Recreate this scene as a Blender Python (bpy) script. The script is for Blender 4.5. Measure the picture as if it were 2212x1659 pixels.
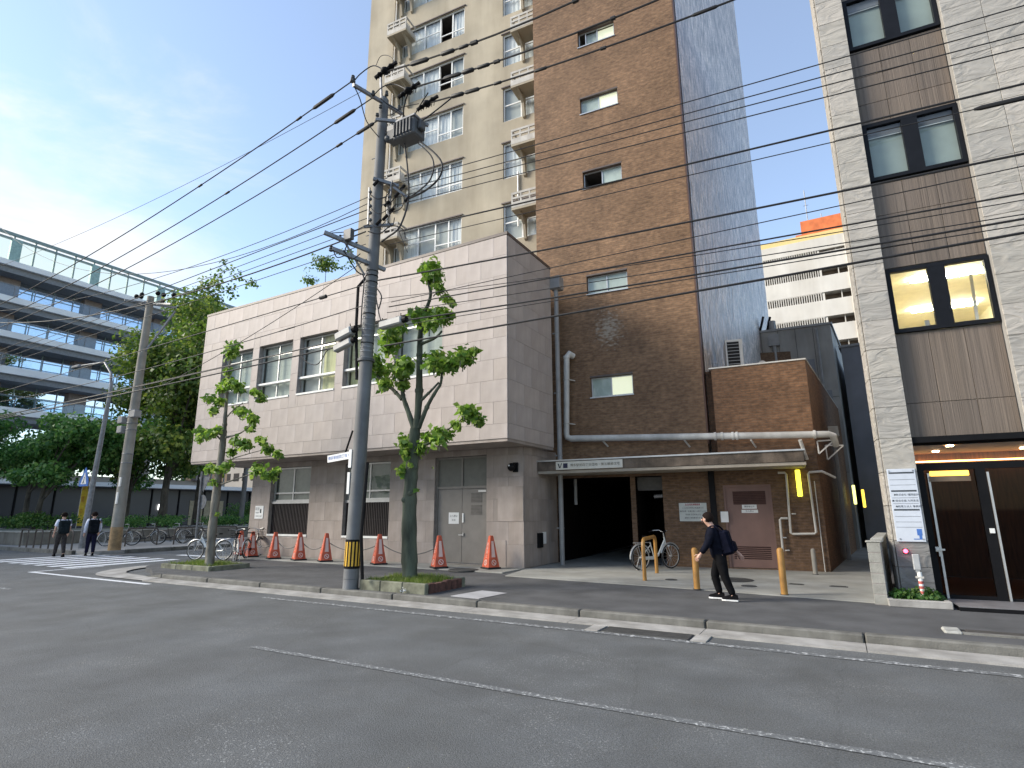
import bpy, bmesh, math, random
import numpy as np
from mathutils import Vector, Matrix, noise as mnoise
random.seed(7)
rnd = random.Random(11)
R = math.radians
S = bpy.context.scene
COL = S.collection
for o in list(bpy.data.objects):
    bpy.data.objects.remove(o, do_unlink=True)

# ------------------------------------------------------------------ camera
CAM = Vector((0, 0, 1.72))
FPX, CXP, CYP = 1220.13, 1106.0, 829.5          # lens in photo pixels (2212 wide)
YAW, PIT, ROL = R(-29.46625), R(12.65318), R(-.328266)
_f = Vector((math.sin(YAW) * math.cos(PIT), math.cos(YAW) * math.cos(PIT), math.sin(PIT)))
_r = Vector((math.cos(YAW), -math.sin(YAW), 0))
_u = _r.cross(_f)
_r2 = _r * math.cos(ROL) + _u * math.sin(ROL)
_u2 = -_r * math.sin(ROL) + _u * math.cos(ROL)
cd = bpy.data.cameras.new('camera')
cam = bpy.data.objects.new('camera', cd)
COL.objects.link(cam)
cd.sensor_width = 36
cd.lens = FPX / 2212 * 36
cd.clip_start = .05
cd.clip_end = 4000
cam.matrix_world = Matrix(((_r2.x, _u2.x, -_f.x, CAM.x), (_r2.y, _u2.y, -_f.y, CAM.y), (_r2.z, _u2.z, -_f.z, CAM.z), (0, 0, 0, 1)))
S.camera = cam

# ------------------------------------------------------------------ light
SUN_AZ, SUN_EL = R(238), R(30)                  # azimuth from +Y clockwise: low in the west, behind the camera's left
w = bpy.data.worlds.new('World')
S.world = w
w.use_nodes = True
nt = w.node_tree
nt.nodes.clear()
N = nt.nodes.new
L = nt.links.new
out = N('ShaderNodeOutputWorld')
bg = N('ShaderNodeBackground')
sky = N('ShaderNodeTexSky')
sky.sky_type = 'NISHITA'
sky.sun_disc = False
sky.sun_elevation = SUN_EL
sky.sun_rotation = SUN_AZ
sky.air_density = 1.0
sky.dust_density = .35
sky.ozone_density = 1.6
bg.inputs[1].default_value = .118
tc = N('ShaderNodeTexCoord')
mp = N('ShaderNodeMapping')
mp.inputs['Scale'].default_value = (1.0, 1.0, 2.6)
mp.inputs['Location'].default_value = (.35, .2, .4)
nz = N('ShaderNodeTexNoise')
nz.inputs['Scale'].default_value = 2.6
nz.inputs['Detail'].default_value = 9
nz.inputs['Roughness'].default_value = .6
nz.inputs['Distortion'].default_value = .5
L(tc.outputs['Generated'], mp.inputs[0])
L(mp.outputs[0], nz.inputs['Vector'])
# broad cloud bank: thick towards the west (-x), thinning to the north-east
sep = N('ShaderNodeSeparateXYZ')
L(tc.outputs['Generated'], sep.inputs[0])
m1 = N('ShaderNodeMath'); m1.operation = 'MULTIPLY_ADD'
m1.inputs[1].default_value = -.78; m1.inputs[2].default_value = -.06
L(sep.outputs[0], m1.inputs[0])
m1b = N('ShaderNodeMath'); m1b.operation = 'MULTIPLY_ADD'
m1b.inputs[1].default_value = -.98
L(sep.outputs[2], m1b.inputs[0])
m1c = N('ShaderNodeMath'); m1c.operation = 'MULTIPLY_ADD'; m1c.inputs[1].default_value = -.34  # unseen cloud added behind the camera (-y) to whiten the light
L(sep.outputs[1], m1c.inputs[0]); L(m1.outputs[0], m1c.inputs[2])
L(m1c.outputs[0], m1b.inputs[2])
m2 = N('ShaderNodeMath'); m2.operation = 'ADD'
L(nz.outputs[0], m2.inputs[0]); L(m1b.outputs[0], m2.inputs[1])
cr = N('ShaderNodeValToRGB')
cr.color_ramp.elements[0].position = .40
cr.color_ramp.elements[1].position = .80
cr.color_ramp.elements[0].color = (.13, .13, .13, 1)
cr.color_ramp.elements[1].color = (.97, .97, .97, 1)
cr.color_ramp.interpolation = 'EASE'
L(m2.outputs[0], cr.inputs[0])
mx = N('ShaderNodeMixRGB')
mx.inputs[2].default_value = (3.55, 3.5, 3.42, 1)
L(cr.outputs[0], mx.inputs[0])
L(sky.outputs[0], mx.inputs[1])
L(mx.outputs[0], bg.inputs[0])
L(bg.outputs[0], out.inputs[0])
sd = bpy.data.lights.new('sun', 'SUN')
sd.energy = 2.4
sd.angle = R(24)
sd.color = (1, .92, .80)
sun = bpy.data.objects.new('sun', sd)
COL.objects.link(sun)
sdir = Vector((math.sin(SUN_AZ) * math.cos(SUN_EL), math.cos(SUN_AZ) * math.cos(SUN_EL), math.sin(SUN_EL)))
sun.rotation_euler = (-sdir).to_track_quat('-Z', 'Y').to_euler()
S.view_settings.view_transform = 'Standard'
S.view_settings.look = 'None'
S.view_settings.gamma = 1
S.view_settings.use_curve_mapping = False
S.view_settings.exposure = 1.45

# ------------------------------------------------------------------ helpers
def ray(px, py):
    c = (px - CXP) / FPX, -(py - CYP) / FPX
    return _r2 * c[0] + _u2 * c[1] + _f

class Frame:
    """a vertical facade frame: u runs along it, v into depth, z up"""
    def __init__(s, x, y, yaw):
        s.o = Vector((x, y, 0)); s.yaw = R(yaw)
        s.ux = Vector((math.cos(s.yaw), math.sin(s.yaw), 0))
        s.n = Vector((-math.sin(s.yaw), math.cos(s.yaw), 0))
    def f(s, px, py, v=0):
        d = ray(px, py)
        t = ((s.o - CAM).dot(s.n) + v) / d.dot(s.n)
        q = CAM + d * t
        return (q - s.o).dot(s.ux), q.z
    def p(s, px, py, v=0):
        u, z = s.f(px, py, v)
        return Vector((u, v, z))
    def w(s, u, v, z=0):
        q = s.o + s.ux * u + s.n * v
        return Vector((q.x, q.y, z))
def gz(px, py, z=.12):
    d = ray(px, py)
    return CAM + d * ((z - CAM.z) / d.z)
G = Frame(0, 0, 0)
T = Frame(-.38, 17.32, 4.2)        # tower
B = Frame(.95, 12.45, 3.7)         # stone fronted office on the right

class MB:
    def __init__(s):
        s.v = []; s.f = []
    def add(s, vs, fs):
        n = len(s.v)
        s.v += [tuple(p) for p in vs]
        s.f += [tuple(i + n for i in f) for f in fs]
        return s
    def box(s, a, b):
        x0, y0, z0 = a; x1, y1, z1 = b
        return s.add([(x0, y0, z0), (x1, y0, z0), (x1, y1, z0), (x0, y1, z0), (x0, y0, z1), (x1, y0, z1), (x1, y1, z1), (x0, y1, z1)],
                     [(0, 3, 2, 1), (4, 5, 6, 7), (0, 1, 5, 4), (1, 2, 6, 5), (2, 3, 7, 6), (3, 0, 4, 7)])
    def quad(s, a, b, c, d):
        return s.add([a, b, c, d], [(0, 1, 2, 3)])
    def bar(s, p0, p1, w, h, up=(0, 0, 1)):
        p0 = Vector(p0); p1 = Vector(p1); d = (p1 - p0).normalized(); up = Vector(up)
        if abs(d.dot(up)) > .98: up = Vector((0, 1, 0))
        a = d.cross(up).normalized() * (w / 2); b = a.cross(d).normalized() * (h / 2)
        vs = [p0 - a - b, p0 + a - b, p0 + a + b, p0 - a + b, p1 - a - b, p1 + a - b, p1 + a + b, p1 - a + b]
        return s.add(vs, [(0, 3, 2, 1), (4, 5, 6, 7), (0, 1, 5, 4), (1, 2, 6, 5), (2, 3, 7, 6), (3, 0, 4, 7)])
    def tube(s, pts, r, n=8, cap=True):
        pts = [Vector(p) for p in pts]
        rs = r if isinstance(r, (list, tuple)) else [r] * len(pts)
        vs = []; fs = []; a = None
        for i, p in enumerate(pts):
            d = (pts[min(i + 1, len(pts) - 1)] - pts[max(i - 1, 0)]).normalized()
            if a is None:
                t = Vector((0, 0, 1)) if abs(d.z) < .9 else Vector((1, 0, 0))
                a = d.cross(t).normalized()
            else:
                a = (a - d * a.dot(d)).normalized()
            b = d.cross(a)
            for k in range(n):
                t = 2 * math.pi * k / n
                vs.append(p + (a * math.cos(t) + b * math.sin(t)) * rs[i])
        for i in range(len(pts) - 1):
            for k in range(n):
                fs.append((i * n + k, i * n + (k + 1) % n, (i + 1) * n + (k + 1) % n, (i + 1) * n + k))
        if cap:
            fs.append(tuple(range(n))[::-1]); m = (len(pts) - 1) * n
            fs.append(tuple(m + k for k in range(n)))
        return s.add(vs, fs)
    def prism(s, poly, z0, z1):
        n = len(poly)
        vs = [(x, y, z0) for x, y in poly] + [(x, y, z1) for x, y in poly]
        return s.add(vs, [tuple(range(n))[::-1], tuple(range(n, 2 * n))] + [(i, (i + 1) % n, n + (i + 1) % n, n + i) for i in range(n)])
    def torus(s, c, ax, R0, r, n=24, m=6):
        c = Vector(c); ax = Vector(ax).normalized(); t = Vector((0, 0, 1)) if abs(ax.z) < .9 else Vector((1, 0, 0))
        a = ax.cross(t).normalized(); b = ax.cross(a)
        vs = []
        for i in range(n):
            q = 2 * math.pi * i / n; e = a * math.cos(q) + b * math.sin(q)
            for k in range(m):
                h = 2 * math.pi * k / m
                vs.append(c + e * (R0 + r * math.cos(h)) + ax * r * math.sin(h))
        return s.add(vs, [(i * m + k, i * m + (k + 1) % m, ((i + 1) % n) * m + (k + 1) % m, ((i + 1) % n) * m + k) for i in range(n) for k in range(m)])
    def ball(s, c, r, n=10, m=6, sz=1.0):
        c = Vector(c); vs = [c + Vector((0, 0, r * sz))]
        for j in range(1, m):
            t = math.pi * j / m
            for i in range(n):
                q = 2 * math.pi * i / n
                vs.append(c + Vector((r * math.sin(t) * math.cos(q), r * math.sin(t) * math.sin(q), r * sz * math.cos(t))))
        vs.append(c - Vector((0, 0, r * sz))); k = len(vs) - 1
        fs = [(0, 1 + i, 1 + (i + 1) % n) for i in range(n)]
        for j in range(m - 2):
            fs += [(1 + j * n + i, 1 + (j + 1) * n + i, 1 + (j + 1) * n + (i + 1) % n, 1 + j * n + (i + 1) % n) for i in range(n)]
        fs += [(k, 1 + (m - 2) * n + (i + 1) % n, 1 + (m - 2) * n + i) for i in range(n)]
        return s.add(vs, fs)
    def wall(s, u0, u1, z0, z1, v, holes=(), d=.12):
        """front sheet at depth v with real openings (u0,z0,u1,z1) and reveals d deep"""
        us = sorted({u0, u1, *[h[0] for h in holes], *[h[2] for h in holes]})
        zs = sorted({z0, z1, *[h[1] for h in holes], *[h[3] for h in holes]})
        us = [x for x in us if u0 <= x <= u1]; zs = [x for x in zs if z0 <= x <= z1]
        for i in range(len(us) - 1):
            for j in range(len(zs) - 1):
                cu, cz = (us[i] + us[i + 1]) / 2, (zs[j] + zs[j + 1]) / 2
                if any(h[0] < cu < h[2] and h[1] < cz < h[3] for h in holes): continue
                s.quad((us[i], v, zs[j]), (us[i + 1], v, zs[j]), (us[i + 1], v, zs[j + 1]), (us[i], v, zs[j + 1]))
        for a, b, c, e in holes:
            s.quad((a, v, b), (a, v, e), (a, v + d, e), (a, v + d, b))
            s.quad((c, v, b), (c, v + d, b), (c, v + d, e), (c, v, e))
            s.quad((a, v, e), (c, v, e), (c, v + d, e), (a, v + d, e))
            s.quad((a, v, b), (a, v + d, b), (c, v + d, b), (c, v, b))
        return s
    def mesh(s, name, mat=None, smooth=False, bevel=0):
        me = bpy.data.meshes.new(name)
        me.from_pydata(s.v, [], s.f)
        if bevel:
            bm = bmesh.new(); bm.from_mesh(me)
            bmesh.ops.recalc_face_normals(bm, faces=bm.faces)
            ed = [e for e in bm.edges if len(e.link_faces) == 2 and e.calc_face_angle(0) > .6]
            bmesh.ops.bevel(bm, geom=ed, offset=bevel, segments=1, affect='EDGES', clamp_overlap=True)
            bm.to_mesh(me); bm.free()
        if mat: me.materials.append(mat)
        if smooth:
            me.polygons.foreach_set('use_smooth', [True] * len(me.polygons))
            try: me.set_sharp_from_angle(angle=R(40))
            except Exception: pass
        me.update()
        return me
    def build(s, name, mat, parent=None, smooth=False, bevel=0):
        return link(name, s.mesh(name, mat, smooth, bevel), parent)

def link(name, data, parent=None):
    o = bpy.data.objects.new(name, data)
    COL.objects.link(o)
    if parent: o.parent = parent
    return o
def tag(o, label=None, cat=None, group=None, kind=None):
    if label: o['label'] = label
    if cat: o['category'] = cat
    if group: o['group'] = group
    if kind: o['kind'] = kind
    return o
def thing(name, label, cat, loc=(0, 0, 0), rz=0, group=None):
    o = link(name, None)
    o.empty_display_size = .1
    o.location = loc; o.rotation_euler = (0, 0, rz)
    return tag(o, label, cat, group)
def copy_tree(o, parent=None):
    c = o.copy(); COL.objects.link(c)
    if parent: c.parent = parent
    for ch in list(o.children): copy_tree(ch, c)
    return c
def struct(o):
    o['kind'] = 'structure'; return o

# ------------------------------------------------------------------ materials
def M(name, col, rough=.75, var=.12, scale=6., bump=.0, bscale=60., metal=0., spec=.5, col2=None, stain=0, sscale=.7, detail=5, coat=0, stretch=None):
    m = bpy.data.materials.new(name); m.use_nodes = True
    t = m.node_tree; P = t.nodes['Principled BSDF']
    P.inputs['Roughness'].default_value = rough
    P.inputs['Metallic'].default_value = metal
    P.inputs['Specular IOR Level'].default_value = spec
    if coat: P.inputs['Coat Weight'].default_value = coat
    tc = t.nodes.new('ShaderNodeTexCoord'); src = tc.outputs['Object']
    if stretch:
        mp = t.nodes.new('ShaderNodeMapping'); mp.inputs['Scale'].default_value = stretch
        t.links.new(src, mp.inputs[0]); src = mp.outputs[0]
    n = t.nodes.new('ShaderNodeTexNoise'); n.inputs['Scale'].default_value = scale; n.inputs['Detail'].default_value = detail
    t.links.new(src, n.inputs['Vector'])
    c2 = col2 or tuple(max(0, c * (1 - 2 * var)) for c in col)
    c1 = col if col2 else tuple(min(1, c * (1 + var)) for c in col)
    r = t.nodes.new('ShaderNodeValToRGB')
    r.color_ramp.elements[0].position = .3; r.color_ramp.elements[1].position = .7
    r.color_ramp.elements[0].color = (*c2, 1); r.color_ramp.elements[1].color = (*c1, 1)
    t.links.new(n.outputs[0], r.inputs[0]); o = r.outputs[0]
    if stain:
        mp = t.nodes.new('ShaderNodeMapping'); mp.inputs['Scale'].default_value = (1.6, 1.6, .22)
        t.links.new(tc.outputs['Object'], mp.inputs[0])
        n2 = t.nodes.new('ShaderNodeTexNoise'); n2.inputs['Scale'].default_value = sscale; n2.inputs['Detail'].default_value = 8; n2.inputs['Roughness'].default_value = .62
        t.links.new(mp.outputs[0], n2.inputs['Vector'])
        r2 = t.nodes.new('ShaderNodeValToRGB'); r2.color_ramp.elements[0].position = .38; r2.color_ramp.elements[1].position = .62
        v = 1 - stain
        r2.color_ramp.elements[0].color = (v, v * .98, v * .95, 1); r2.color_ramp.elements[1].color = (1, 1, 1, 1)
        t.links.new(n2.outputs[0], r2.inputs[0])
        x = t.nodes.new('ShaderNodeMixRGB'); x.blend_type = 'MULTIPLY'; x.inputs[0].default_value = 1
        t.links.new(o, x.inputs[1]); t.links.new(r2.outputs[0], x.inputs[2]); o = x.outputs[0]
    t.links.new(o, P.inputs['Base Color'])
    if bump:
        n3 = t.nodes.new('ShaderNodeTexNoise'); n3.inputs['Scale'].default_value = bscale; n3.inputs['Detail'].default_value = 4
        t.links.new(src, n3.inputs['Vector'])
        b = t.nodes.new('ShaderNodeBump'); b.inputs['Strength'].default_value = bump; b.inputs['Distance'].default_value = .02
        t.links.new(n3.outputs[0], b.inputs['Height']); t.links.new(b.outputs[0], P.inputs['Normal'])
    return m
def emit(name, col, s):
    m = bpy.data.materials.new(name); m.use_nodes = True
    t = m.node_tree; P = t.nodes['Principled BSDF']
    P.inputs['Base Color'].default_value = (*col, 1); P.inputs['Emission Color'].default_value = (*col, 1)
    P.inputs['Emission Strength'].default_value = s
    return m
def glass(name, tint=(.9, .95, .95), refl=1.0, rough=.02, ior=1.5):
    m = bpy.data.materials.new(name); m.use_nodes = True
    t = m.node_tree; t.nodes.clear()
    o = t.nodes.new('ShaderNodeOutputMaterial'); x = t.nodes.new('ShaderNodeMixShader')
    tr = t.nodes.new('ShaderNodeBsdfTransparent'); gl = t.nodes.new('ShaderNodeBsdfGlossy'); lw_ = t.nodes.new('ShaderNodeLayerWeight'); lw_.inputs[0].default_value = .5
    pw = t.nodes.new('ShaderNodeMath'); pw.operation = 'POWER'; pw.inputs[1].default_value = 4; t.links.new(lw_.outputs['Facing'], pw.inputs[0])
    f0 = ((ior - 1) / (ior + 1)) ** 2
    fr = t.nodes.new('ShaderNodeMath'); fr.operation = 'MULTIPLY_ADD'; fr.inputs[1].default_value = 1 - f0; fr.inputs[2].default_value = f0; t.links.new(pw.outputs[0], fr.inputs[0])
    tr.inputs[0].default_value = (*tint, 1); gl.inputs['Roughness'].default_value = rough
    gl.inputs[0].default_value = (refl, refl, refl, 1)
    t.links.new(fr.outputs[0], x.inputs[0]); t.links.new(tr.outputs[0], x.inputs[1]); t.links.new(gl.outputs[0], x.inputs[2]); t.links.new(x.outputs[0], o.inputs[0])
    return m
def brickmat(name, c1, c2, mortar, bw, bh, rough=.6, big=.25, bscale=1.0, bump=.5, ior=1.45, patch=None, mort=.012):
    m = bpy.data.materials.new(name); m.use_nodes = True
    t = m.node_tree; P = t.nodes['Principled BSDF']; P.inputs['Roughness'].default_value = rough; P.inputs['IOR'].default_value = ior
    if ior < 1.6: P.inputs['Specular IOR Level'].default_value = .22
    streak = name.startswith('glazed')
    nn = t.nodes.new; lk = t.links.new
    tc = nn('ShaderNodeTexCoord'); sp = nn('ShaderNodeSeparateXYZ'); lk(tc.outputs['Object'], sp.inputs[0])
    ad = nn('ShaderNodeMath'); ad.operation = 'ADD'; lk(sp.outputs[0], ad.inputs[0]); lk(sp.outputs[1], ad.inputs[1])
    cb = nn('ShaderNodeCombineXYZ'); lk(ad.outputs[0], cb.inputs[0]); lk(sp.outputs[2], cb.inputs[1])
    br = nn('ShaderNodeTexBrick'); br.inputs['Scale'].default_value = 1; br.inputs['Brick Width'].default_value = bw; br.inputs['Row Height'].default_value = bh
    br.inputs['Mortar Size'].default_value = mort; br.inputs['Color1'].default_value = (*c1, 1); br.inputs['Color2'].default_value = (*c2, 1); br.inputs['Mortar'].default_value = (*mortar, 1)
    lk(cb.outputs[0], br.inputs['Vector'])
    n = nn('ShaderNodeTexNoise'); n.inputs['Scale'].default_value = bscale; n.inputs['Detail'].default_value = 10; n.inputs['Roughness'].default_value = .65; lk(cb.outputs[0], n.inputs['Vector'])
    r = nn('ShaderNodeValToRGB'); r.color_ramp.elements[0].position = .32; r.color_ramp.elements[1].position = .68
    r.color_ramp.elements[0].color = (1 - big, 1 - big * 1.02, 1 - big * 1.05, 1); r.color_ramp.elements[1].color = (1 + big, 1 + big * .96, 1 + big * .92, 1); lk(n.outputs[0], r.inputs[0])
    # single glazed pieces that came out lighter or darker
    n2 = nn('ShaderNodeTexNoise'); n2.inputs['Scale'].default_value = 6.5; n2.inputs['Detail'].default_value = 4
    mp = nn('ShaderNodeMapping'); mp.inputs['Scale'].default_value = (1, 1.9, 1); lk(cb.outputs[0], mp.inputs[0]); lk(mp.outputs[0], n2.inputs['Vector'])
    r2 = nn('ShaderNodeValToRGB'); r2.color_ramp.elements[0].position = .36; r2.color_ramp.elements[1].position = .66
    r2.color_ramp.elements[0].color = (.78, .77, .76, 1); r2.color_ramp.elements[1].color = (1.22, 1.20, 1.17, 1); lk(n2.outputs[0], r2.inputs[0])
    x = nn('ShaderNodeMixRGB'); x.blend_type = 'MULTIPLY'; x.inputs[0].default_value = 1; lk(br.outputs['Color'], x.inputs[1]); lk(r.outputs[0], x.inputs[2])
    y = nn('ShaderNodeMixRGB'); y.blend_type = 'MULTIPLY'; y.inputs[0].default_value = 1; lk(x.outputs[0], y.inputs[1]); lk(r2.outputs[0], y.inputs[2])
    o = y.outputs[0]
    if patch:                                   # pale efflorescence patch: centre (u,z), radii
        (pu, pz, ru, rz) = patch
        mp2 = nn('ShaderNodeMapping'); mp2.vector_type = 'POINT'; mp2.inputs['Location'].default_value = (-pu / ru, -pz / rz, 0); mp2.inputs['Scale'].default_value = (1 / ru, 1 / rz, 0)
        lk(cb.outputs[0], mp2.inputs[0])
        ln = nn('ShaderNodeVectorMath'); ln.operation = 'LENGTH'; lk(mp2.outputs[0], ln.inputs[0])
        n5 = nn('ShaderNodeTexNoise'); n5.inputs['Scale'].default_value = 7; n5.inputs['Detail'].default_value = 4; lk(mp.outputs[0], n5.inputs['Vector'])
        su = nn('ShaderNodeMath'); su.operation = 'MULTIPLY_ADD'; su.inputs[1].default_value = -.42; lk(ln.outputs['Value'], su.inputs[0]); lk(n5.outputs[0], su.inputs[2])
        r5 = nn('ShaderNodeValToRGB'); r5.color_ramp.elements[0].position = .26; r5.color_ramp.elements[1].position = .5; lk(su.outputs[0], r5.inputs[0])
        z = nn('ShaderNodeMixRGB'); z.inputs[2].default_value = (.33, .28, .22, 1); lk(r5.outputs[0], z.inputs[0]); lk(o, z.inputs[1]); o = z.outputs[0]
    lk(o, P.inputs['Base Color'])
    b = nn('ShaderNodeBump'); b.inputs['Strength'].default_value = bump; b.inputs['Distance'].default_value = .012
    mm = nn('ShaderNodeMath'); mm.operation = 'MULTIPLY_ADD'; mm.inputs[1].default_value = -.8; lk(br.outputs['Fac'], mm.inputs[0]); lk(n2.outputs[0], mm.inputs[2])
    hgt = mm.outputs[0]
    if streak:                                  # uneven glazed faces; upright sky flecks painted into the base colour too
        mp3 = nn('ShaderNodeMapping'); mp3.inputs['Scale'].default_value = (2.4, .75, 1); lk(cb.outputs[0], mp3.inputs[0])
        n6 = nn('ShaderNodeTexNoise'); n6.inputs['Scale'].default_value = 1.8; n6.inputs['Detail'].default_value = 5; n6.inputs['Distortion'].default_value = .8; lk(mp3.outputs[0], n6.inputs['Vector'])
        m3 = nn('ShaderNodeMath'); m3.operation = 'MULTIPLY_ADD'; m3.inputs[1].default_value = 14.; lk(n6.outputs[0], m3.inputs[0]); lk(hgt, m3.inputs[2]); hgt = m3.outputs[0]
        r6 = nn('ShaderNodeValToRGB'); r6.color_ramp.elements[0].position = .36; r6.color_ramp.elements[1].position = .64; r6.color_ramp.elements[0].color = (.55, .54, .55, 1); r6.color_ramp.elements[1].color = (1.9, 1.85, 1.82, 1); lk(n6.outputs[0], r6.inputs[0])
        z6 = nn('ShaderNodeMixRGB'); z6.blend_type = 'MULTIPLY'; z6.inputs[0].default_value = 1; lk(o, z6.inputs[1]); lk(r6.outputs[0], z6.inputs[2]); lk(z6.outputs[0], P.inputs['Base Color'])
    lk(hgt, b.inputs['Height']); lk(b.outputs[0], P.inputs['Normal'])
    return m
def wornpaint(name, base, paint, thr=.45, scale=9):
    m = bpy.data.materials.new(name); m.use_nodes = True
    t = m.node_tree; P = t.nodes['Principled BSDF']; P.inputs['Roughness'].default_value = .8
    tc = t.nodes.new('ShaderNodeTexCoord'); n = t.nodes.new('ShaderNodeTexNoise'); n.inputs['Scale'].default_value = scale; n.inputs['Detail'].default_value = 10; n.inputs['Roughness'].default_value = .72
    t.links.new(tc.outputs['Object'], n.inputs['Vector'])
    r = t.nodes.new('ShaderNodeValToRGB'); r.color_ramp.elements[0].position = thr; r.color_ramp.elements[1].position = thr + .09
    r.color_ramp.elements[0].color = (*base, 1); r.color_ramp.elements[1].color = (*paint, 1)
    t.links.new(n.outputs[0], r.inputs[0]); t.links.new(r.outputs[0], P.inputs['Base Color'])
    return m
def leafmat(name, a, b, c):
    m = bpy.data.materials.new(name); m.use_nodes = True
    t = m.node_tree; P = t.nodes['Principled BSDF']; P.inputs['Roughness'].default_value = .5; P.inputs['Specular IOR Level'].default_value = .35
    g = t.nodes.new('ShaderNodeNewGeometry'); r = t.nodes.new('ShaderNodeValToRGB')
    r.color_ramp.elements[0].color = (*a, 1); r.color_ramp.elements[1].color = (*c, 1); e = r.color_ramp.elements.new(.55); e.color = (*b, 1)
    t.links.new(g.outputs['Random Per Island'], r.inputs[0]); t.links.new(r.outputs[0], P.inputs['Base Color'])
    tr = t.nodes.new('ShaderNodeBsdfTranslucent'); x = t.nodes.new('ShaderNodeMixShader'); x.inputs[0].default_value = .38
    hs = t.nodes.new('ShaderNodeHueSaturation'); hs.inputs['Value'].default_value = 1.7; hs.inputs['Saturation'].default_value = 1.1
    t.links.new(r.outputs[0], hs.inputs['Color']); t.links.new(hs.outputs[0], tr.inputs[0])
    o = t.nodes['Material Output']; t.links.new(P.outputs[0], x.inputs[1]); t.links.new(tr.outputs[0], x.inputs[2]); t.links.new(x.outputs[0], o.inputs[0])
    return m

ASPH = (.114, .120, .122)
m_road = M('road asphalt', ASPH, .85, .10, 1.1, .55, 95, detail=12, stain=.16, sscale=.5)
def road_flecks(m):
    """worn surface: bright stone chips where the binder is gone, fine cracks, darker tyre-polished patches"""
    t = m.node_tree; P = t.nodes['Principled BSDF']; nn = t.nodes.new; lk = t.links.new
    src = P.inputs['Base Color'].links[0].from_socket; tc = nn('ShaderNodeTexCoord')
    vo = nn('ShaderNodeTexVoronoi'); vo.inputs['Scale'].default_value = 30; lk(tc.outputs['Object'], vo.inputs['Vector'])
    r = nn('ShaderNodeValToRGB'); r.color_ramp.elements[0].position = .10; r.color_ramp.elements[1].position = .30; r.color_ramp.elements[0].color = (1, 1, 1, 1); r.color_ramp.elements[1].color = (0, 0, 0, 1); lk(vo.outputs['Distance'], r.inputs[0])
    n = nn('ShaderNodeTexNoise'); n.inputs['Scale'].default_value = .55; n.inputs['Detail'].default_value = 9; n.inputs['Roughness'].default_value = .7; lk(tc.outputs['Object'], n.inputs['Vector'])
    r2 = nn('ShaderNodeValToRGB'); r2.color_ramp.elements[0].position = .50; r2.color_ramp.elements[1].position = .68; lk(n.outputs[0], r2.inputs[0])
    mu = nn('ShaderNodeMath'); mu.operation = 'MULTIPLY'; lk(r.outputs[0], mu.inputs[0]); lk(r2.outputs[0], mu.inputs[1])
    n2 = nn('ShaderNodeTexNoise'); n2.inputs['Scale'].default_value = 60; n2.inputs['Detail'].default_value = 3; lk(tc.outputs['Object'], n2.inputs['Vector'])
    r3 = nn('ShaderNodeValToRGB'); r3.color_ramp.elements[0].position = .35; r3.color_ramp.elements[1].position = .68; r3.color_ramp.elements[0].color = (.72, .72, .72, 1); r3.color_ramp.elements[1].color = (1.28, 1.28, 1.28, 1); lk(n2.outputs[0], r3.inputs[0])
    a = nn('ShaderNodeMixRGB'); a.blend_type = 'MULTIPLY'; a.inputs[0].default_value = 1; lk(src, a.inputs[1]); lk(r3.outputs[0], a.inputs[2])
    v2 = nn('ShaderNodeTexVoronoi'); v2.feature = 'DISTANCE_TO_EDGE'; v2.inputs['Scale'].default_value = .42
    n4 = nn('ShaderNodeTexNoise'); n4.inputs['Scale'].default_value = 2.5; n4.inputs['Detail'].default_value = 6; lk(tc.outputs['Object'], n4.inputs['Vector'])
    mxv = nn('ShaderNodeMixRGB'); mxv.inputs[0].default_value = .16; lk(tc.outputs['Object'], mxv.inputs[1]); lk(n4.outputs['Color'], mxv.inputs[2]); lk(mxv.outputs[0], v2.inputs['Vector'])
    r4 = nn('ShaderNodeValToRGB'); r4.color_ramp.elements[0].position = .0; r4.color_ramp.elements[1].position = .006; r4.color_ramp.elements[0].color = (.62, .62, .62, 1); r4.color_ramp.elements[1].color = (1, 1, 1, 1); lk(v2.outputs['Distance'], r4.inputs[0])
    c = nn('ShaderNodeMixRGB'); c.blend_type = 'MULTIPLY'; c.inputs[0].default_value = .35; lk(a.outputs[0], c.inputs[1]); lk(r4.outputs[0], c.inputs[2])
    b = nn('ShaderNodeMixRGB'); b.inputs[2].default_value = (.34, .345, .34, 1); lk(mu.outputs[0], b.inputs[0]); lk(c.outputs[0], b.inputs[1]); lk(b.outputs[0], P.inputs['Base Color'])
road_flecks(m_road)
m_walk = M('pavement asphalt', (.082, .083, .085), .88, .16, 1.6, .5, 110, detail=12)
m_kerb = M('kerb concrete', (.185, .182, .165), .9, .2, 3.5, .4, 50, detail=9, stain=.4)
m_gutter = M('gutter concrete', (.37, .36, .34), .9, .18, 2.4, .35, 70, detail=10, stain=.2)
m_fore = M('forecourt concrete', (.31, .31, .285), .85, .10, 1.4, .25, 60, detail=10, stain=.15)
m_line = wornpaint('worn road paint', ASPH, (.43, .44, .44), .51, 13)
m_line2 = wornpaint('nearly worn off road paint', ASPH, (.48, .49, .48), .53, 26)
m_zebra = wornpaint('crossing paint', ASPH, (.66, .68, .70), .36)
m_clad = [M('stone cladding %d' % i, c, .62, .05, 2.2, .12, 90, stain=.14, sscale=1.1) for i, c in enumerate([(.425, .372, .345), (.41, .36, .335), (.44, .384, .354), (.42, .372, .35)])]
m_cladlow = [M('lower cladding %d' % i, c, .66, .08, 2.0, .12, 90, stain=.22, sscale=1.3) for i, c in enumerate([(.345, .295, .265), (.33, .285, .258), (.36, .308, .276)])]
m_joint = M('joint mortar', (.26, .235, .22), .9)  # joint colour showing between the slabs
m_cap = M('roof flashing', (.10, .075, .065), .5)
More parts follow.
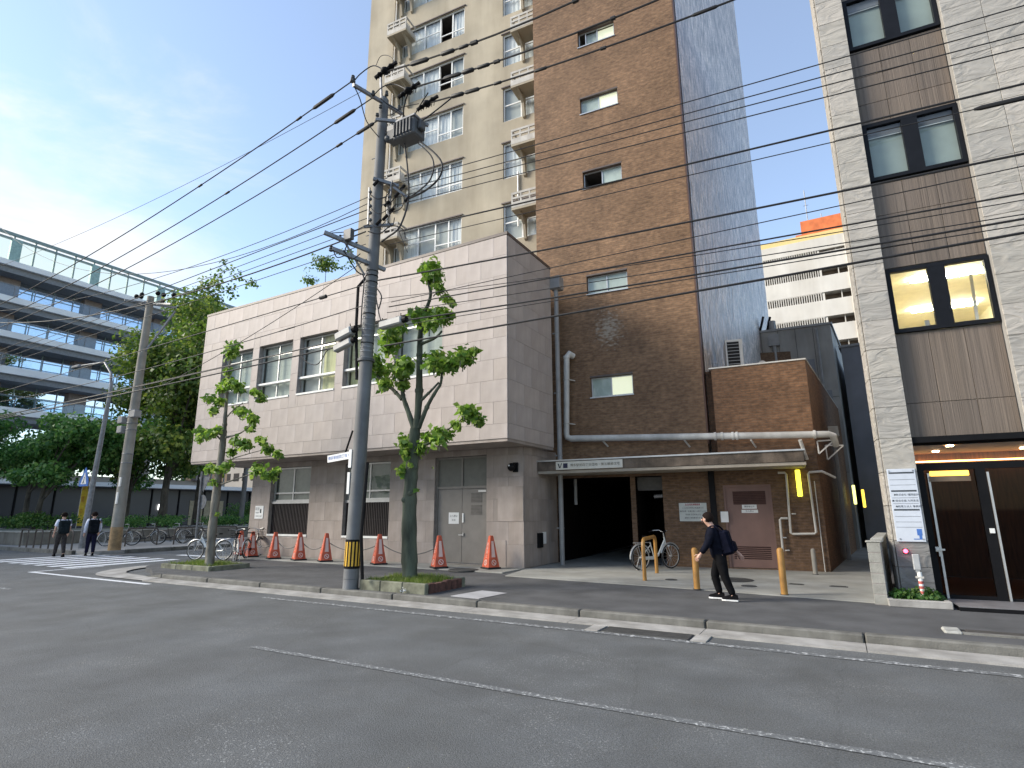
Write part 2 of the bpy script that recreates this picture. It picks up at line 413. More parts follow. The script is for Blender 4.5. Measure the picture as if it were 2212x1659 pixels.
m_cream = M('cream render', (.415, .365, .275), .85, .09, .7, .35, 45, detail=10, stain=.20, sscale=.55)
m_brick = brickmat('brown brick tile', (.232, .142, .082), (.165, .098, .058), (.18, .12, .078), .23, .072, .6, .24, .8, patch=(-5.55, 7.5, .75, 1.0))
m_brickside = brickmat('glazed sky sheen tile', (.45, .40, .375), (.35, .315, .295), (.28, .25, .23), .23, .072, .38, .26, .6, bump=1.0, ior=2.8)  # pale base colour carries the sky's reflection on brown tile
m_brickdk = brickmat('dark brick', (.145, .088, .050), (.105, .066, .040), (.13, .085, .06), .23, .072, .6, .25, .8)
m_annex = brickmat('red brown brick', (.205, .110, .060), (.145, .080, .046), (.15, .095, .06), .23, .072, .6, .25, .9)
m_white = M('white painted metal', (.74, .74, .71), .45, .05)
m_whitec = M('white plaster', (.66, .64, .60), .8, .05, 2, stain=.12)
m_alu = M('aluminium', (.50, .50, .49), .35, .06, metal=.6)
m_black = M('black metal', (.008, .008, .009), .55, .1, spec=.12)
m_dark = M('dark opening', (.012, .011, .011), .9, .1)
m_curt = M('white curtain', (.78, .77, .76), .9, .1, 9, .6, 14, stretch=(3, 3, .12))
m_curt2 = M('grey blind', (.48, .48, .45), .8, .06, 3)
m_room = M('dim room', (.10, .09, .08), .9)
m_glass = glass('window glass', (.86, .9, .9))
m_glassb = glass('balcony glass', (.78, .86, .93), 1, .03, 1.5)
m_polec = M('pole concrete', (.165, .17, .175), .75, .14, 2.0, .2, 50, stain=.25)
m_pole2 = M('weathered pole', (.30, .285, .25), .8, .14, 2, .2, 50, stain=.2)
m_steel = M('galvanised steel', (.21, .215, .225), .5, .16, 8, metal=.3)
m_wire = M('black cable', (.012, .012, .013), .6, .1)
m_trans = M('grey transformer paint', (.085, .09, .095), .5, .1, 4, spec=.3)
m_pipe = M('painted drain pipe', (.60, .585, .545), .55, .10, 2.5, .05, 40, stain=.3)
m_pipeg = M('grey drain pipe', (.27, .265, .26), .55, .1, 3)
m_orange = M('orange cone plastic', (.66, .115, .05), .55, .16, 7, stain=.35, sscale=3)
m_refl = M('white reflective sheet', (.72, .50, .44), .35, .06)
m_rubber = M('black rubber', (.015, .015, .015), .8)
m_yellow = M('yellow brown post paint', (.42, .21, .045), .5, .14, 5, stain=.2)
m_tyre = M('tyre rubber', (.016, .016, .017), .75)
m_bark = M('grey bark', (.20, .185, .155), .9, .30, 5, .9, 22, stretch=(1, 1, .35), detail=9)
m_barkd = M('dark bark', (.085, .075, .06), .95, .3, 6, .9, 20, stretch=(1, 1, .3), detail=9)
m_moss = M('mossy bark', (.085, .10, .07), .95, .35, 4, .9, 18, stretch=(1, 1, .3), detail=9)
m_leaf = leafmat('plane leaf', (.065, .14, .025), (.15, .255, .045), (.32, .42, .11))
m_leaf2 = leafmat('camphor leaf', (.038, .085, .018), (.095, .155, .034), (.21, .255, .06))
m_leaf3 = leafmat('zelkova leaf', (.038, .11, .03), (.085, .195, .05), (.19, .31, .09))
m_hedge = leafmat('hedge leaf', (.028, .08, .018), (.06, .14, .03), (.15, .22, .06))
m_soil = M('planter soil', (.07, .055, .04), 1, .3, 9, .6, 40)
m_grass = leafmat('grass blade', (.07, .12, .022), (.12, .18, .035), (.20, .22, .07))
def C(name, col, **k): return M(name, col, .9, .2, 12, spec=.08, **k)
m_skin = M('skin', (.52, .31, .23), .55, .05)
m_hair = M('dark hair', (.016, .010, .008), .85, spec=.1)
m_navy = C('navy jacket cloth', (.007, .008, .015))
m_blackc = C('black trouser cloth', (.007, .007, .008))
m_shirt = M('white shirt cloth', (.62, .64, .74), .8, .05, 9)
m_grey = M('grey painted steel', (.205, .19, .172), .5, .06, 3, stain=.08)
m_dkgrey = M('dark grey render', (.34, .33, .31), .8, .1, 1, stain=.2)
m_bluegrey = M('blue grey siding', (.21, .215, .235), .7, .08, 1, stain=.15)
m_paper = M('white paper notice', (.72, .72, .70), .7, .03)
m_ink = M('black print', (.03, .03, .035), .7)
m_red = M('dark red print', (.25, .03, .04), .6)
m_blue = M('blue sign film', (.06, .16, .46), .5)
m_iron = M('cast iron cover', (.05, .05, .048), .6, .2, 9, .4, 60)
m_hedgecore = M('hedge twigs', (.03, .045, .02), 1)
def rmat(root):
    return Matrix.Translation(root.location) @ root.rotation_euler.to_matrix().to_4x4()
def wb(mb, name, mat, root, **k):               # a mesh given in world coordinates, made a part of root
    o = mb.build(name, mat, root, **k)
    o.matrix_parent_inverse = rmat(root).inverted()
    return o
_tc = {}
def text(s, size, mat, parent, loc, rot=(math.pi / 2, 0, 0), name='lettering', align='CENTER', sx=1.0):
    key = (s, size, mat.name, align)
    if key not in _tc:
        c = bpy.data.curves.new('lettering', 'FONT'); c.body = s; c.size = size; c.align_x = align; c.align_y = 'CENTER'; c.resolution_u = 2
        o = bpy.data.objects.new('lettering', c)
        me = bpy.data.meshes.new_from_object(o); bpy.data.objects.remove(o); bpy.data.curves.remove(c)
        me.materials.clear(); me.materials.append(mat); _tc[key] = me
    o = link(name, _tc[key], parent); o.location = loc; o.rotation_euler = rot; o.scale = (sx, 1, 1)
    return o

# ------------------------------------------------------------------ ground
def sheet(name, polys, z, m):
    b = MB()
    for p in polys: b.add([(x, y, z) for x, y in p], [tuple(range(len(p)))])
    return struct(b.build(name, m))
m_far = M('far city ground', (.12, .12, .115), .9, .1, .3)
sheet('ground', [[(-900, -900), (900, -900), (900, 900), (-900, 900)]], -.06, m_far)
sheet('road', [[(-160, -14), (60, -14), (60, 9.2), (-160, 9.2)], [(-27.4, 9.2), (-16, 9.2), (-16, 13), (-20.2, 13), (-20.2, 160), (-27.4, 160)], [(-160, 9.2), (-27.4, 9.2), (-27.4, 12.8), (-160, 12.8)]], 0, m_road)
# near pavement with a rounded corner
def arc(cx, cy, r, a0, a1, n=10):
    return [(cx + r * math.cos(R(a0 + (a1 - a0) * i / n)), cy + r * math.sin(R(a0 + (a1 - a0) * i / n))) for i in range(n + 1)]
KY = 9.12
walkpoly = [(60, KY + .16), (-16.6, KY + .16)] + arc(-17.6, 11.9, 2.0, 262, 180) + [(-19.6, 160), (-19.0, 160), (-19.0, 40), (60, 40)]
b = MB(); b.prism(walkpoly, -.05, .12)
struct(b.build('pavement', m_walk))
b = MB()
for a, c in (((-19.95, 13.35), (-7.86, 14.7)),):
    b.box((a[0], a[1], .1), (c[0], c[1], .15))
struct(b.build('wall_apron', m_fore, bevel=.01))
fx = [(-7.5, 12.86), (-2.8, 12.5), (.42, 12.12), (.60, 13.0), (1.9, 34), (-1, 34), (-8, 24), (-7.86, 14.72)]
b = MB(); b.prism(fx, .05, .135); struct(b.build('forecourt', m_fore))
# concrete edging slabs at the forecourt's front
# kerb: each stone its own piece
kerb = link('kerb', None); struct(kerb)
km = MB().box((0, 0, -.05), (1.985, .16, .124)).mesh('kerb_stone', m_kerb, bevel=.018)
x = -15.9; i = 0
while x < 20:
    o = link('kerb_stone', km, kerb); o.location = (x, KY + rnd.uniform(-.004, .004), rnd.uniform(-.004, .004)); x += 2.0
# dropped kerb ramp stone and the flush curved corner stones
b = MB(); b.add([(-16.75, KY, -.03), (-15.92, KY, -.03), (-15.92, KY + .16, -.03), (-16.75, KY + .16, -.03), (-16.75, KY, .02), (-15.92, KY, .124), (-15.92, KY + .16, .124), (-16.75, KY + .16, .02)],
                [(0, 3, 2, 1), (4, 5, 6, 7), (0, 1, 5, 4), (1, 2, 6, 5), (2, 3, 7, 6), (3, 0, 4, 7)])
b.build('kerb_ramp', m_kerb, kerb)
# gutter strip: straight, then bending round the corner into the side street
gut = link('gutter', None); struct(gut)
gm = MB().box((0, 0, -.05), (1.99, .46, .022)).mesh('gutter_slab', m_gutter)
x = -15.9
while x < 20:
    o = link('gutter_slab', gm, gut); o.location = (x, KY - .475, rnd.uniform(-.002, .002)); x += 2.0
oa = [(-15.9, KY - .475)] + arc(-17.7, 11.2, 2.55, 262, 172, 12) + [(-20.45, 15), (-20.45, 40)]
ia = [(-15.9, KY - .02)] + arc(-17.5, 11.3, 2.0, 262, 172, 12) + [(-19.7, 15), (-19.7, 40)]
b = MB()
for k in range(len(oa) - 1):
    b.add([(*oa[k], .02), (*oa[k + 1], .02), (*ia[k + 1], .035), (*ia[k], .035)], [(3, 2, 1, 0)])
b.build('curved_gutter', m_gutter, gut)
# markings
def strip(name, pts, wd, z, m):
    b = MB()
    for (x0, y0), (x1, y1) in zip(pts, pts[1:]):
        d = Vector((x1 - x0, y1 - y0)).normalized(); nn = Vector((-d.y, d.x)) * wd / 2
        b.add([(x0 - nn.x, y0 - nn.y, z), (x1 - nn.x, y1 - nn.y, z), (x1 + nn.x, y1 + nn.y, z), (x0 + nn.x, y0 + nn.y, z)], [(0, 1, 2, 3)])
    return struct(b.build(name, m))
strip('edge_line', [(-15.0, 8.33), (-21.38, 8.36)], .15, .006, m_zebra)
strip('edge_line', [(-21.38, 8.3), (-21.5, 10.4)], .15, .0055, m_zebra)
strip('edge_line', [(-10.6, 8.2), (16, 8.2)], .13, .006, m_line)
strip('centre_line', [(-6.9, 5.25), (-1.2, 5.23), (6, 5.3)], .10, .006, m_line2)
strip('lane_dash', [(-18.4, 6.3), (-17.0, 6.3)], .12, .006, m_line)
b = MB()
for k in range(7):
    xx = -28.1 + k * .98
    b.add([(xx, 9.45, .006), (xx + .48, 9.45, .006), (xx + .48, 13.1, .006), (xx, 13.1, .006)], [(0, 1, 2, 3)])
struct(b.build('zebra_crossing', m_zebra))
strip('stop_line', [(-24.2, 14.5), (-20.6, 14.5)], .35, .006, m_zebra)
# pale patch slab on the pavement, and drain cover slots
b = MB(); b.add([(-6.72, 9.44, .128), (-6.04, 9.38, .128), (-5.93, 10.27, .128), (-6.59, 10.36, .128)], [(0, 1, 2, 3)])
b.add([(-6.72, 9.44, .1), (-6.04, 9.38, .1), (-6.04, 9.38, .128), (-6.72, 9.44, .128)], [(0, 1, 2, 3)])
tag(b.build('paving_slab', M('pale slab', (.36, .36, .37), .8, .1, 5)), 'pale concrete access slab set in the dark pavement in front of the planter', 'slab')
t = thing('gutter_grate', 'dark sunken drain cover with worn white edging in the road gutter', 'drain cover', (-2.6, 8.45, 0))
b = MB().box((-.62, -.19, -.01), (.62, .19, .016)); b.build('cover', m_iron, t, bevel=.005)
MB().box((-.86, -.21, 0), (-.66, .21, .017)).build('frame', m_gutter, t); MB().box((.66, -.21, 0), (.86, .21, .017)).build('frame', m_gutter, t)
def manhole(x, y, r, lab, sq=None, z=.136):
    t = thing('manhole_cover', lab, 'manhole cover', (x, y, z))
    b = MB()
    if sq: b.box((-sq[0] / 2, -sq[1] / 2, -.02), (sq[0] / 2, sq[1] / 2, .006))
    else: b.prism(arc(0, 0, r, 0, 345, 23), -.02, .006)
    b.build('cover', m_iron, t, bevel=.003)
    b = MB()
    if sq:
        for k in range(5): b.box((-sq[0] * .4, -sq[1] * .4 + k * sq[1] * .18, .006), (sq[0] * .4, -sq[1] * .34 + k * sq[1] * .18, .012))
    else:
        b.torus((0, 0, .006), (0, 0, 1), r * .92, .006, 20, 4); b.torus((0, 0, .006), (0, 0, 1), r * .5, .006, 16, 4)
    b.build('tread', m_iron, t)
p = gz(1001, 1231, .15); manhole(p.x, p.y, .42, 'round iron manhole cover in front of the grey double doors', z=.151)
p = gz(1582, 1254); manhole(p.x, p.y, .47, 'large round iron cover behind the walking man')
p = gz(1450, 1254); manhole(p.x, p.y, .14, 'small round cover right of the hoop barrier')
p = gz(1618, 1268); manhole(p.x, p.y, .16, 'small round cover right of the walking man')
p = gz(1720, 1264); manhole(p.x, p.y, 0, 'small rectangular drain grate right of the right-hand yellow post', (.30, .16))
p = gz(1812, 1269); manhole(p.x, p.y, 0, 'rectangular drain grate near the block wall', (.34, .18))
# broken driveway ramp piece by the kerb on the right
t = thing('kerb_inlet', 'pale stone kerb inlet with a dark slot in the pavement at the right edge', 'kerb inlet', (1.35, 9.9, .12))
p0 = gz(2047, 1366)
b = MB().box((-.20, -.13, -.03), (.0, .22, .03)); b.build('end_stone', M('pale worn stone', (.38, .38, .35), .85, .2, 9, .5, 30), t, bevel=.02)
b = MB().box((.06, .0, -.03), (2.6, .2, .015)); b.build('cover_plate', M('brown slab', (.055, .050, .045), .8, .2, 6, .3, 30), t, bevel=.004)
b = MB().box((.002, -.13, -.02), (2.6, -.005, .017)); b.build('edging', m_kerb, t)
b = MB().box((0, .0, -.03), (.055, .22, .006)).box((.06, -.004, -.02), (2.6, .0, .004)); b.build('slot', m_dark, t)
t.location = (p0.x + .16, p0.y + .06, .12)

# ------------------------------------------------------------------ windows
def window(parent, u0, z0, u1, z1, v, fm, muls=(), trans=(), bar=.05, dp=.05, curt=None, gm=None, lab=None, gap=.14, room=True, opened=None, name='window', wide=None):
    b = MB()
    b.box((u0, v, z0), (u1, v + dp, z0 + bar)); b.box((u0, v, z1 - bar), (u1, v + dp, z1))
    b.box((u0, v, z0 + bar), (u0 + bar, v + dp, z1 - bar)); b.box((u1 - bar, v, z0 + bar), (u1, v + dp, z1 - bar))
    mw = wide or bar
    for m in muls: b.box((m - mw / 2, v + .003, z0 + bar), (m + mw / 2, v + dp - .003, z1 - bar))
    us = [u0 + bar, *[x for m in muls for x in (m - mw / 2, m + mw / 2)], u1 - bar]
    for (a, c, zt) in trans: b.box((a, v + .006, zt - bar / 2), (c, v + dp - .006, zt + bar / 2))
    w = b.build(name, fm, parent)
    if lab: w['label'] = lab
    for i in range(0, len(us), 2):
        if opened is not None and i // 2 == opened: continue
        MB().quad((us[i], v + dp * .5, z0 + bar), (us[i + 1], v + dp * .5, z0 + bar), (us[i + 1], v + dp * .5, z1 - bar), (us[i], v + dp * .5, z1 - bar)).build('pane', gm or m_glass, w)
        cm = curt[i // 2] if isinstance(curt, (list, tuple)) else curt
        if cm:
            a, c = us[i] - bar * .5, us[i + 1] + bar * .5; n = 10; cb = MB()
            fl = 0 if any(q in cm.name for q in ('blind', 'frost', 'lit')) else .015
            for k in range(n):
                y0 = v + gap + fl * math.sin(k * 2.3); y1 = v + gap + fl * math.sin((k + 1) * 2.3)
                cb.quad((a + (c - a) * k / n, y0, z0), (a + (c - a) * (k + 1) / n, y1, z0), (a + (c - a) * (k + 1) / n, y1, z1), (a + (c - a) * k / n, y0, z1))
            cb.build('curtain', cm, w, smooth=True)
    if room:
        b = MB(); y0, y1 = v + dp + .01, v + 1.1
        b.quad((u0, y1, z0), (u1, y1, z0), (u1, y1, z1), (u0, y1, z1)); b.quad((u0, y0, z0), (u0, y1, z0), (u0, y1, z1), (u0, y0, z1)); b.quad((u1, y0, z0), (u1, y1, z0), (u1, y1, z1), (u1, y0, z1))
        b.quad((u0, y0, z1), (u1, y0, z1), (u1, y1, z1), (u0, y1, z1)); b.quad((u0, y0, z0), (u1, y0, z0), (u1, y1, z0), (u0, y1, z0))
        b.build('interior', m_room, w)
    return w

def cutrect(r, holes):
    out = [r]
    for h in holes:
        nx = []
        for (a, b_, c, d) in out:
            A, B_, C, D = max(a, h[0]), max(b_, h[1]), min(c, h[2]), min(d, h[3])
            if A >= C or B_ >= D: nx.append((a, b_, c, d)); continue
            if a < A: nx.append((a, b_, A, d))
            if C < c: nx.append((C, b_, c, d))
            if b_ < B_: nx.append((A, b_, C, B_))
            if D < d: nx.append((A, D, C, d))
        out = nx
    return [r for r in out if r[2] - r[0] > .03 and r[3] - r[1] > .03]
_pm = {}
def panels(parent, u0, u1, zs, pw, at, holes, mats, along='x', name='stone_panel', gap=.0045, th=.022, bevel=.0015, shift=.5, jit=.0015):
    """a running bond of separate slabs; at = (x, y) of the face's start corner in the parent's frame"""
    for r in range(len(zs) - 1):
        z0, z1 = zs[r], zs[r + 1]
        x = u1 - pw * ((r % 2) * shift) if (r % 2) else u1
        edges = [u1]
        if r % 2 and shift: edges.append(u1 - pw * shift)
        while edges[-1] > u0 + .05: edges.append(max(u0, edges[-1] - pw))
        for b_, a in zip(edges, edges[1:]):
            for (a0, c0, a1, c1) in cutrect((a, z0, b_, z1), holes):
                w_, h_ = round(a1 - a0 - gap, 3), round(c1 - c0 - gap, 3)
                k = rnd.randrange(len(mats)); key = (w_, h_, along, mats[k].name, th)
                if key not in _pm:
                    m = MB()
                    if along == 'x': m.box((0, 0, 0), (w_, th, h_))
                    else: m.box((-th, 0, 0), (0, w_, h_))
                    _pm[key] = m.mesh(name, mats[k], bevel=bevel)
                o = link(name, _pm[key], parent)
                j = rnd.uniform(-jit, jit)
                o.location = (at[0] + a0 + gap / 2, at[1] + j, c0 + gap / 2) if along == 'x' else (at[0] + j, at[1] + a0 + gap / 2, c0 + gap / 2)

# ------------------------------------------------------------------ grey clad corner building
ox, oy = -14.7, 14.56
gb = thing('clad_building', 'pinkish grey stone clad two storey building whose upper floor overhangs the pavement', 'building', (ox, oy, 0))
U0, U1, UY = -21.9 - ox, -7.58 - ox, 13.16 - oy
uw = [(-20.57, -18.72), (-18.35, -16.5), (-16.13, -14.28), (-13.91, -12.06), (-11.69, -9.84)]
uh = [(a - ox, 5.70, c - ox, 7.82) for a, c in uw]
zu = [3.64, 4.05, 4.67, 5.29, 5.90, 6.52, 7.14, 7.76, 8.38, 9.0, 9.62]
b = MB(); b.wall(U0, U1, 3.64, 9.66, UY + .016, uh, .22)
b.quad((U0, UY + .016, 3.64), (U0, 12, 3.64), (U0, 12, 9.66), (U0, UY + .016, 9.66))
b.quad((U1 - .016, UY + .016, 3.64), (U1 - .016, 1.5, 3.64), (U1 - .016, 1.5, 9.66), (U1 - .016, UY + .016, 9.66))
b.build('wall', m_joint, gb)
b = MB(); b.prism([(U0, UY + .02), (U1 - .02, UY + .02), (U1 - .02, 1.5), (-2.9, 1.5), (-2.9, 12), (U0, 12)], 9.60, 9.66); b.build('roof', m_cap, gb)
b = MB(); b.box((U0 - .02, UY - .02, 9.63), (U1 + .02, UY + .10, 9.72)); b.box((U1 - .10, UY + .10, 9.63), (U1 + .02, 1.5, 9.72)); b.box((U0 - .02, UY + .10, 9.63), (U0 + .10, 12, 9.72)); b.build('parapet_flashing', m_cap, gb)
panels(gb, U0, U1, zu, .888, (0, UY - .008), uh, m_clad)
panels(gb, 0, 2.86, zu, .96, (U1 + .008, UY + .03), [], m_clad, along='y')
b = MB(); b.box((U0, UY + .016, 3.56), (U1 - .016, 1.5, 3.64)); b.build('soffit', m_cladlow[1], gb)
b = MB(); b.box((U0 + .2, 1.6, .0), (-2.9, 12, 3.6)); 
warmc = M('sunlit yellow curtain', (.62, .56, .26), .8, .12, 5, stretch=(4, 4, .2))
yc = M('yellowish drawn blind', (.66, .62, .34), .8, .14, 4, stretch=(4, 4, .3))
bl = M('pale green blind', (.44, .47, .42), .8, .08, 3, stretch=(3, 3, .1))
cs = [[bl, bl], [bl, bl], [m_curt2, yc], [yc, bl], [bl, bl]]
for (a, z0, c, z1), cu in zip(uh, cs):
    w_ = window(gb, a + .012, z0 + .012, c - .012, z1 - .012, UY + .17, m_alu, [(a + c) / 2], [(a + .05, c - .05, 7.42)], .055, .06, cu, gap=.16)
    b = MB(); b.box((a + .01, UY + .05, 6.30), (c - .01, UY + .24, 6.37)); b.build('transom_bar', m_white, w_)
    b = MB(); b.box((a + .01, UY - .03, 5.70), (c - .01, UY + .17, 5.765)); b.build('sill', m_white, w_)
# ground floor
L0, L1, LY = -19.95 - ox, -7.86 - ox, 0
lh = [(-18.85 - ox, .86, -16.70 - ox, 3.38), (-14.98 - ox, .86, -12.90 - ox, 3.38), (-11.05 - ox, .17, -9.12 - ox, 3.38)]
b = MB(); b.wall(L0, L1, .1, 3.56, LY + .016, lh, .2)
b.quad((L1 - .016, LY + .016, .1), (L1 - .016, 2.2, .1), (L1 - .016, 2.2, 3.56), (L1 - .016, LY + .016, 3.56)); b.quad((L0, LY + .016, .1), (L0, 12, .1), (L0, 12, 3.56), (L0, LY + .016, 3.56))
b.build('lower_wall', m_joint, gb)
zl = [.15, .78, 1.42, 2.06, 2.70, 3.34, 3.56]
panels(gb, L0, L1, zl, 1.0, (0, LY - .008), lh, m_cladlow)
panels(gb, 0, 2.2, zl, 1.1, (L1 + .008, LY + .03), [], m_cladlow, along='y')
grille = M('dark window grille', (.030, .022, .022), .5, .1)
tint = M('dim green grey blind', (.19, .20, .165), .6, .08)
for (a, z0, c, z1) in lh[:2]:
    w_ = window(gb, a + .012, 2.12, c - .012, z1 - .01, .16, m_alu, [(a + c) / 2], [(a + .05, c - .05, 2.42)], .055, .06, tint, gap=.12)
    b = MB(); b.box((a + .005, .08, 2.03), (c - .005, .2, 2.115)); b.build('transom_bar', m_alu, w_)
    b = MB(); b.box((a + .005, -.03, .86), (c - .005, .17, .925)); b.build('sill', m_white, w_)
    b = MB()
    n = 26
    for k in range(n): b.box((a + .03 + (c - a - .07) * k / n, .12, .93), (a + .03 + (c - a - .07) * k / n + .028, .15, 2.03))
    for z in (.93, 1.45, 1.99): b.box((a + .012, .15, z), (c - .012, .17, z + .035))
    g_ = b.build('grille', grille, w_)
    MB().quad((a, .2, .9), (c, .2, .9), (c, .2, 2.05), (a, .2, 2.05)).build('dark_pane', m_dark, w_)
# double door
a, z0, c, z1 = lh[2]; mid = (a + c) / 2
b = MB()
b.box((a + .004, .10, z0), (a + .05, .2, z1 - .01)); b.box((c - .05, .10, z0), (c - .004, .2, z1 - .01)); b.box((a + .05, .10, z1 - .06), (c - .05, .2, z1 - .01)); b.box((a + .05, .09, 2.40), (c - .05, .2, 2.47))
b.box((mid - .03, .11, 2.47), (mid + .03, .2, z1 - .06))
b.box((a, -.02, .15), (c, .2, .19))
df = b.build('door_frame', m_grey, gb)
for s_, x0, x1 in ((0, a + .055, mid - .004), (1, mid + .004, c - .055)):
    d_ = MB().box((x0, .13, .20), (x1, .175, 2.395)).build('door', m_grey, gb, bevel=.004)
    if s_ == 1:
        b = MB(); b.box((x0 + .05, .09, .98), (x0 + .08, .12, 1.08)); b.box((x0 - .10, .085, 1.0), (x0 + .08, .1, 1.03)); b.build('handle', m_alu, d_)
        b = MB(); b.box((x0 + .02, .10, 1.38), (x0 + .07, .131, 1.66)); b.build('lock_plate', m_white, d_)
        b = MB(); b.box((x1 - .30, .09, 2.28), (x1 - .02, .131, 2.34)); b.build('door_closer', m_alu, d_)
        b = MB()
        for zz in (1.62, 1.98):
            for k in range(7): b.box((x0 + .33, .118, zz + k * .042), (x0 + .72, .131, zz + k * .042 + .026))
        b.build('louvre', M('louvre slats', (.13, .118, .105), .6), d_)
    else:
        n_ = MB().box((x0 + .42, .122, 1.34), (x0 + .80, .1295, 1.68)).build('notice', m_paper, d_)
        text('立入禁止', .075, m_ink, d_, (x0 + .61, .1205, 1.57)); text('倉 庫', .06, m_ink, d_, (x0 + .61, .1205, 1.45))
for x0, x1 in ((a + .05, mid - .03), (mid + .03, c - .05)):
    MB().box((x0, .15, 2.47), (x1, .17, z1 - .06)).build('transom_panel', M('green grey panel', (.135, .135, .115), .5, .06), gb)
# stone repair patches standing proud by the door
for (x0, z0_, x1, z1_) in ((-8.72, 1.42, -7.87, 2.42), (-9.05, .15, -8.45, .9)):
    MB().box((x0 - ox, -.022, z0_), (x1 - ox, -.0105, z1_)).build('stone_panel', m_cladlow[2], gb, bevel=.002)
# small things on the wall
t = thing('wall_notice', 'white notice with a black figure on the clad wall at the left end', 'notice', (-19.38, 14.545, 1.72))
MB().box((-.24, -.012, -.24), (.24, 0, .24)).build('plate', m_paper, t)
text('防犯', .12, m_ink, t, (-.1, -.014, .12)); text('作動中', .07, m_ink, t, (-.1, -.014, -.02)); text('警察官立寄所', .06, m_ink, t, (0, -.014, -.15))
MB().box((.05, -.0135, -.03), (.13, -.0125, .12)).build('pictogram', m_ink, t)
s_ = G.p(1103, 1010, 14.3)
t = thing('wall_lamp', 'black dome camera on a bracket beside the grey double doors', 'camera', (s_.x, 14.55, s_.z))
b = MB(); b.box((-.05, -.05, -.12), (.12, 0, .16)); b.build('bracket', m_black, t, bevel=.01)
b = MB(); b.ball((-.02, -.17, .02), .12, 14, 8); b.tube([(-.02, -.05, .05), (-.02, -.16, .1)], .035); b.build('housing', m_black, t, smooth=True)
b = MB(); b.ball((-.04, -.27, .06), .03, 8, 6); b.build('lens', m_white, t, smooth=True)
t = thing('meter_box', 'small black box with a white plate low on the shaded side wall', 'meter box', (-7.85, 15.5, .85))
MB().box((0, -.16, -.2), (.05, .16, .22)).build('box', m_black, t, bevel=.006)
MB().box((0, .2, -.1), (.02, .42, .24)).build('plate', m_paper, t)
# downpipe with hopper in the gap beside the brick tower
t = thing('rain_downpipe', 'grey downpipe with a square hopper between the clad building and the brick tower', 'downpipe', (-7.42, 16.15, 0))
b = MB(); b.tube([(0, 0, .12), (0, 0, 8.9)], .075, 10); b.build('pipe', m_pipeg, t, smooth=True)
b = MB(); b.box((-.16, -.16, 8.9), (.2, .2, 9.35)); b.build('hopper', m_pipeg, t, bevel=.02)
b = MB()
for z in (1.2, 3.4, 5.4, 7.4): b.torus((0, 0, z), (0, 0, 1), .08, .012, 12, 5); b.box((-.16, -.02, z - .02), (-.07, .02, z + .02))
b.build('clip', m_pipeg, t)
# ------------------------------------------------------------------ apartment tower (frame T: u along front, v depth)
tw = thing('apartment_tower', 'tall apartment tower with a cream window bay and a brown brick tiled front', 'building', T.o, T.yaw)
CV = 1.2
ZT = 36
tops = [29.5, 26.9, 24.27, 21.66, 19.07, 16.43, 13.75, 11.15]
ch = []
for z in tops: ch.append((-15.38, z - 1.48, -11.90, z))
rtops = [29.6, 27.0, 24.45, 21.85, 19.15, 16.5, 13.75, 11.1]
rh = [(-9.97, z - 1.62, -8.10, z) for z in rtops]
b = MB(); b.wall(-17.35, -8.06, 5, ZT, CV, ch + rh, .12)
b.quad((-17.35, CV, 5), (-17.35, 13, 5), (-17.35, 13, ZT), (-17.35, CV, ZT)); b.quad((-17.35, CV, ZT), (-8.06, CV, ZT), (-8.06, 13, ZT), (-17.35, 13, ZT))
b.build('cream_wall', m_cream, tw)
MB().box((-17.352, CV - .06, 5), (-15.84, CV - .002, ZT + .01)).build('pilaster', m_cream, tw)
MB().tube([(-15.74, CV - .05, 5), (-15.74, CV - .05, ZT)], .04, 8).build('drain_pipe', m_whitec, tw, smooth=True)
MB().tube([(-9.28, CV - .05, 12.6), (-9.28, CV - .05, 15)], .035, 8).build('drain_pipe', m_white, tw, smooth=True)
# rain stains come with the wall material; thin window hoods
for h in ch + rh: MB().box((h[0] - .06, CV - .05, h[3] + .002), (min(h[2] + .06, -8.07), CV - .001, h[3] + .05)).build('window_hood', m_cap, tw)
cu = [m_curt, m_curt2, m_curt]
for i, (a, z0, c, z1) in enumerate(ch):
    zz = z1 - .72
    cc = [rnd.choice([m_curt, m_curt, m_curt2]) for _ in range(4)]
    op = 2 if i in (2, 3) else None
    window(tw, a + .01, z0 + .01, c - .01, z1 - .01, CV + .06, m_white, [-14.09, -13.22, -12.56], [(a + .05, -13.25, zz), (-13.19, c - .05, z0 + .40)], .05, .05, cc, opened=op, wide=.06)
for i, (a, z0, c, z1) in enumerate(rh):
    cc = [rnd.choice([m_curt, m_curt, m_curt2]) for _ in range(2)]
    window(tw, a + .01, z0 + .01, c - .01, z1 - .01, CV + .06, m_white, [-9.15], [(a + .05, c - .05, z1 - .82)], .05, .05, cc, wide=.06)
m_ledge = M('weathered white railing', (.50, .48, .44), .7, .12, 4, stain=.2)
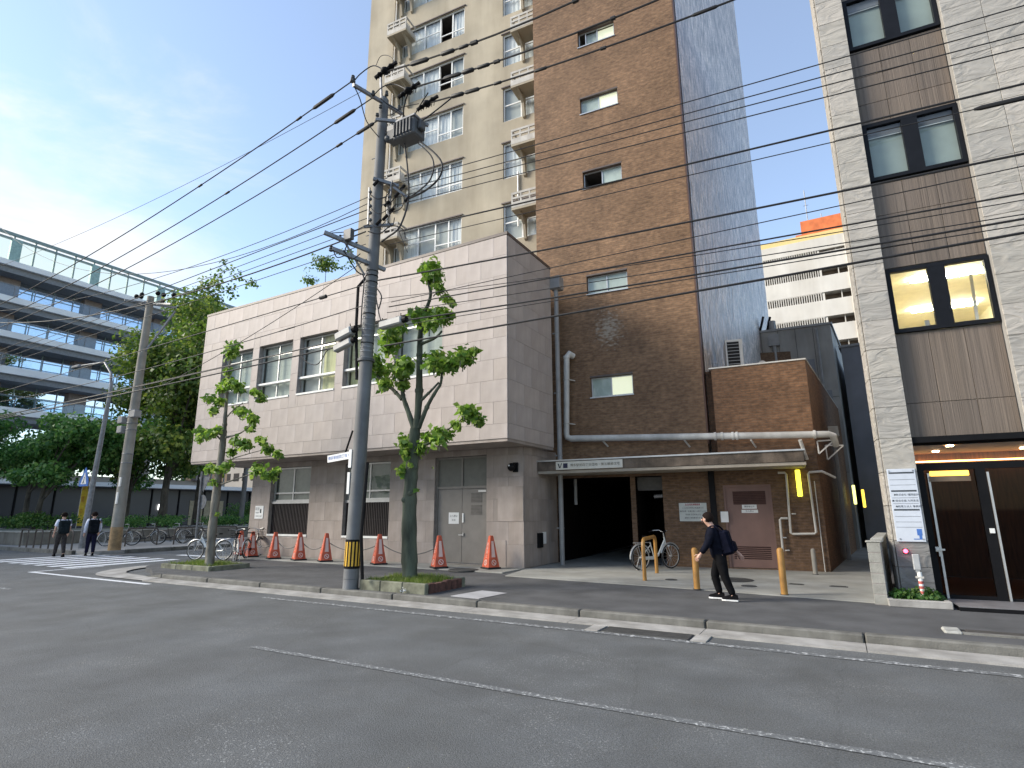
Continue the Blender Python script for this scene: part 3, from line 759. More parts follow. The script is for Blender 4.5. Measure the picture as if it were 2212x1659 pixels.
def ledge(u0, u1, zb, right=False):
    """small concrete shelf for an outdoor unit: slab, slatted front, two tapering brackets"""
    o = MB().box((u0, CV - .78, zb), (u1, CV - .002, zb + .10)).build('balcony_ledge', m_cream, tw, bevel=.01)
    b = MB()
    y0 = CV - .78
    b.box((u0, y0, zb + .10), (u1, y0 + .05, zb + .34)); b.box((u0, y0, zb + .46), (u1, y0 + .05, zb + .54)); b.box((u0, y0, zb + .66), (u1, y0 + .05, zb + .75))
    for k in range(4):
        x = u0 + (u1 - u0 - .06) * k / 3; b.box((x, y0 + .004, zb + .34), (x + .06, y0 + .046, zb + .70))
    for x in (u0, u1 - .05):
        b.box((x, y0 + .05, zb + .10), (x + .05, CV - .01, zb + .3)); b.box((x, y0 + .05, zb + .68), (x + .05, CV - .01, zb + .75))
    b.build('railing', m_ledge, o)
    for x in (u0 + .22, u1 - .30):
        n = 5
        prof = [(CV - .76, zb - .002), (CV - .003, zb - .002), (CV - .003, zb - .95), (CV - .10, zb - .9), (CV - .22, zb - .35), (CV - .45, zb - .12)]
        b = MB(); vs = [(x, y, z) for y, z in prof] + [(x + .1, y, z) for y, z in prof]; m = len(prof)
        b.add(vs, [tuple(range(m)), tuple(range(2 * m - 1, m - 1, -1))] + [(i, (i + 1) % m, m + (i + 1) % m, m + i) for i in range(m)])
        b.build('bracket', m_cream, o)
    return o
lz = [28.75, 26.1, 23.45, 20.85, 18.25, 15.65, 12.98]
for z in lz: ledge(-15.66, -14.57, z)
for z in [28.8, 26.2, 23.6, 21.0, 18.32, 15.65, 12.9]: ledge(-9.24, -8.08, z)
# outdoor units standing on some ledges
def ac_unit(u, v, z, lab, size=(.78, .30, .55), rz=0, fr=T, group=None):
    t = thing('outdoor_unit', lab, 'air conditioner', fr.w(u, v, z), fr.yaw + rz, group)
    a, d, h = size
    MB().box((-a / 2, -d / 2, .04), (a / 2, d / 2, h)).build('case', m_whitec, t, bevel=.015)
    b = MB()
    for k in range(9): b.box((-a * .42, -d / 2 - .012, .10 + k * (h - .16) / 9), (a * .18, -d / 2 - .001, .10 + k * (h - .16) / 9 + .022))
    b.torus((-a * .12, -d / 2 - .006, h * .54), (0, 1, 0), h * .36, .012, 20, 4); b.build('fan_grille', m_black, t)
    MB().prism(arc(-a * .12, h * .54, h * .34, 0, 345, 20), 0, .004).build('fan_opening', m_dark, t)
    o = t.children[-1]; o.rotation_euler = (math.pi / 2, 0, 0); o.location = (0, -d / 2 - .001, 0)
    b = MB(); b.box((-a * .4, -d * .5, 0), (-a * .3, d * .5, .04)); b.box((a * .3, -d * .5, 0), (a * .4, d * .5, .04)); b.build('foot', m_black, t)
    return t
for k, z in enumerate(lz):
    if k in (2, 3, 5, 6): ac_unit(-15.08, CV - .42, z + .10, 'small outdoor unit on a cream bay ledge, %s' % {2: 'highest one in view', 3: 'above the pole transformer', 5: 'below the pole transformer', 6: 'just above the clad roof'}[k], group='outdoor units on the cream ledges')
# brick front
bh = [(-6.24, z - zz_, -4.85, z) for z, zz_ in ((26.0, .68), (22.5, .66), (19.33, .68), (16.42, .64), (13.42, .66), (9.47, .66), (5.94, .66))]
px = lambda x, y, v=0: T.f(x, y, v)
gu0, gu1 = px(1207, 1215)[0], px(1370, 1215)[0]
eu0, eu1 = px(1381, 1215)[0], px(1441, 1215)[0]
du0, du1 = px(1572, 1180)[0], px(1678, 1180)[0]
dz1 = px(1615, 1047)[1]
low = [(gu0, .12, gu1, 2.72), (eu0, .12, eu1, 2.72), (du0, .16, du1, dz1)]
b = MB(); b.wall(-8.05, -2.76, 3.0, ZT, 0, bh, .16)
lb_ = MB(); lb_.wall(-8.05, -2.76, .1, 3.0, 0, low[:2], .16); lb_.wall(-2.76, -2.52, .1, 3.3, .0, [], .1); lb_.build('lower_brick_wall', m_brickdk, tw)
b.quad((-8.05, 0, .1), (-8.05, 12, .1), (-8.05, 12, ZT), (-8.05, 0, ZT)); b.quad((-2.76, 0, 3.3), (-2.76, .36, 3.3), (-2.76, .36, ZT), (-2.76, 0, ZT))
b.quad((-8.05, 0, ZT), (-2.76, 0, ZT), (-2.76, 12, ZT), (-8.05, 12, ZT))
b.build('brick_wall', m_brick, tw)
b = MB()
b.quad((-2.764, -.012, 3.6), (-2.72, -.012, 3.6), (-2.72, -.012, ZT), (-2.764, -.012, ZT)); b.quad((-2.72, -.012, 3.6), (-2.72, .36, 3.6), (-2.72, .36, ZT), (-2.72, -.012, ZT))
b.build('return_shade', M('brick return painted shade', (.085, .04, .025), .6), tw)  # dark brown puts the brick return's shade into its colour
SA = math.tan(R(8.9)); SD = 12.6
b = MB()
sb = lambda d: (-2.70 + d * SA, .36 + d)
b.quad((*sb(0), 4.5), (*sb(SD), 4.5), (*sb(SD), ZT), (*sb(0), ZT)); b.quad((*sb(SD), 4.5), (-8, 13.4, 4.5), (-8, 13.4, ZT), (*sb(SD), ZT))
b.quad((-2.76, .36, ZT), (*sb(0), ZT), (*sb(SD), ZT), (-8, 13.4, ZT))
b.build('side_wall', m_brickside, tw)
litw = emit('lit stair window', (.80, .78, .55), .32)
mist = M('frosted glass backing', (.50, .54, .48), .5, .08, 3)
for i, (a, z0, c, z1) in enumerate(bh):
    cc = {2: [None, mist, litw], 3: [mist, litw], 4: [None, mist], 5: [mist, mist], 6: [mist, litw]}.get(i, [mist, mist])
    if i == 2: window(tw, a + .01, z0 + .01, c - .01, z1 - .01, .12, m_alu, [a + .28, a + .72], [], .035, .04, cc, opened=0)
    else: window(tw, a + .01, z0 + .01, c - .01, z1 - .01, .12, m_alu, [(a + c) / 2 - .02], [], .035, .04, cc, gap=.03, opened=0 if i == 4 else None)
    MB().box((a - .02, -.03, z0 - .035), (c + .02, .12, z0 + .002)).build('sill', m_alu, tw)
    MB().box((a - .01, -.006, z1 - .001), (c + .01, .1, z1 + .05)).build('lintel', m_cap, tw)
# garage and entry recess, open and unlit
def recess(a, c, z1, dp, mats, name):
    b = MB(); b.quad((a, .01, .14), (a, dp, .14), (a, dp, z1), (a, .01, z1)); b.quad((c, .01, .14), (c, dp, .14), (c, dp, z1), (c, .01, z1)); b.quad((a, dp, .14), (c, dp, .14), (c, dp, z1), (a, dp, z1)); b.quad((a, .01, z1), (c, .01, z1), (c, dp, z1), (a, dp, z1))
    return b.build(name, mats, tw)
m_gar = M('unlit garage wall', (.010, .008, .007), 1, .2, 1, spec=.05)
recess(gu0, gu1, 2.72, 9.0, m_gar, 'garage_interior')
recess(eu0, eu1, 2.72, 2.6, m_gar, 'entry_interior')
MB().box((eu0 + .02, .2, 2.30), (eu1 - .02, .32, 2.70)).build('entry_fascia', M('grey fascia', (.085, .08, .075), .8), tw)
b = MB(); b.tube([(eu0 + .45, .5, 2.12), (eu1 - .1, .5, 2.14)], .055, 10); b.build('entry_lamp', M('unlit lamp tube', (.30, .29, .29), .4), tw, smooth=True)
b = MB(); b.box((eu0 + .55, 1.4, .16), (eu1 - .1, 1.44, 2.2)); b.build('entry_door', M('dark red door', (.05, .022, .02), .5), tw)
b = MB(); b.tube([(gu0 + .45, .5, 1.90), (gu0 + .45, .5, 2.72)], .055, 10); b.build('drain_pipe', m_pipeg, tw, smooth=True)
# metal service door
md = M('brown painted steel door', (.20, .115, .092), .55, .08, 2, stain=.15)
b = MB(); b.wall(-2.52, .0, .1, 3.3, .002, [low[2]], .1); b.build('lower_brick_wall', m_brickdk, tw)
dr = MB().box((du0 + .03, .07, .17), (du1 - .03, .10, dz1 - .03)).build('service_door', md, tw)
b = MB(); 
for (x0, x1, z0, z1) in ((du0, du0 + .05, .16, dz1), (du1 - .05, du1, .16, dz1), (du0 + .05, du1 - .05, dz1 - .06, dz1)): b.box((x0, .02, z0), (x1, .1, z1))
b.build('door_frame', md, dr)
lv = M('dark louvre', (.075, .035, .03), .6)
q0, q1 = px(1584, 1090), px(1652, 1060)
b = MB()
for k in range(8): z = q0[1] + (q1[1] - q0[1]) * k / 8; b.add([(q0[0], .066, z), (q1[0], .066, z), (q1[0], .04, z + .04), (q0[0], .04, z + .04)], [(0, 1, 2, 3)])
b.build('louvre', lv, dr)
q0, q1 = px(1612, 1208), px(1665, 1180)
b = MB()
for k in range(7): z = q0[1] + (q1[1] - q0[1]) * k / 7; b.add([(q0[0] - .3, .066, z), (q1[0], .066, z), (q1[0], .045, z + .03), (q0[0] - .3, .045, z + .03)], [(0, 1, 2, 3)])
b.build('louvre', lv, dr)
for (x0, y0, x1, y1, s) in ((1603, 1099, 1634, 1090, '関係者以外'), (1602, 1108, 1637, 1101, '立入禁止')):
    a_, c_ = px(x0, y0), px(x1, y1)
    MB().box((a_[0], .058, a_[1]), (c_[0], .068, c_[1])).build('door_plate', m_paper, dr)
    text(s, .055, m_ink, dr, ((a_[0] + c_[0]) / 2, .056, (a_[1] + c_[1]) / 2), name='lettering')
# dark downpipe / slot between entry brick and door wall
q = px(1543, 1100); MB().box((q[0] - .09, -.10, .14), (q[0] + .07, -.002, 2.8)).build('dark_pipe_cover', m_black, tw)
q0, q1 = px(1558, 1128), px(1571, 1105); MB().box((q0[0], -.02, q0[1]), (q1[0] + .02, -.003, q1[1])).build('white_box', m_paper, tw)
# notice board
q0, q1 = px(1469, 1126), px(1526, 1086)
t = thing('notice_board', 'white notice board with a red heading on the brick wall behind the walking man', 'notice board', T.w((q0[0] + q1[0]) / 2, -.004, q0[1]), T.yaw)
hw, hh = (q1[0] - q0[0]) / 2, q1[1] - q0[1]
MB().box((-hw, -.02, 0), (hw, 0, hh)).build('board', M('notice sheet', (.50, .52, .49), .7, .05), t, bevel=.004)
MB().box((-hw * .55, -.022, hh * .86), (hw * .55, -.0205, hh * .96)).build('heading', m_red, t)
text('駐輪場利用上の注意', .06, m_paper, t, (0, -.0225, hh * .91), sx=.9)
for k, s in enumerate(['ここは住宅専用の駐輪場です', '無断駐車・駐輪は固くお断りします', '管理者 住宅供給公社', '連絡先 管理事務所まで']): text(s, .052, m_ink, t, (0, -.022, hh * (.72 - k * .18)), sx=.9)
# annex (low brick block on the right, its side following the plot boundary)
an = thing('brick_annex', 'low red brown brick block beside the tower with an outdoor unit on its roof', 'building', T.o, T.yaw)
BD = math.tan(R(8.9))
bd = lambda d: (0 + d * BD, d)
b = MB(); b.quad((-2.5, -.006, 3.3), (0, -.006, 3.3), (0, -.006, 5.82), (-2.5, -.006, 5.82)); b.quad((-2.5, -.006, 3.3), (-2.5, .4, 3.3), (-2.5, .4, 5.82), (-2.5, -.006, 5.82))
b.quad((0, -.006, .1), (*bd(9.5), .1), (*bd(9.5), 5.82), (0, -.006, 5.82)); b.quad((-2.7, .36, 3.3), (-2.5, .36, 3.3), (-2.5, .36, 5.82), (-2.7, .36, 5.82))
b.build('wall', m_annex, an)
b = MB(); b.prism([(-2.56, -.03), (.02, -.03), (*bd(9.5),), (-1.5, 9.5), (-2.6, .5)], 5.80, 5.84); b.build('coping', m_pipe, an)
t = thing('outdoor_unit', 'white outdoor unit with black louvres standing on the brick annex roof', 'air conditioner', T.w(-1.86, 1.0, 5.84), T.yaw + R(8))
MB().box((-.25, 0, .06), (.25, .75, 1.08)).build('case', m_whitec, t, bevel=.015)
b = MB(); b.box((-.20, -.012, .14), (.15, -.002, 1.0))
b.build('louvre_opening', m_dark, t)
b = MB()
for k in range(8): b.box((-.20, -.028, .17 + k * .105), (.15, -.013, .19 + k * .105))
b.build('louvre', m_pipeg, t)
b = MB(); b.box((.252, .25, .35), (.262, .6, .75)); b.build('side_grille', m_pipeg, t)
b = MB(); b.box((-.24, .05, 0), (-.1, .7, .06)); b.box((.1, .05, 0), (.24, .7, .06)); b.build('foot', m_black, t)
t = thing('roof_fan', 'dark low ventilator on the annex roof right of the outdoor unit', 'ventilator', T.w(-1.05, .8, 5.84), T.yaw)
MB().box((-.28, -.16, 0), (.22, .16, .05)).build('base', m_pipeg, t); b = MB(); b.tube([(-.05, -.12, .12), (-.05, .12, .12)], .11, 12); b.box((-.05, -.12, .05), (.2, .12, .16)); b.build('housing', m_pipeg, t)
# canopy over the entrance
VC = -1.35
cu0, cu1 = px(1161, 993, VC)[0], px(1735, 970, VC)[0]
ct, cbz = 3.20, 2.84
cp = thing('entrance_canopy', 'long flat brown canopy over the garage entrance with a name board on its fascia', 'canopy', T.w((cu0 + cu1) / 2, VC, 2.8), T.yaw)
cw = (cu1 - cu0) / 2
b = MB(); b.box((-cw, 0, .08), (cw, -VC - .01, .36)); b.build('fascia', M('canopy render', (.135, .105, .08), .85, .3, 3, .5, 30, stain=.35, sscale=2), cp, bevel=.01)
b = MB(); b.box((-cw - .03, -.03, .36), (cw + .03, -VC - .01, .40)); b.build('flashing', m_alu, cp)
b = MB(); b.box((-cw + .01, .02, .0), (cw + .03, -VC - .01, .079)); b.build('soffit', M('canopy soffit', (.36, .32, .265), .8, .1, 2, stain=.2), cp)
def onc(x, y): u, z = T.f(x, y, VC); return u - (cu0 + cu1) / 2, z - 2.8
q0, q1 = onc(1202, 1013), onc(1345, 992)
nb = MB().box((q0[0], -.05, .10), (q1[0], -.002, .335)).build('name_board', M('cream sign board', (.60, .57, .49), .5, .05), cp, bevel=.004)
wN = q1[0] - q0[0]
b = MB(); b.box((q0[0] + wN * .115, -.053, .145), (q0[0] + wN * .185, -.0505, .285)); b.build('emblem_block', M('navy print', (.02, .02, .05), .6), nb)
b = MB(); b.add([(q0[0] + wN * .03, -.053, .28), (q0[0] + wN * .05, -.053, .28), (q0[0] + wN * .068, -.053, .16), (q0[0] + wN * .052, -.053, .145)], [(0, 1, 2, 3)]); b.add([(q0[0] + wN * .062, -.053, .145), (q0[0] + wN * .075, -.053, .16), (q0[0] + wN * .10, -.053, .29), (q0[0] + wN * .085, -.053, .29)], [(0, 1, 2, 3)]); b.build('emblem', m_ink, nb)
text('博多駅前四丁目団地・第五職員住宅', .088, M('brown print', (.07, .06, .03), .6), nb, (q0[0] + wN * .595, -.053, .215), sx=1.06)
# big white drain pipe
zp = T.f(1500, 943, -.32)[1]
dp = thing('drain_pipe_run', 'thick white drain pipe running along the brick wall above the canopy', 'pipe', T.w(-3.4, -.32, zp), T.yaw)
def dpp(x, y, v=-.32): u, z = T.f(x, y, v); return Vector((u + 3.4, v + .32, z - zp))
a0, a1, a2 = dpp(1224, 768), dpp(1224, 948), dpp(1790, 938)
b = MB(); b.tube([a0 + Vector((.16, .2, .0)), a0 + Vector((.07, .04, .06)), a0 + Vector((0, 0, -.04)), a1 + Vector((0, 0, .16)), a1 + Vector((.03, 0, .05)), a1 + Vector((.14, 0, 0)), a2, a2 + Vector((.10, .05, -.03)), dpp(1806, 962, 0)], [.10, .105, .095, .092, .1, .1, .088, .09, .08], 14)
b.build('pipe', m_pipe, dp, smooth=True)
b = MB()
for x in (1545, 1560, 1583, 1592, 1760): q = dpp(x, 943); q.z = a1.z + (a2.z - a1.z) * (q.x - a1.x) / (a2.x - a1.x); b.tube([q - Vector((.03, 0, 0)), q + Vector((.03, 0, 0))], .115, 14)
b.tube([a0 + Vector((0, 0, -.10)), a0 + Vector((0, 0, -.02))], .115, 14); b.build('coupling', m_pipe, dp, smooth=True)
b = MB()
for x in (1300, 1478, 1622): q = dpp(x, 950); b.tube([q + Vector((0, 0, .0)), q + Vector((.10, .30, -.18))], .028, 6)
q = dpp(1728, 950); b.tube([q, q + Vector((.12, .32, -.5))], .05, 8)
for y in (820, 915): q = dpp(1224, y); b.torus(q, (0, 0, 1), .10, .014, 12, 5); b.tube([q + Vector((.08, .05, 0)), q + Vector((.18, .3, 0))], .02, 6)
b.build('bracket', m_pipe, dp, smooth=True)
# triangular pipe support at the annex corner
t = thing('pipe_support', 'white triangular steel support frame at the end of the thick drain pipe', 'bracket', T.w(0, 0, 3.3), T.yaw)
def lp(x, y, v=-.05): u, z = T.f(x, y, v); return (u, v, z - 3.3)
b = MB()
for tri, v in (([(1765, 953), (1803, 950), (1769, 980)], -.12), ([(1783, 962), (1822, 962), (1788, 993)], .35)):
    ps = [lp(x, y, v) for x, y in tri]
    for k in range(3): b.bar(ps[k], ps[(k + 1) % 3], .035, .035)
b.build('frame', m_pipe, t)
# wall pipes right of the door
t = thing('wall_pipes', 'pale U shaped pipes fixed to the brick wall around a yellow lamp', 'pipe', T.w(-.7, 0, .14), T.yaw)
def wp(u_, v_, off=-.09): u, z = T.f(1497.7 + u_ / 4, 921.6 + v_ / 4, off); return Vector((u + .7, off, z - .14))
b = MB(); b.tube([wp(730, 398), wp(790, 398), wp(802, 412), wp(842, 918), wp(862, 928), wp(1045, 926), wp(1062, 912), wp(992, 408), wp(1003, 394), wp(1110, 386), wp(1225, 440, .3)], .032, 10); b.build('pipe', m_pipe, t, smooth=True)
b = MB(); b.tube([wp(775, 1080), wp(748, 805), wp(760, 792), wp(815, 792)], .032, 10); b.build('pipe', m_pipe, t, smooth=True)
b = MB(); b.tube([wp(1045, 470, -.04), wp(1143, 1275, -.04)], .014, 6); b.build('conduit', m_pipe, t, smooth=True)
b = MB()
for (x, y) in ((870, 753), (815, 1070), (790, 960)): q = wp(x, y); b.tube([q - Vector((.05, 0, 0)), q + Vector((.04, .06, 0))], .018, 6)
b.build('valve', m_white, t, smooth=True)
q0, q1 = px(1717, 1072, -.06), px(1734, 1015, -.06)
t = thing('wall_lamp', 'lit yellow oblong wall lamp on the brick wall under the canopy end', 'lamp', T.w((q0[0] + q1[0]) / 2, -.003, q0[1]), T.yaw)
hh = q1[1] - q0[1]
MB().box((-.055, -.10, 0), (.055, -.02, hh)).build('diffuser', emit('yellow lamp', (.95, .85, .04), 1.5), t, bevel=.012)
MB().box((-.065, -.02, -.01), (.065, .0, hh + .01)).build('back_plate', m_whitec, t)
# rear wing behind the annex: dark grey box with a flashing, windows and a hopper
rw = thing('rear_wing', 'dark grey rendered block rising behind the brick annex', 'building', T.w(-1.2, 10, 0), T.yaw)
b = MB(); b.prism([(.02, 0), (2.86, 0), (2.86 + 20 * BD, 20), (.5, 20)], 0, 9.62); b.build('wall', m_dkgrey, rw)
b = MB(); b.prism([(-.03, -.04), (2.92, -.04), (2.92 + 20.1 * BD, 20.1), (.5, 20.1)], 9.625, 9.72); b.build('flashing', m_pipeg, rw)
for (x0, y0, x1, y1) in ((1735, 830, 1759, 775), (1782, 880, 1797, 842)):
    a_, c_ = T.f(x0, y0, 9.97), T.f(x1, y1, 9.97)
    MB().box((a_[0] + 1.2, -.03, a_[1]), (c_[0] + 1.2, -.003, c_[1])).build('shutter', m_bluegrey, rw)
b = MB(); q = T.f(1672, 742, 9.8); b.box((q[0] + 1.0, -.22, q[1] - .1), (q[0] + 1.42, -.003, q[1] + .42)); b.tube([(q[0] + 1.2, -.1, 5.8), (q[0] + 1.2, -.1, q[1] - .1)], .09, 8); b.build('rain_hopper', m_pipeg, rw)
b = MB(); q = T.f(1650, 697, 9.9); b.bar((q[0] + 1.0, .1, 9.72), (q[0] + 1.2, .1, 10.4), .1, .1); b.bar((q[0] + 1.3, .1, 9.72), (q[0] + 1.48, .1, 10.35), .1, .1); b.build('roof_stand', m_black, rw)
MB().tube([(.55, .2, 9.72), (.55, .2, 10.15)], .18, 10).build('roof_vent', m_pipeg, rw)
# low link wall between tower side and wing
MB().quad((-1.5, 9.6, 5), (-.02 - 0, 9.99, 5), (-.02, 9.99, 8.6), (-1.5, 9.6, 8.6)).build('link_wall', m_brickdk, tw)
b = MB()
for k in range(4): b.box((.05 + k * .7, -.012, .1), (.062 + k * .7, -.002, 9.6))
for z in (3.2, 6.4): b.box((.04, -.014, z), (2.84, -.003, z + .012))
b.build('panel_joint', m_dark, rw)
b = MB(); b.tube([(2.3, -.06, 5), (2.3, -.06, 9.5)], .05, 8); b.box((1.5, -.10, 7.6), (1.8, -.003, 7.85)); b.build('wall_vent', m_pipeg, rw)
# neighbour house along the alley
ah = thing('alley_house', 'blue grey sided house wall on the far side of the narrow alley', 'building', (1.05, 29.4, 0), R(-4.9))
b = MB(); b.box((-.12, -1, 0), (4, 0, 8.75)); b.box((-.1, 0, 0), (3.9, 8, 8.6)); b.build('wall', m_bluegrey, ah)
b = MB(); b.box((-.2, -1.06, 8.75), (4, 0, 8.85)); b.build('roof_edge', m_pipeg, ah)
# annex hopper + downpipe on its alley side
q = T.w(*bd(4.2))
t = thing('rain_downpipe', 'pale hopper and downpipe on the alley side of the brick annex', 'downpipe', (q.x + .12, q.y, 0), T.yaw)
b = MB(); b.box((-.16, -.15, 4.05), (.16, .15, 4.4)); b.build('hopper', m_pipe, t, bevel=.02)
b = MB(); b.tube([(0, 0, .15), (0, 0, 4.05)], .06, 8); b.build('pipe', m_pipeg, t, smooth=True)
for k, (x, y, c) in enumerate([(1846, 1072, (.85, .85, .25)), (1866, 1080, (.95, .62, .06))]):
    q = G.w(*(lambda a: (a[0], 25.5 + k * 2, a[1] - .3))(G.f(x, y, 25.5 + k * 2)))
    t = thing('alley_lamp', ['pale yellow wall lamp glowing in the dark alley, the left one', 'orange wall lamp glowing in the dark alley, the right one'][k], 'lamp', q)
    MB().box((-.05, -.05, 0), (.05, .05, .72)).build('diffuser', emit('alley lamp %d' % k, c, 1.0), t, bevel=.02)
    MB().box((-.05, .06, .1), (.05, .3, .65)).build('mount', m_black, t)
# block wall between forecourt and office
bw = thing('block_wall', 'low pale concrete block wall between the forecourt and the office planter', 'wall', (.44, 11.98, .12), R(-4.7))
zt = G.f(1895, 1172, 12)[1] - .12
blk = [M('block %d' % k, (.36 * f, .36 * f, .33 * f), .9, .14, 6, .5, 60, stain=.25) for k, f in enumerate((1, .93, 1.06))]
for s_ in range(3):
    off = s_ * .0
for r_ in range(6):
    hgt = zt / 6
    for k in range(8):
        o = MB().box((-.10, k * .4 + (.2 if r_ % 2 else 0), r_ * hgt + .004), (.10, k * .4 + (.2 if r_ % 2 else 0) + .392, (r_ + 1) * hgt - .004))
        if r_ % 2 == 1 and k == 0: MB().box((-.10, 0, r_ * hgt + .004), (.10, .192, (r_ + 1) * hgt - .004)).build('block', blk[1], bw, bevel=.006)
        o.build('block', blk[rnd.randrange(3)], bw, bevel=.006)
b = MB(); b.box((-.12, -.01, zt), (.12, .16, zt + .03)); b.box((-.05, .2, zt), (.14, 3.3, zt + .06)); b.build('capping', blk[2], bw, bevel=.01)
b = MB(); b.box((-.093, .003, 0), (.093, 3.3, zt - .01)); b.build('mortar', m_joint, bw)
# ------------------------------------------------------------------ stone fronted office (frame B)
def stonemat(name, col):
    m = bpy.data.materials.new(name); m.use_nodes = True
    t = m.node_tree; P = t.nodes['Principled BSDF']; P.inputs['Roughness'].default_value = .7
    nn = t.nodes.new; lk = t.links.new
    tc = nn('ShaderNodeTexCoord'); oi = nn('ShaderNodeObjectInfo')
    ad = nn('ShaderNodeVectorMath'); ad.operation = 'ADD'
    sc = nn('ShaderNodeVectorMath'); sc.operation = 'SCALE'; sc.inputs['Scale'].default_value = 40
    cb = nn('ShaderNodeCombineXYZ'); lk(oi.outputs['Random'], cb.inputs[0]); lk(oi.outputs['Random'], cb.inputs[2]); lk(cb.outputs[0], sc.inputs[0])
    lk(tc.outputs['Object'], ad.inputs[0]); lk(sc.outputs[0], ad.inputs[1])
    mp = nn('ShaderNodeMapping'); mp.inputs['Scale'].default_value = (1.5, 1.5, 3.6); mp.inputs['Rotation'].default_value = (0, R(24), 0); lk(ad.outputs[0], mp.inputs[0])
    n = nn('ShaderNodeTexNoise'); n.inputs['Scale'].default_value = 1.5; n.inputs['Detail'].default_value = 6; n.inputs['Distortion'].default_value = 1.4; lk(mp.outputs[0], n.inputs['Vector'])
    b = nn('ShaderNodeBump'); b.inputs['Strength'].default_value = .6; b.inputs['Distance'].default_value = .07; lk(n.outputs[0], b.inputs['Height']); lk(b.outputs[0], P.inputs['Normal'])
    r = nn('ShaderNodeValToRGB'); r.color_ramp.elements[0].position = .3; r.color_ramp.elements[1].position = .7
    r.color_ramp.elements[0].color = (*[c * .82 for c in col], 1); r.color_ramp.elements[1].color = (*[c * 1.08 for c in col], 1); lk(n.outputs[0], r.inputs[0]); lk(r.outputs[0], P.inputs['Base Color'])
    return m
m_stone = [stonemat('split stone %d' % k, c) for k, c in enumerate([(.395, .37, .325), (.365, .345, .31), (.42, .39, .345)])]
def ribmat(name, col): return M(name, col, .6, .16, 2.2, .5, 9, stain=.12, stretch=(9, 9, .12), detail=6)
m_rib = [ribmat('ribbed panel %d' % k, c) for k, c in enumerate([(.165, .130, .102), (.152, .121, .096), (.172, .136, .106)])]
of = thing('stone_office', 'office building with rough pale stone piers and black framed windows at the right edge', 'building', B.o, B.yaw)
OZ = 20.0
wz = [(11.33, 12.62), (8.2, 9.5), (4.98, 6.28), (14.6, 15.9), (17.8, 19.1)]
PL0, PL1, PR0, PR1 = -.17, .33, 1.965, 9.0
# carcass behind the cladding
b = MB()
wh = [(.35, a, 1.955, c) for a, c in wz]
b.wall(PL1, PR0, 2.98, OZ, .19, wh, .06)
b.quad((PL0 + .01, .02, .12), (PL1, .02, .12), (PL1, .02, OZ), (PL0 + .01, .02, OZ)); b.quad((PR0, .02, 3.02), (PR1, .02, 3.02), (PR1, .02, OZ), (PR0, .02, OZ))
b.quad((PL1, .02, .12), (PL1, .4, .12), (PL1, .4, OZ), (PL1, .02, OZ)); b.quad((PR0, .02, 3.0), (PR0, .2, 3.0), (PR0, .2, OZ), (PR0, .02, OZ))
b.quad((PL0 + .01, .02, .12), (PL0 + .01, .5, .12), (PL0 + .01, .5, OZ), (PL0 + .01, .02, OZ)); b.quad((PL0 + .01, .5, .12), (1.75, 11, .12), (1.75, 11, OZ), (PL0 + .01, .5, OZ))
b.quad((1.75, 11, .12), (9, 11, .12), (9, 11, OZ), (1.75, 11, OZ)); b.quad((PL0 + .01, .02, OZ), (PR1, .02, OZ), (PR1, 11, OZ), (1.75, 11, OZ))
b.quad((PR0, .02, 3.02), (PR0, .6, 3.02), (PR1, .6, 3.02), (PR1, .02, 3.02))
b.build('wall', m_dkgrey, of)
zj = [.14, .72, 1.17, 1.77, 2.37, 2.98, 3.56, 4.12, 4.68, 5.25, 5.82, 6.39, 6.96, 7.53, 8.10, 8.67, 9.24, 9.81, 10.38, 10.95, 11.52, 12.09, 12.66, 13.23, 13.8, 14.4, 15]
m_stdk = [stonemat('dark base stone', (.20, .195, .185))]
panels(of, PL0, PL1, zj[:3], .6, (0, -.02), [], m_stdk, shift=0, gap=.007, th=.045, bevel=.003, jit=.003)
panels(of, PL0, PL1, zj[2:], .6, (0, -.02), [], m_stone, shift=0, gap=.007, th=.045, bevel=.003, jit=.004)
panels(of, PL0 + .52 - .52, .0, zj, .5, (PL0, .03), [], m_stone, along='y', shift=0, gap=.01, th=.03) if False else None
zr = [z for z in zj if z > 2.9]
panels(of, PR0, PR0 + .63, zr, .63, (0, -.02), [], m_stone, shift=0, gap=.007, th=.045, bevel=.003, jit=.004)
panels(of, PR0 + .63, PR0 + 3.15, zr, .84, (0, -.02), [], m_stone, shift=0, gap=.007, th=.045, bevel=.003, jit=.004)
# side face of the left pier
panels(of, .03, .5, zj, .5, (PL0, 0), [], m_stone, along='y', shift=0, gap=.01, th=.03, bevel=.004)
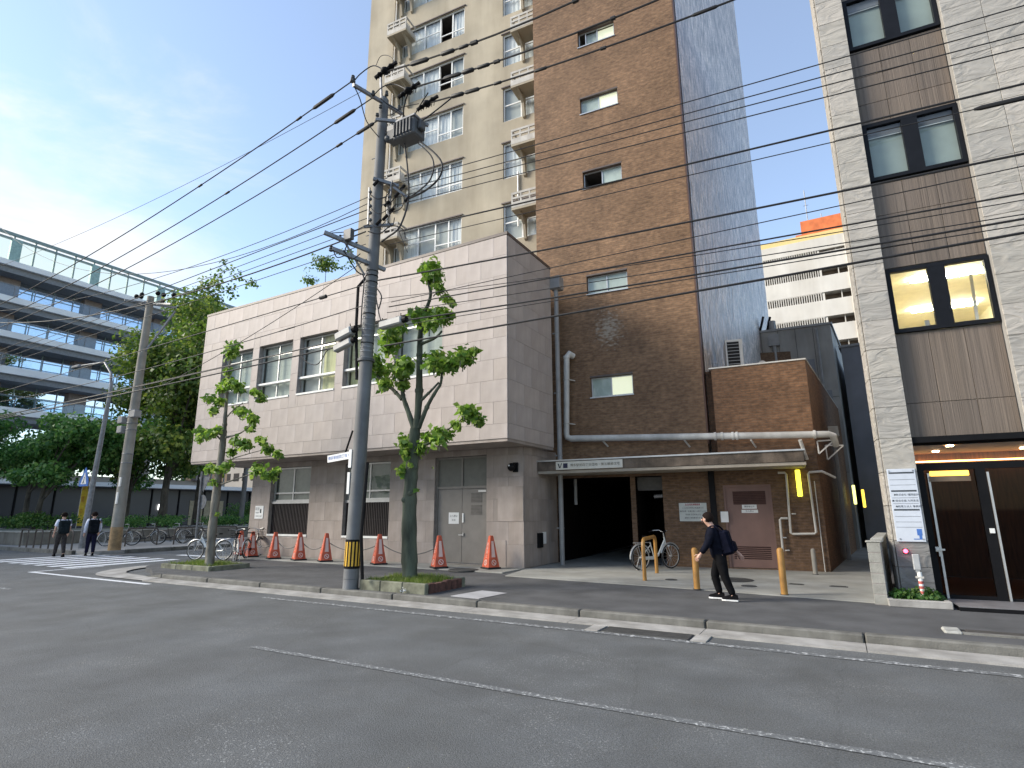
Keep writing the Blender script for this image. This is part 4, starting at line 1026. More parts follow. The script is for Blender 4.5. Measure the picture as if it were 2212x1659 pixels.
# ribbed infill panels: three columns
zi = [2.99, 3.62, 4.96] + [6.31, 6.75, 7.45, 8.18] + [9.53, 10.0, 10.66, 11.31] + [12.65, 13.3, 14.0, 14.58]
for i in range(len(zi) - 1):
    if any((a - .05 < (zi[i] + zi[i + 1]) / 2 < c + .05) for a, c in wz): continue
    for k in range(3):
        x0 = PL1 + .012 + k * (PR0 - PL1 - .02) / 3
        MB().box((x0, .155, zi[i] + .004), (x0 + (PR0 - PL1 - .02) / 3 - .008, .188, zi[i + 1] - .004)).build('ribbed_panel', m_rib[(i + k) % 3], of, bevel=.003)
bfr = M('black window frame', (.009, .010, .013), .5, .1, spec=.15)
gblind = M('grey green roller blind', (.34, .385, .345), .55, .08, 1.5)
warmwall = M('warm room wall', (.62, .56, .40), .8, .05)
for n_, (a, c) in enumerate(wz):
    w_ = window(of, .352, a + .003, 1.953, c - .003, .10, bfr, [1.155], [], .075, .10, None if n_ == 2 else gblind, wide=.27, gap=.16, room=(n_ != 2))
    if n_ != 2:
        b = MB(); b.box((.43, .215, c - .29), (1.02, .225, c - .272)); b.box((1.29, .215, c - .29), (1.88, .225, c - .272)); b.build('blind_rail', m_white, w_)
        b = MB(); b.box((.43, .205, c - .27), (1.02, .212, c - .08)); b.box((1.29, .205, c - .27), (1.88, .212, c - .08)); b.build('blind_box', m_bluegrey, w_)
    else:
        b = MB(); x0, x1, y0, y1, z0, z1 = .352, 3.3, .215, 6.6, 4.6, 6.75
        xb = 1.25
        for q in (((xb, y1, z0), (x1, y1, z0), (x1, y1, z1), (xb, y1, z1)), ((x0, y0, z0), (xb, y1, z0), (xb, y1, z1), (x0, y0, z1)), ((x1, y0, z0), (x1, y1, z0), (x1, y1, z1), (x1, y0, z1)), ((x0, y0, z0), (x1, y0, z0), (x1, y1, z0), (xb, y1, z0)), ((x0, y0, z1), (x1, y0, z1), (x1, y1, z1), (xb, y1, z1))): b.quad(*q)
        b.build('lit_room', warmwall, w_)
        b = MB()
        b.box((1.16, 2.2, 6.665), (2.5, 2.27, 6.70)); b.box((1.55, 4.6, 6.665), (2.9, 4.67, 6.70))
        b.build('fluorescent_tube', emit('fluorescent tube', (1, .95, .76), 55), w_)
        b = MB(); b.bar((1.75, .6, 5.0), (1.95, 1.2, 6.3), .05, .03); b.box((.95, .6, 4.9), (1.02, .66, 5.3)); b.build('room_fitting', m_paper, w_)
# entrance under the facade
eh = 2.98
b = MB(); b.box((PL1, .02, 2.88), (5.5, .2, 2.985)); b.build('entrance_fascia', m_black, of)
b = MB(); X0, X1, Y0, Y1 = PL1 + .01, 5.6, .42, 4.2; XB = .75
for q in (((X0, Y1, .2), (X1, Y1, .2), (X1, Y1, 3.0), (X0, Y1, 3.0)), ((X0, Y0, .2), (X0, Y1, .2), (X0, Y1, 3.0), (X0, Y0, 3.0)), ((X1, Y0, .2), (X1, Y1, .2), (X1, Y1, 3.0), (X1, Y0, 3.0))): b.quad(*q)
b.build('lobby_wall', M('lobby timber', (.13, .06, .028), .5, .25, 4, stretch=(6, 6, .5)), of)
MB().quad((X0, Y0, 2.99), (X1, Y0, 2.99), (X1, Y1, 2.99), (X0, Y1, 2.99)).build('lobby_ceiling', M('lobby ceiling timber', (.34, .15, .05), .5, .2, 3, stretch=(.5, 8, 1)), of)
MB().quad((X0, Y0, .19), (X1, Y0, .19), (X1, Y1, .19), (X0, Y1, .19)).build('lobby_floor', M('lobby floor', (.10, .05, .03), .35, .1), of)
dlm = emit('lobby downlight', (1, .78, .48), 18)
for x, y in ((1.25, 2.0), (1.25, 3.3), (2.8, 2.0), (2.8, 3.3)): MB().box((x, y, 2.965), (x + .11, y + .11, 2.985)).build('downlight', dlm, of)
b = MB(); b.box((X0 + .05, Y1 - .10, 2.79), (X1, Y1 - .06, 2.82)); b.build('cove_light', emit('lobby cove light', (1, .52, .16), 5), of)
fr = MB()
fr.box((PL1 + .02, .25, 2.40), (5.5, .33, 2.52)); fr.box((PL1 + .02, .25, .18), (PL1 + .14, .33, 2.40)); fr.box((PL1 + .02, .25, 2.85), (5.5, .33, 2.98))
fr.box((1.22, .25, .18), (1.36, .33, 2.40)); fr.box((2.35, .25, .18), (2.5, .33, 2.40)); fr.box((PL1 + .14, .26, .18), (1.22, .32, .26)); fr.box((1.36, .26, .18), (5, .32, .24))
dfr = fr.build('door_frame', m_black, of)
b = MB(); b.bar((PL1 + .20, .24, .2), (PL1 + .20, .24, 2.34), .035, .03); b.bar((1.385, .24, .2), (1.385, .24, 2.34), .03, .03); b.build('door_stile', m_alu, dfr)
b = MB(); b.box((PL1 + .12, .18, .98), (PL1 + .17, .26, 1.06)); b.box((PL1 + .12, .15, 1.0), (PL1 + .25, .19, 1.03)); b.box((PL1 + .16, .18, .9), (PL1 + .18, .22, 1.0)); b.build('handle', m_alu, dfr)
MB().box((1.27, .235, 1.30), (1.34, .25, 1.38)).build('card_reader', m_white, dfr)
dg = glass('door glass', (.30, .25, .22), .22, .03); dg2 = glass('transom glass', (.8, .78, .75), .6, .03)
for x0, x1, z0, z1 in ((PL1 + .14, 1.22, .26, 2.40), (1.36, 2.35, .24, 2.40), (2.5, 5, .24, 2.40), (PL1 + .02, 5.5, 2.52, 2.85)):
    MB().quad((x0, .29, z0), (x1, .29, z0), (x1, .29, z1), (x0, .29, z1)).build('pane', dg if z0 < 1 else dg2, dfr)
ys = MB().box((PL1 + .22, .20, 2.285), (1.12, .235, 2.375)).build('lit_sign', emit('lit yellow sign', (1, .55, .08), 1.0), of, bevel=.01)
text('SUNRISE', .07, m_ink, ys, (.95, .197, 2.29)) if False else None
MB().box((PL1 + .20, .2, 2.19), (1.13, .24, 2.28)).build('sign_base', M('brown sign base', (.16, .11, .07), .6), of)
# tenant board on the pier
tb = thing('tenant_board', 'tall white tenant board with grey rules fixed to the stone pier beside the entrance', 'sign', B.w(.08, -.03, 1.15), B.yaw)
MB().box((-.215, -.018, 0), (.215, 0, 1.27)).build('board', M('pale sign acrylic', (.56, .60, .66), .35, .03), tb, bevel=.004)
dk = M('dark rule', (.05, .06, .07), .6); lt = M('grey rule', (.26, .28, .31), .6)
for z in (1.185, .865, .535): MB().box((-.19, -.0205, z), (.19, -.0185, z + .028)).build('heading_rule', dk, tb)
for z in (1.075, .98, .755, .655, .43, .335, .245): MB().box((-.19, -.0203, z), (.19, -.0185, z + .008)).build('rule', lt, tb)
for s, z, x in (('株式会社 福岡設計', .81, .04), ('▶', .81, -.14), ('■ 総合企画 九州支店', .705, 0), ('◉', .605, -.14), ('税理士法人 事務所', .605, .05)): text(s, .042, dk, tb, (x, -.0205, z), name='lettering')
b = MB(); b.box((.10, -.0205, .11), (.175, -.0185, .22)); b.box((.125, -.0205, .055), (.165, -.0185, .11)); b.box((.04, -.0205, .04), (.165, -.0185, .055)); b.build('emblem', m_blue, tb)
for x, z in ((-.16, .045), (.18, .045), (-.18, 1.235), (.18, 1.235)): MB().box((x - .012, -.024, z - .012), (x + .012, -.018, z + .012)).build('fixing', lt, tb)
# red light, house number strip, planter
t = thing('red_light', 'small glowing red light on the stone pier under the tenant board', 'lamp', B.w(-.03, -.05, .99), B.yaw)
MB().ball((0, 0, 0), .035, 10, 6).build('lens', emit('red light', (1, .06, .12), 3.5), t, smooth=True)
MB().box((-.035, .012, -.04), (.035, .03, .04)).build('base', m_black, t)
pl = thing('planter', 'small concrete edged planting bed with leafy plants at the foot of the stone pier', 'planter', B.w(.0, -.5, .12), B.yaw)
b = MB(); b.box((-.45, -.08, 0), (.43, .02, .12)); b.box((-.45, .02, 0), (-.36, .4, .12)); b.box((.35, .02, 0), (.43, .4, .12)); b.build('edging', m_gutter, pl, bevel=.01)
MB().box((-.36, .02, 0), (.35, .46, .09)).build('soil', m_soil, pl)
t = thing('marker_post', 'short red and white striped marker post standing in the planter', 'marker post', B.w(.08, -.33, .20), B.yaw)
MB().tube([(0, 0, 0), (0, 0, .47)], .035, 10).build('post', m_white, t, smooth=True)
b = MB()
for z in (.04, .12, .2, .28): b.tube([(0, 0, z), (0, 0, z + .045)], .0365, 10)
b.build('red_band', M('faded red', (.45, .10, .08), .5), t, smooth=True)
b = MB(); b.box((-.07, -.03, .50), (.03, .03, .76)); b.build('reflector', M('grey reflector', (.38, .39, .39), .4), t, bevel=.01)
b = MB(); b.box((-.05, -.02, .47), (.01, .02, .52)); b.tube([(-.03, 0, .46), (-.03, 0, .53)], .02, 6); b.build('bracket', m_alu, t)
MB().box((-.06, -.035, .37), (.05, .035, .40)).build('collar', m_pipe, t)
# entrance step
st = thing('entrance_step', 'dark grey stone entrance step of the office with a black front edge', 'step', B.w(2.6, -.28, .12), B.yaw)
MB().box((-2.1, -.35, .0), (4, .55, .058)).build('riser', m_black, st)
MB().box((-2.1, -.34, .06), (4, .56, .075)).build('tread', M('step stone', (.17, .165, .17), .5, .1, 5), st)
# ------------------------------------------------------------------ white apartment block far behind
wa = thing('white_apartment', 'white balconied apartment block with a sunset tinted roof tank house far behind the alley', 'building', (0, 75, 0))
m_wp = M('white apartment paint', (.66, .63, .57), .8, .05, .4, stain=.15, sscale=.2)
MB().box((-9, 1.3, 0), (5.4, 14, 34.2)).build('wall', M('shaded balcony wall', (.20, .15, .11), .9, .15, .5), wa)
MB().box((-9, 0, 33.0), (5.5, 14, 34.6)).build('cornice', m_wp, wa)
MB().box((-9, .4, 34.6), (5.4, 14, 35.5)).build('parapet', M('sunset tinted parapet', (.68, .52, .22), .8, .05), wa)  # low sun's yellow put into the parapet colour
for k in range(7):
    zb = 29.65 - 3.1 * (k - 1) + 1.05 - 3.1
    f = MB().box((-9, 0, zb - .12), (5.5, .14, zb + 1.95)).build('balcony_parapet', m_wp, wa)
    MB().box((-9, .15, zb - .12), (5.5, 1.3, zb + .04)).build('balcony_slab', m_wp, f)
    b = MB(); x = -9
    while x < 1.0: b.box((x, .03, zb + 1.951), (x + .11, .11, zb + 2.95)); x += .26
    b.box((-9, .02, zb + 2.90), (1.1, .12, zb + 2.97)); b.build('railing', m_wp, f)
    b = MB(); b.box((1.1, .1, zb + 1.951), (1.35, 1.25, zb + 2.98)); b.box((3.1, .3, zb + 1.951), (3.2, 1.2, zb + 2.98)); b.box((4.9, .3, zb + 1.951), (5.0, 1.2, zb + 2.98)); b.build('partition', m_wp, f)
MB().box((-.3, 2, 35.5), (9, 10, 38.2)).build('tank_house', M('sunset tinted tank house', (.66, .18, .06), .8, .15, 1), wa)  # orange sunset light put into the base colour
MB().box((-1, 1.5, 35.5), (-.3, 8, 36.2)).build('roof_box', M('sunset tinted tank house', (.6, .18, .07), .8, .15, 1), wa)
b = MB(); b.tube([(.6, 3, 38), (.6, 3, 43)], .06, 6); b.tube([(.3, 3, 40.8), (.9, 3, 40.8)], .03, 5); b.tube([(2.2, 3, 38.2), (2.2, 3, 39.2)], .05, 6); b.build('antenna', m_steel, wa)
MB().tube([(4.2, -.12, 18), (4.2, -.12, 34.4)], .10, 8).build('drain_pipe', m_wp, wa, smooth=True)
# ------------------------------------------------------------------ vegetation helpers
rng = np.random.default_rng(5)
def leaf_mesh(name, mat, clusters, n, size, shell=.55, flat=.5, droop=.25):
    """many single folded leaves spread through ellipsoidal clumps (centre, radii, weight)"""
    ws = np.array([c[2] for c in clusters], float); ws /= ws.sum()
    idx = rng.choice(len(clusters), n, p=ws)
    cen = np.array([tuple(c[0]) for c in clusters])[idx]; rad = np.array([tuple(c[1]) for c in clusters])[idx]
    d = rng.normal(size=(n, 3)); d /= np.linalg.norm(d, axis=1)[:, None]
    rr = rng.random(n) ** shell
    pos = cen + d * rad * rr[:, None]
    nor = d * .7 + rng.normal(size=(n, 3)) * .6 + np.array([0, 0, flat]); nor /= np.linalg.norm(nor, axis=1)[:, None]
    ax = rng.normal(size=(n, 3)) + d * .6 - np.array([0, 0, droop]); ax -= nor * (ax * nor).sum(1)[:, None]; ax /= np.linalg.norm(ax, axis=1)[:, None]
    sd = np.cross(nor, ax); s = size * rng.uniform(.6, 1.25, n)[:, None]
    v = np.empty((n, 4, 3)); v[:, 0] = pos - ax * s * .5; v[:, 1] = pos + sd * s * .38 + nor * s * .12; v[:, 2] = pos + ax * s * .55 - nor * s * .08; v[:, 3] = pos - sd * s * .38 + nor * s * .12
    me = bpy.data.meshes.new(name); me.vertices.add(n * 4); me.vertices.foreach_set('co', v.reshape(-1))
    me.loops.add(n * 4); me.loops.foreach_set('vertex_index', np.arange(n * 4, dtype=np.int32))
    me.polygons.add(n); me.polygons.foreach_set('loop_start', np.arange(0, n * 4, 4, dtype=np.int32)); me.polygons.foreach_set('loop_total', np.full(n, 4, np.int32))
    me.update(calc_edges=True); me.materials.append(mat)
    return me
def foliage(parent, mat, clusters, n, size, name='foliage', **k):
    o = link(name, leaf_mesh(name, mat, clusters, n, size, **k), parent); o['kind'] = 'stuff'
    return o
def limb(pts, r0, r1, n=8, wob=.0, sub=4):
    """smooth tapering branch through the given points"""
    pts = [Vector(p) for p in pts]; out = []
    for i in range(len(pts) - 1):
        p0, p1, p2, p3 = pts[max(i - 1, 0)], pts[i], pts[i + 1], pts[min(i + 2, len(pts) - 1)]
        for k in range(sub):
            t = k / sub
            out.append(.5 * ((2 * p1) + (p2 - p0) * t + (2 * p0 - 5 * p1 + 4 * p2 - p3) * t * t + (3 * p1 - p0 - 3 * p2 + p3) * t ** 3))
    out.append(pts[-1])
    m = len(out) - 1
    rs = [(r0 + (r1 - r0) * i / m) * (1 + rnd.uniform(-wob, wob)) for i in range(m + 1)]
    return out, rs
def big_tree(name, lab, loc, trunk_h, crown_c, crown_r, nclump, n, size, mat, bark, tr=.28, group=None, sparse_top=False, lean=(0, 0)):
    t = thing(name, lab, 'tree', loc, rnd.uniform(0, 6), group)
    t.rotation_euler = (0, 0, 0)
    b = MB(); p, r = limb([(0, 0, -.05), (lean[0] * .3, lean[1] * .3, trunk_h * .5), (lean[0], lean[1], trunk_h), (crown_c[0], crown_c[1], crown_c[2] + crown_r[2] * .3)], tr, tr * .35, wob=.06); b.tube(p, r, 9)
    b.build('trunk', bark, t, smooth=True)
    cl = []; b = MB()
    for k in range(nclump):
        d = Vector((rnd.gauss(0, 1), rnd.gauss(0, 1), rnd.gauss(0, 1))).normalized() * (rnd.random() ** .45)
        c = Vector((crown_c[0] + d.x * crown_r[0], crown_c[1] + d.y * crown_r[1], crown_c[2] + d.z * crown_r[2]))
        s = rnd.uniform(.55, 1.1) * (sum(crown_r) / 3) * .34
        cl.append((c, (s * 1.25, s * 1.25, s * .72), s * s))
        if k % 3 == 0:
            s0 = Vector((lean[0], lean[1], trunk_h * rnd.uniform(.75, 1.2)))
            p, r = limb([s0, (s0 + c) / 2 + Vector((0, 0, .3)), c], tr * .32, .03); b.tube(p, r, 6)
    b.build('branch', bark, t, smooth=True)
    if sparse_top:
        for k in range(16):
            c = Vector((crown_c[0] + rnd.uniform(-.8, .8) * crown_r[0], crown_c[1] + rnd.uniform(-.5, .5) * crown_r[1], crown_c[2] + crown_r[2] * rnd.uniform(.75, 1.12)))
            cl.append((c, (.7, .7, .6), .10))
    foliage(t, mat, cl, n, size)
    return t
# ------------------------------------------------------------------ beyond the side street, on the left
b = MB(); b.prism([(-160, 12.7), (-28.6, 12.7)] + arc(-28.6, 13.9, 1.2, 270, 360, 5) + [(-27.4, 160), (-160, 160)], -.05, .14); struct(b.build('far_pavement', M('far pavement paving', (.29, .28, .265), .85, .1, 2)))
kb = link('far_kerb', None); struct(kb)
km2 = MB().box((0, 0, -.05), (.16, 1.98, .165)).mesh('kerb_stone', m_kerb, bevel=.015)
for k in range(14): o = link('kerb_stone', km2, kb); o.location = (-27.42, 14.0 + 2 * k, 0)
km3 = MB().box((0, 0, -.05), (1.98, .16, .165)).mesh('kerb_stone', m_kerb, bevel=.015)
for k in range(16): o = link('kerb_stone', km3, kb); o.location = (-30.7 - 2 * k, 12.56, 0)
def planter_wall(name, lab, x0, y0, x1, y1, h, hedge_h, n, mat):
    cx_, cy_ = (x0 + x1) / 2, (y0 + y1) / 2
    t = thing(name, lab, 'planter', (cx_, cy_, .14))
    MB().box((x0 - cx_, y0 - cy_, 0), (x1 - cx_, y1 - cy_, h)).build('wall', M(name + ' stone', (.20, .185, .155), .85, .15, 2, .2, 30, stain=.3), t, bevel=.02)
    MB().box((x0 - cx_ - .03, y0 - cy_ - .03, h), (x1 - cx_ + .03, y1 - cy_ + .03, h + .06)).build('coping', M(name + ' coping', (.36, .34, .29), .8, .1, 3), t, bevel=.01)
    return t
planter_wall('planter_wall', 'long low stone planter wall under the left hand trees', -60, 13.6, -36.2, 16.5, .62, .5, 0, None)
planter_wall('planter_wall', 'low stone planter wall behind the parked bicycles along the side street', -41, 17.2, -34.6, 44, .62, .5, 0, None)
def hedge(lab, x0, y0, x1, y1, z0, z1, n, mat, flowers=False):
    t = thing('hedge', lab, 'hedge', ((x0 + x1) / 2, (y0 + y1) / 2, z0))
    hx, hy, hz = (x1 - x0) / 2, (y1 - y0) / 2, z1 - z0
    cl = []
    for k in range(max(8, int((x1 - x0) * (y1 - y0) / 1.6))):
        cl.append(((rnd.uniform(-hx, hx), rnd.uniform(-hy, hy), hz * rnd.uniform(.35, .75)), (.75, .75, hz * .42), 1))
    foliage(t, mat, cl, n, .13)
    return t
hedge('clipped hedge in the planter under the left hand trees', -60, 13.8, -36.5, 16.2, .8, 1.75, 9000, m_hedge)
hedge('dark green hedge row along the side street planter', -40.8, 17.5, -35.0, 32, .8, 1.55, 8000, m_leaf3)
hedge('round light green bush beside the beige lobby window', -46, 30, -42.5, 33.5, .6, 2.7, 3500, m_hedge)
hedge('pale green hedge further down the side street', -41, 36, -33.5, 52, .5, 1.7, 3500, m_hedge)
# office building with glass balconies
fo = thing('glass_office', 'wide office building with white balcony edges, blue glass balustrades and a glazed roof screen', 'building', (-60, 10, 0))
Y0f, Y1f = -16, 42
m_edge = M('white balcony edge', (.76, .76, .75), .6, .06, .5)
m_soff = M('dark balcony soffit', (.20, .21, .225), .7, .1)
m_gwin = glass('office window glass', (.6, .65, .7), 1, .02, 7.5)
m_inner = M('office interior', (.42, .37, .31), .9, .2, .3)
m_fcol = M('brown office pier', (.24, .195, .175), .7, .1)
m_fframe = M('grey green mullion', (.20, .27, .255), .5)
ys0, ys1 = Y0f - 10, Y1f - 10
MB().box((-14, ys0, 0), (-2.6, ys1, 21.9)).build('wall', m_inner, fo)
levels = [(22.7, 23.15), (19.5, 20.0), (16.45, 16.95), (13.35, 13.95), (9.9, 10.5)]
for i, (za, zb_) in enumerate(levels):
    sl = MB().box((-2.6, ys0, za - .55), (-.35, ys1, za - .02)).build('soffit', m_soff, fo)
    MB().box((-2.6, ys0 - .1, za - .02), (0, ys1 + .1, zb_)).build('balcony_edge', m_edge, fo)
    if i:
        MB().box((-.12, ys0, zb_ + .03), (-.09, ys1, zb_ + 1.0)).build('balustrade_glass', m_glassb, sl)
        b = MB(); b.box((-.14, ys0, zb_ + .99), (-.06, ys1, zb_ + 1.05)); y = ys0
        while y < ys1: b.box((-.14, y, zb_), (-.07, y + .05, zb_ + 1.0)); y += 1.45
        b.build('balustrade_rail', m_steel, sl)
    # window band under this slab
    z0 = (levels[i + 1][1] if i + 1 < len(levels) else 5.2); z1 = za - .55
    MB().quad((-2.35, ys0, z0), (-2.35, ys1, z0), (-2.35, ys1, z1), (-2.35, ys0, z1)).build('window_glass', m_gwin, fo)
    b = MB(); y = ys0
    while y < ys1: b.box((-2.4, y, z0), (-2.28, y + .07, z1)); y += 1.6
    b.box((-2.4, ys0, z0 + 1.25), (-2.3, ys1, z0 + 1.32)); b.build('mullion', m_fframe, fo)
    y = ys0 + 1.2
    while y < ys1: MB().box((-2.7, y, z0), (-1.9, y + 1.5, z1)).build('pier', m_fcol, fo); y += 6.6
MB().box((-12, ys0, 21.9), (-2.6, ys1, 22.6)).build('roof', m_edge, fo)
b = MB(); y = ys0
while y < ys1: b.box((-.3, y, 23.15), (-.15, y + .12, 25.5)); y += 1.55
b.box((-.35, ys0, 25.45), (-.1, ys1, 25.7)); b.box((-.35, ys0, 25.05), (-.12, ys1, 25.22)); b.build('roof_screen_frame', m_fframe, fo)
b = MB(); y = ys0 + 3
while y < ys1: b.box((-.5, y, 23.15), (-.1, y + .75, 25.2)); y += 6.2
b.build('roof_screen_post', M('grey green post', (.27, .40, .37), .5), fo)
MB().box((-.24, ys0, 23.2), (-.21, ys1, 25.0)).build('roof_screen_glass', glass('roof screen glass', (.86, .93, .92), 1, .02), fo)
# low wing with a white canopy edge and dark glazing
lw = thing('canopy_wing', 'low dark glazed wing with a thin white canopy edge behind the trees', 'building', (-56, 24, 0))
MB().box((-3, -22, 3.95), (1.5, 24, 4.3)).build('canopy', m_edge, lw)
MB().box((-4, -22, .1), (-.6, 24, 3.9)).build('wall', M('dark glazing wall', (.032, .032, .042), .35, .1, .4), lw)
for k, (y, w_, m) in enumerate([(-9.6, 1.0, 0), (-8.3, 1.0, 0), (-7.0, 1.0, 0), (10.4, 3.6, 1)]):
    MB().box((-.62, y, .5), (-.55, y + w_, 3.3 if m == 0 else 2.9)).build('shop_pane', M('mint pane', (.20, .33, .29), .3) if m == 0 else M('beige lobby pane', (.36, .31, .20), .5), lw)
b = MB(); y = -22
while y < 24: b.box((-.6, y, .1), (-.5, y + .1, 3.9)); y += 2.6
b.build('mullion', m_black, lw)
MB().box((-.5, 7.3, 2.0), (-.42, 7.7, 2.5)).build('wall_light', emit('white wall light', (1, 1, .95), 2), lw)
# shop block down the side street
sh = thing('shop_block', 'purple grey shop block with orange and white signs far down the side street', 'building', (-46, 66, 0))
MB().box((-9, 0, 0), (18, 12, 9)).build('wall', M('purple grey wall', (.20, .185, .22), .8, .1, .4), sh)
MB().box((-9, -.6, 3.4), (18, -.01, 5.6)).build('fascia', M('dark shopfront band', (.04, .04, .05), .6), sh)
for (x, z, w_, h, c) in ((6.5, 6.0, 2.6, 1.8, (.75, .75, .78)), (10.6, 2.3, 1.9, 1.1, (.9, .36, .08)), (10.6, .6, 1.9, 1.2, (.55, .55, .62)), (4.2, 2.0, .8, 1.6, (.8, .8, .8))):
    MB().box((x, -.7, z), (x + w_, -.6, z + h)).build('sign_panel', M('shop sign', c, .5, .03), sh)
for k in range(7): MB().box((-8 + k * 3.6, -.05, 6.2), (-6.2 + k * 3.6, .02, 7.8)).build('window', m_dark, sh)
# background city blocks left and right of the street so the horizon is closed
for k, (x, y, w_, d, h, c, lab) in enumerate([(-95, 70, 26, 18, 17, (.35, .33, .30), 'beige city block far behind the left hand trees'), (-150, 30, 30, 26, 22, (.28, .29, .31), 'grey city block at the far left end of the street'), (-24, 120, 26, 20, 20, (.30, .29, .28), 'grey city block at the far end of the side street')]):
    t = thing('city_block', lab, 'building', (x, y, 0))
    MB().box((-w_ / 2, 0, 0), (w_ / 2, d, h)).build('wall', M('city wall %d' % k, c, .85, .1, .2, stain=.15, sscale=.1), t)
    for fl in range(int(h / 3.3)):
        b = MB(); xx = -w_ / 2 + 1
        while xx < w_ / 2 - 2: b.box((xx, -.05, fl * 3.3 + 1), (xx + 1.6, .02, fl * 3.3 + 2.5)); xx += 2.6
        for yy in range(int(d / 3)): b.box((w_ / 2 - .02, yy * 3 + .7, fl * 3.3 + 1), (w_ / 2 + .05, yy * 3 + 2.2, fl * 3.3 + 2.5))
        b.build('window', m_dark, t)
# trees on the left
big_tree('zelkova_tree', 'broad spreading green tree at the far left edge of the photo', (-47, 17.5, .1), 3.2, (0, 0, 5.9), (6.5, 4.5, 2.1), 26, 11000, .27, m_leaf3, m_barkd, .22, 'spreading trees in the planter')
big_tree('zelkova_tree', 'spreading green tree with a dark leaning trunk behind the walking students', (-41.5, 16, .1), 3.0, (.6, 0, 5.4), (4.6, 3.5, 2.0), 22, 9000, .25, m_leaf3, m_barkd, .21, 'spreading trees in the planter', lean=(.4, 0))
big_tree('zelkova_tree', 'spreading green tree between the street lamp and the large camphor', (-40.5, 20.5, .1), 3.0, (0, 0, 5.6), (4.6, 3.5, 2.2), 20, 8000, .26, m_leaf3, m_barkd, .18, 'spreading trees in the planter')
big_tree('camphor_tree', 'large dense dark green tree directly left of the clad building', (-38.2, 21.5, .1), 3.6, (.2, 0, 9.9), (5.0, 3.8, 6.6), 60, 30000, .28, m_leaf2, m_barkd, .34, 'tall trees along the side street')
big_tree('camphor_tree', 'tall airy tree whose crown shows above the left end of the clad building roof', (-42.6, 26.5, .1), 6, (0, 0, 14.2), (3.3, 3.0, 6.0), 36, 17000, .28, m_leaf2, m_barkd, .3, 'tall trees along the side street', sparse_top=True)
big_tree('street_tree', 'small tree top peeping over the clad building roof left of the tower', (-52, 46, .1), 10, (0, 0, 27.5), (3.6, 2.6, 5.0), 12, 2600, .36, m_leaf2, m_barkd, .3, sparse_top=True)
# utility pole across the side street
t = thing('utility_pole', 'weathered concrete utility pole across the side street with cable gear on top', 'utility pole', (-27.75, 13.74, .12))
b = MB(); b.tube([(0, 0, 0), (-.02, 0, 1.2), (.0, 0, 6), (.05, 0, 11.75)], [.24, .235, .2, .15], 14); b.build('pole_shaft', m_pole2, t, smooth=True)
b = MB(); b.tube([(0, 0, .02), (-.015, 0, 1.0)], [.245, .24], 14); b.build('rust_sleeve', M('brown protective sleeve', (.30, .20, .10), .7, .2, 6), t, smooth=True)
b = MB(); b.bar((-.2, -1.0, 11.3), (.3, 1.1, 11.5), .09, .09); b.build('crossarm', m_steel, t)
b = MB(); b.bar((-.9, 0, 11.6), (1.7, .1, 11.1), .08, .08); b.bar((.1, 0, 8.9), (1.2, .6, 11.0), .07, .07); b.build('crossarm', m_steel, t)
b = MB()
for k in range(7): b.ball((rnd.uniform(-.8, 1.6), rnd.uniform(-.6, .6), 11.5 + rnd.uniform(-.2, .25)), .11, 8, 5)
b.build('insulator', m_black, t, smooth=True)
b = MB()
for z in (3.8, 4.2, 5.3, 5.6, 5.9, 6.2): b.torus((0, 0, z), (0, 0, 1), .215, .022, 14, 5)
b.build('strap', m_steel, t)
b = MB(); b.box((.05, -.23, 2.75), (.15, -.17, 3.15)); b.box((.03, -.25, 2.0), (.13, -.19, 2.5)); b.build('number_plate', m_paper, t)
t = thing('pole_box', 'grey cable cabinet cluster strapped to the pole across the side street', 'cable box', (-27.75, 13.6, 5.9))
for k, (dx, dz) in enumerate(((-.55, 0), (.45, .2), (-.5, -.45))): MB().box((dx - .2, -.15, dz - .16), (dx + .2, .15, dz + .16)).build('box', m_pipeg, t, bevel=.02)
MB().bar((-.6, 0, .1), (.6, 0, .1), .05, .05).build('bracket', m_steel, t)
# street lamp
t = thing('street_lamp', 'tall grey street lamp with a curved arm and a blue crossing sign', 'street lamp', (-30.6, 13.74, .12))
b = MB(); b.tube([(0, 0, 0), (.15, 0, 3), (.42, 0, 7.0), (.45, 0, 7.6), (.25, 0, 8.3), (-.55, 0, 8.95), (-2.3, .1, 9.1), (-3.2, .1, 9.15)], [.13, .12, .085, .075, .06, .05, .045, .045], 10); b.build('post', m_steel, t, smooth=True)
b = MB(); b.box((-3.9, -.05, 9.04), (-3.1, .25, 9.2)); b.build('lamp_head', m_steel, t, bevel=.04)
for k in (1, 2): MB().torus((.28 + k * .02, 0, 5.6 + k * .3), (0, 0, 1), .10, .02, 12, 5).build('strap', m_steel, t)
b = MB(); b.bar((.13, -.02, 3.25), (-.55, -.05, 3.25), .04, .04); b.build('sign_arm', m_steel, t)
sgn = MB(); sgn.add([(-.95, -.09, 2.85), (-.12, -.09, 2.85), (-.12, -.09, 3.1), (-.53, -.09, 3.75), (-.95, -.09, 3.1), (-.95, -.06, 2.85), (-.12, -.06, 2.85), (-.12, -.06, 3.1), (-.53, -.06, 3.75), (-.95, -.06, 3.1)], [(0, 1, 2, 3, 4), (9, 8, 7, 6, 5), (0, 5, 6, 1), (1, 6, 7, 2), (2, 7, 8, 3), (3, 8, 9, 4), (4, 9, 5, 0)])
so = sgn.build('crossing_sign', m_blue, t)
b = MB(); b.add([(-.80, -.094, 2.95), (-.27, -.094, 2.95), (-.53, -.094, 3.52)], [(0, 1, 2)]); b.build('white_triangle', m_paper, so)
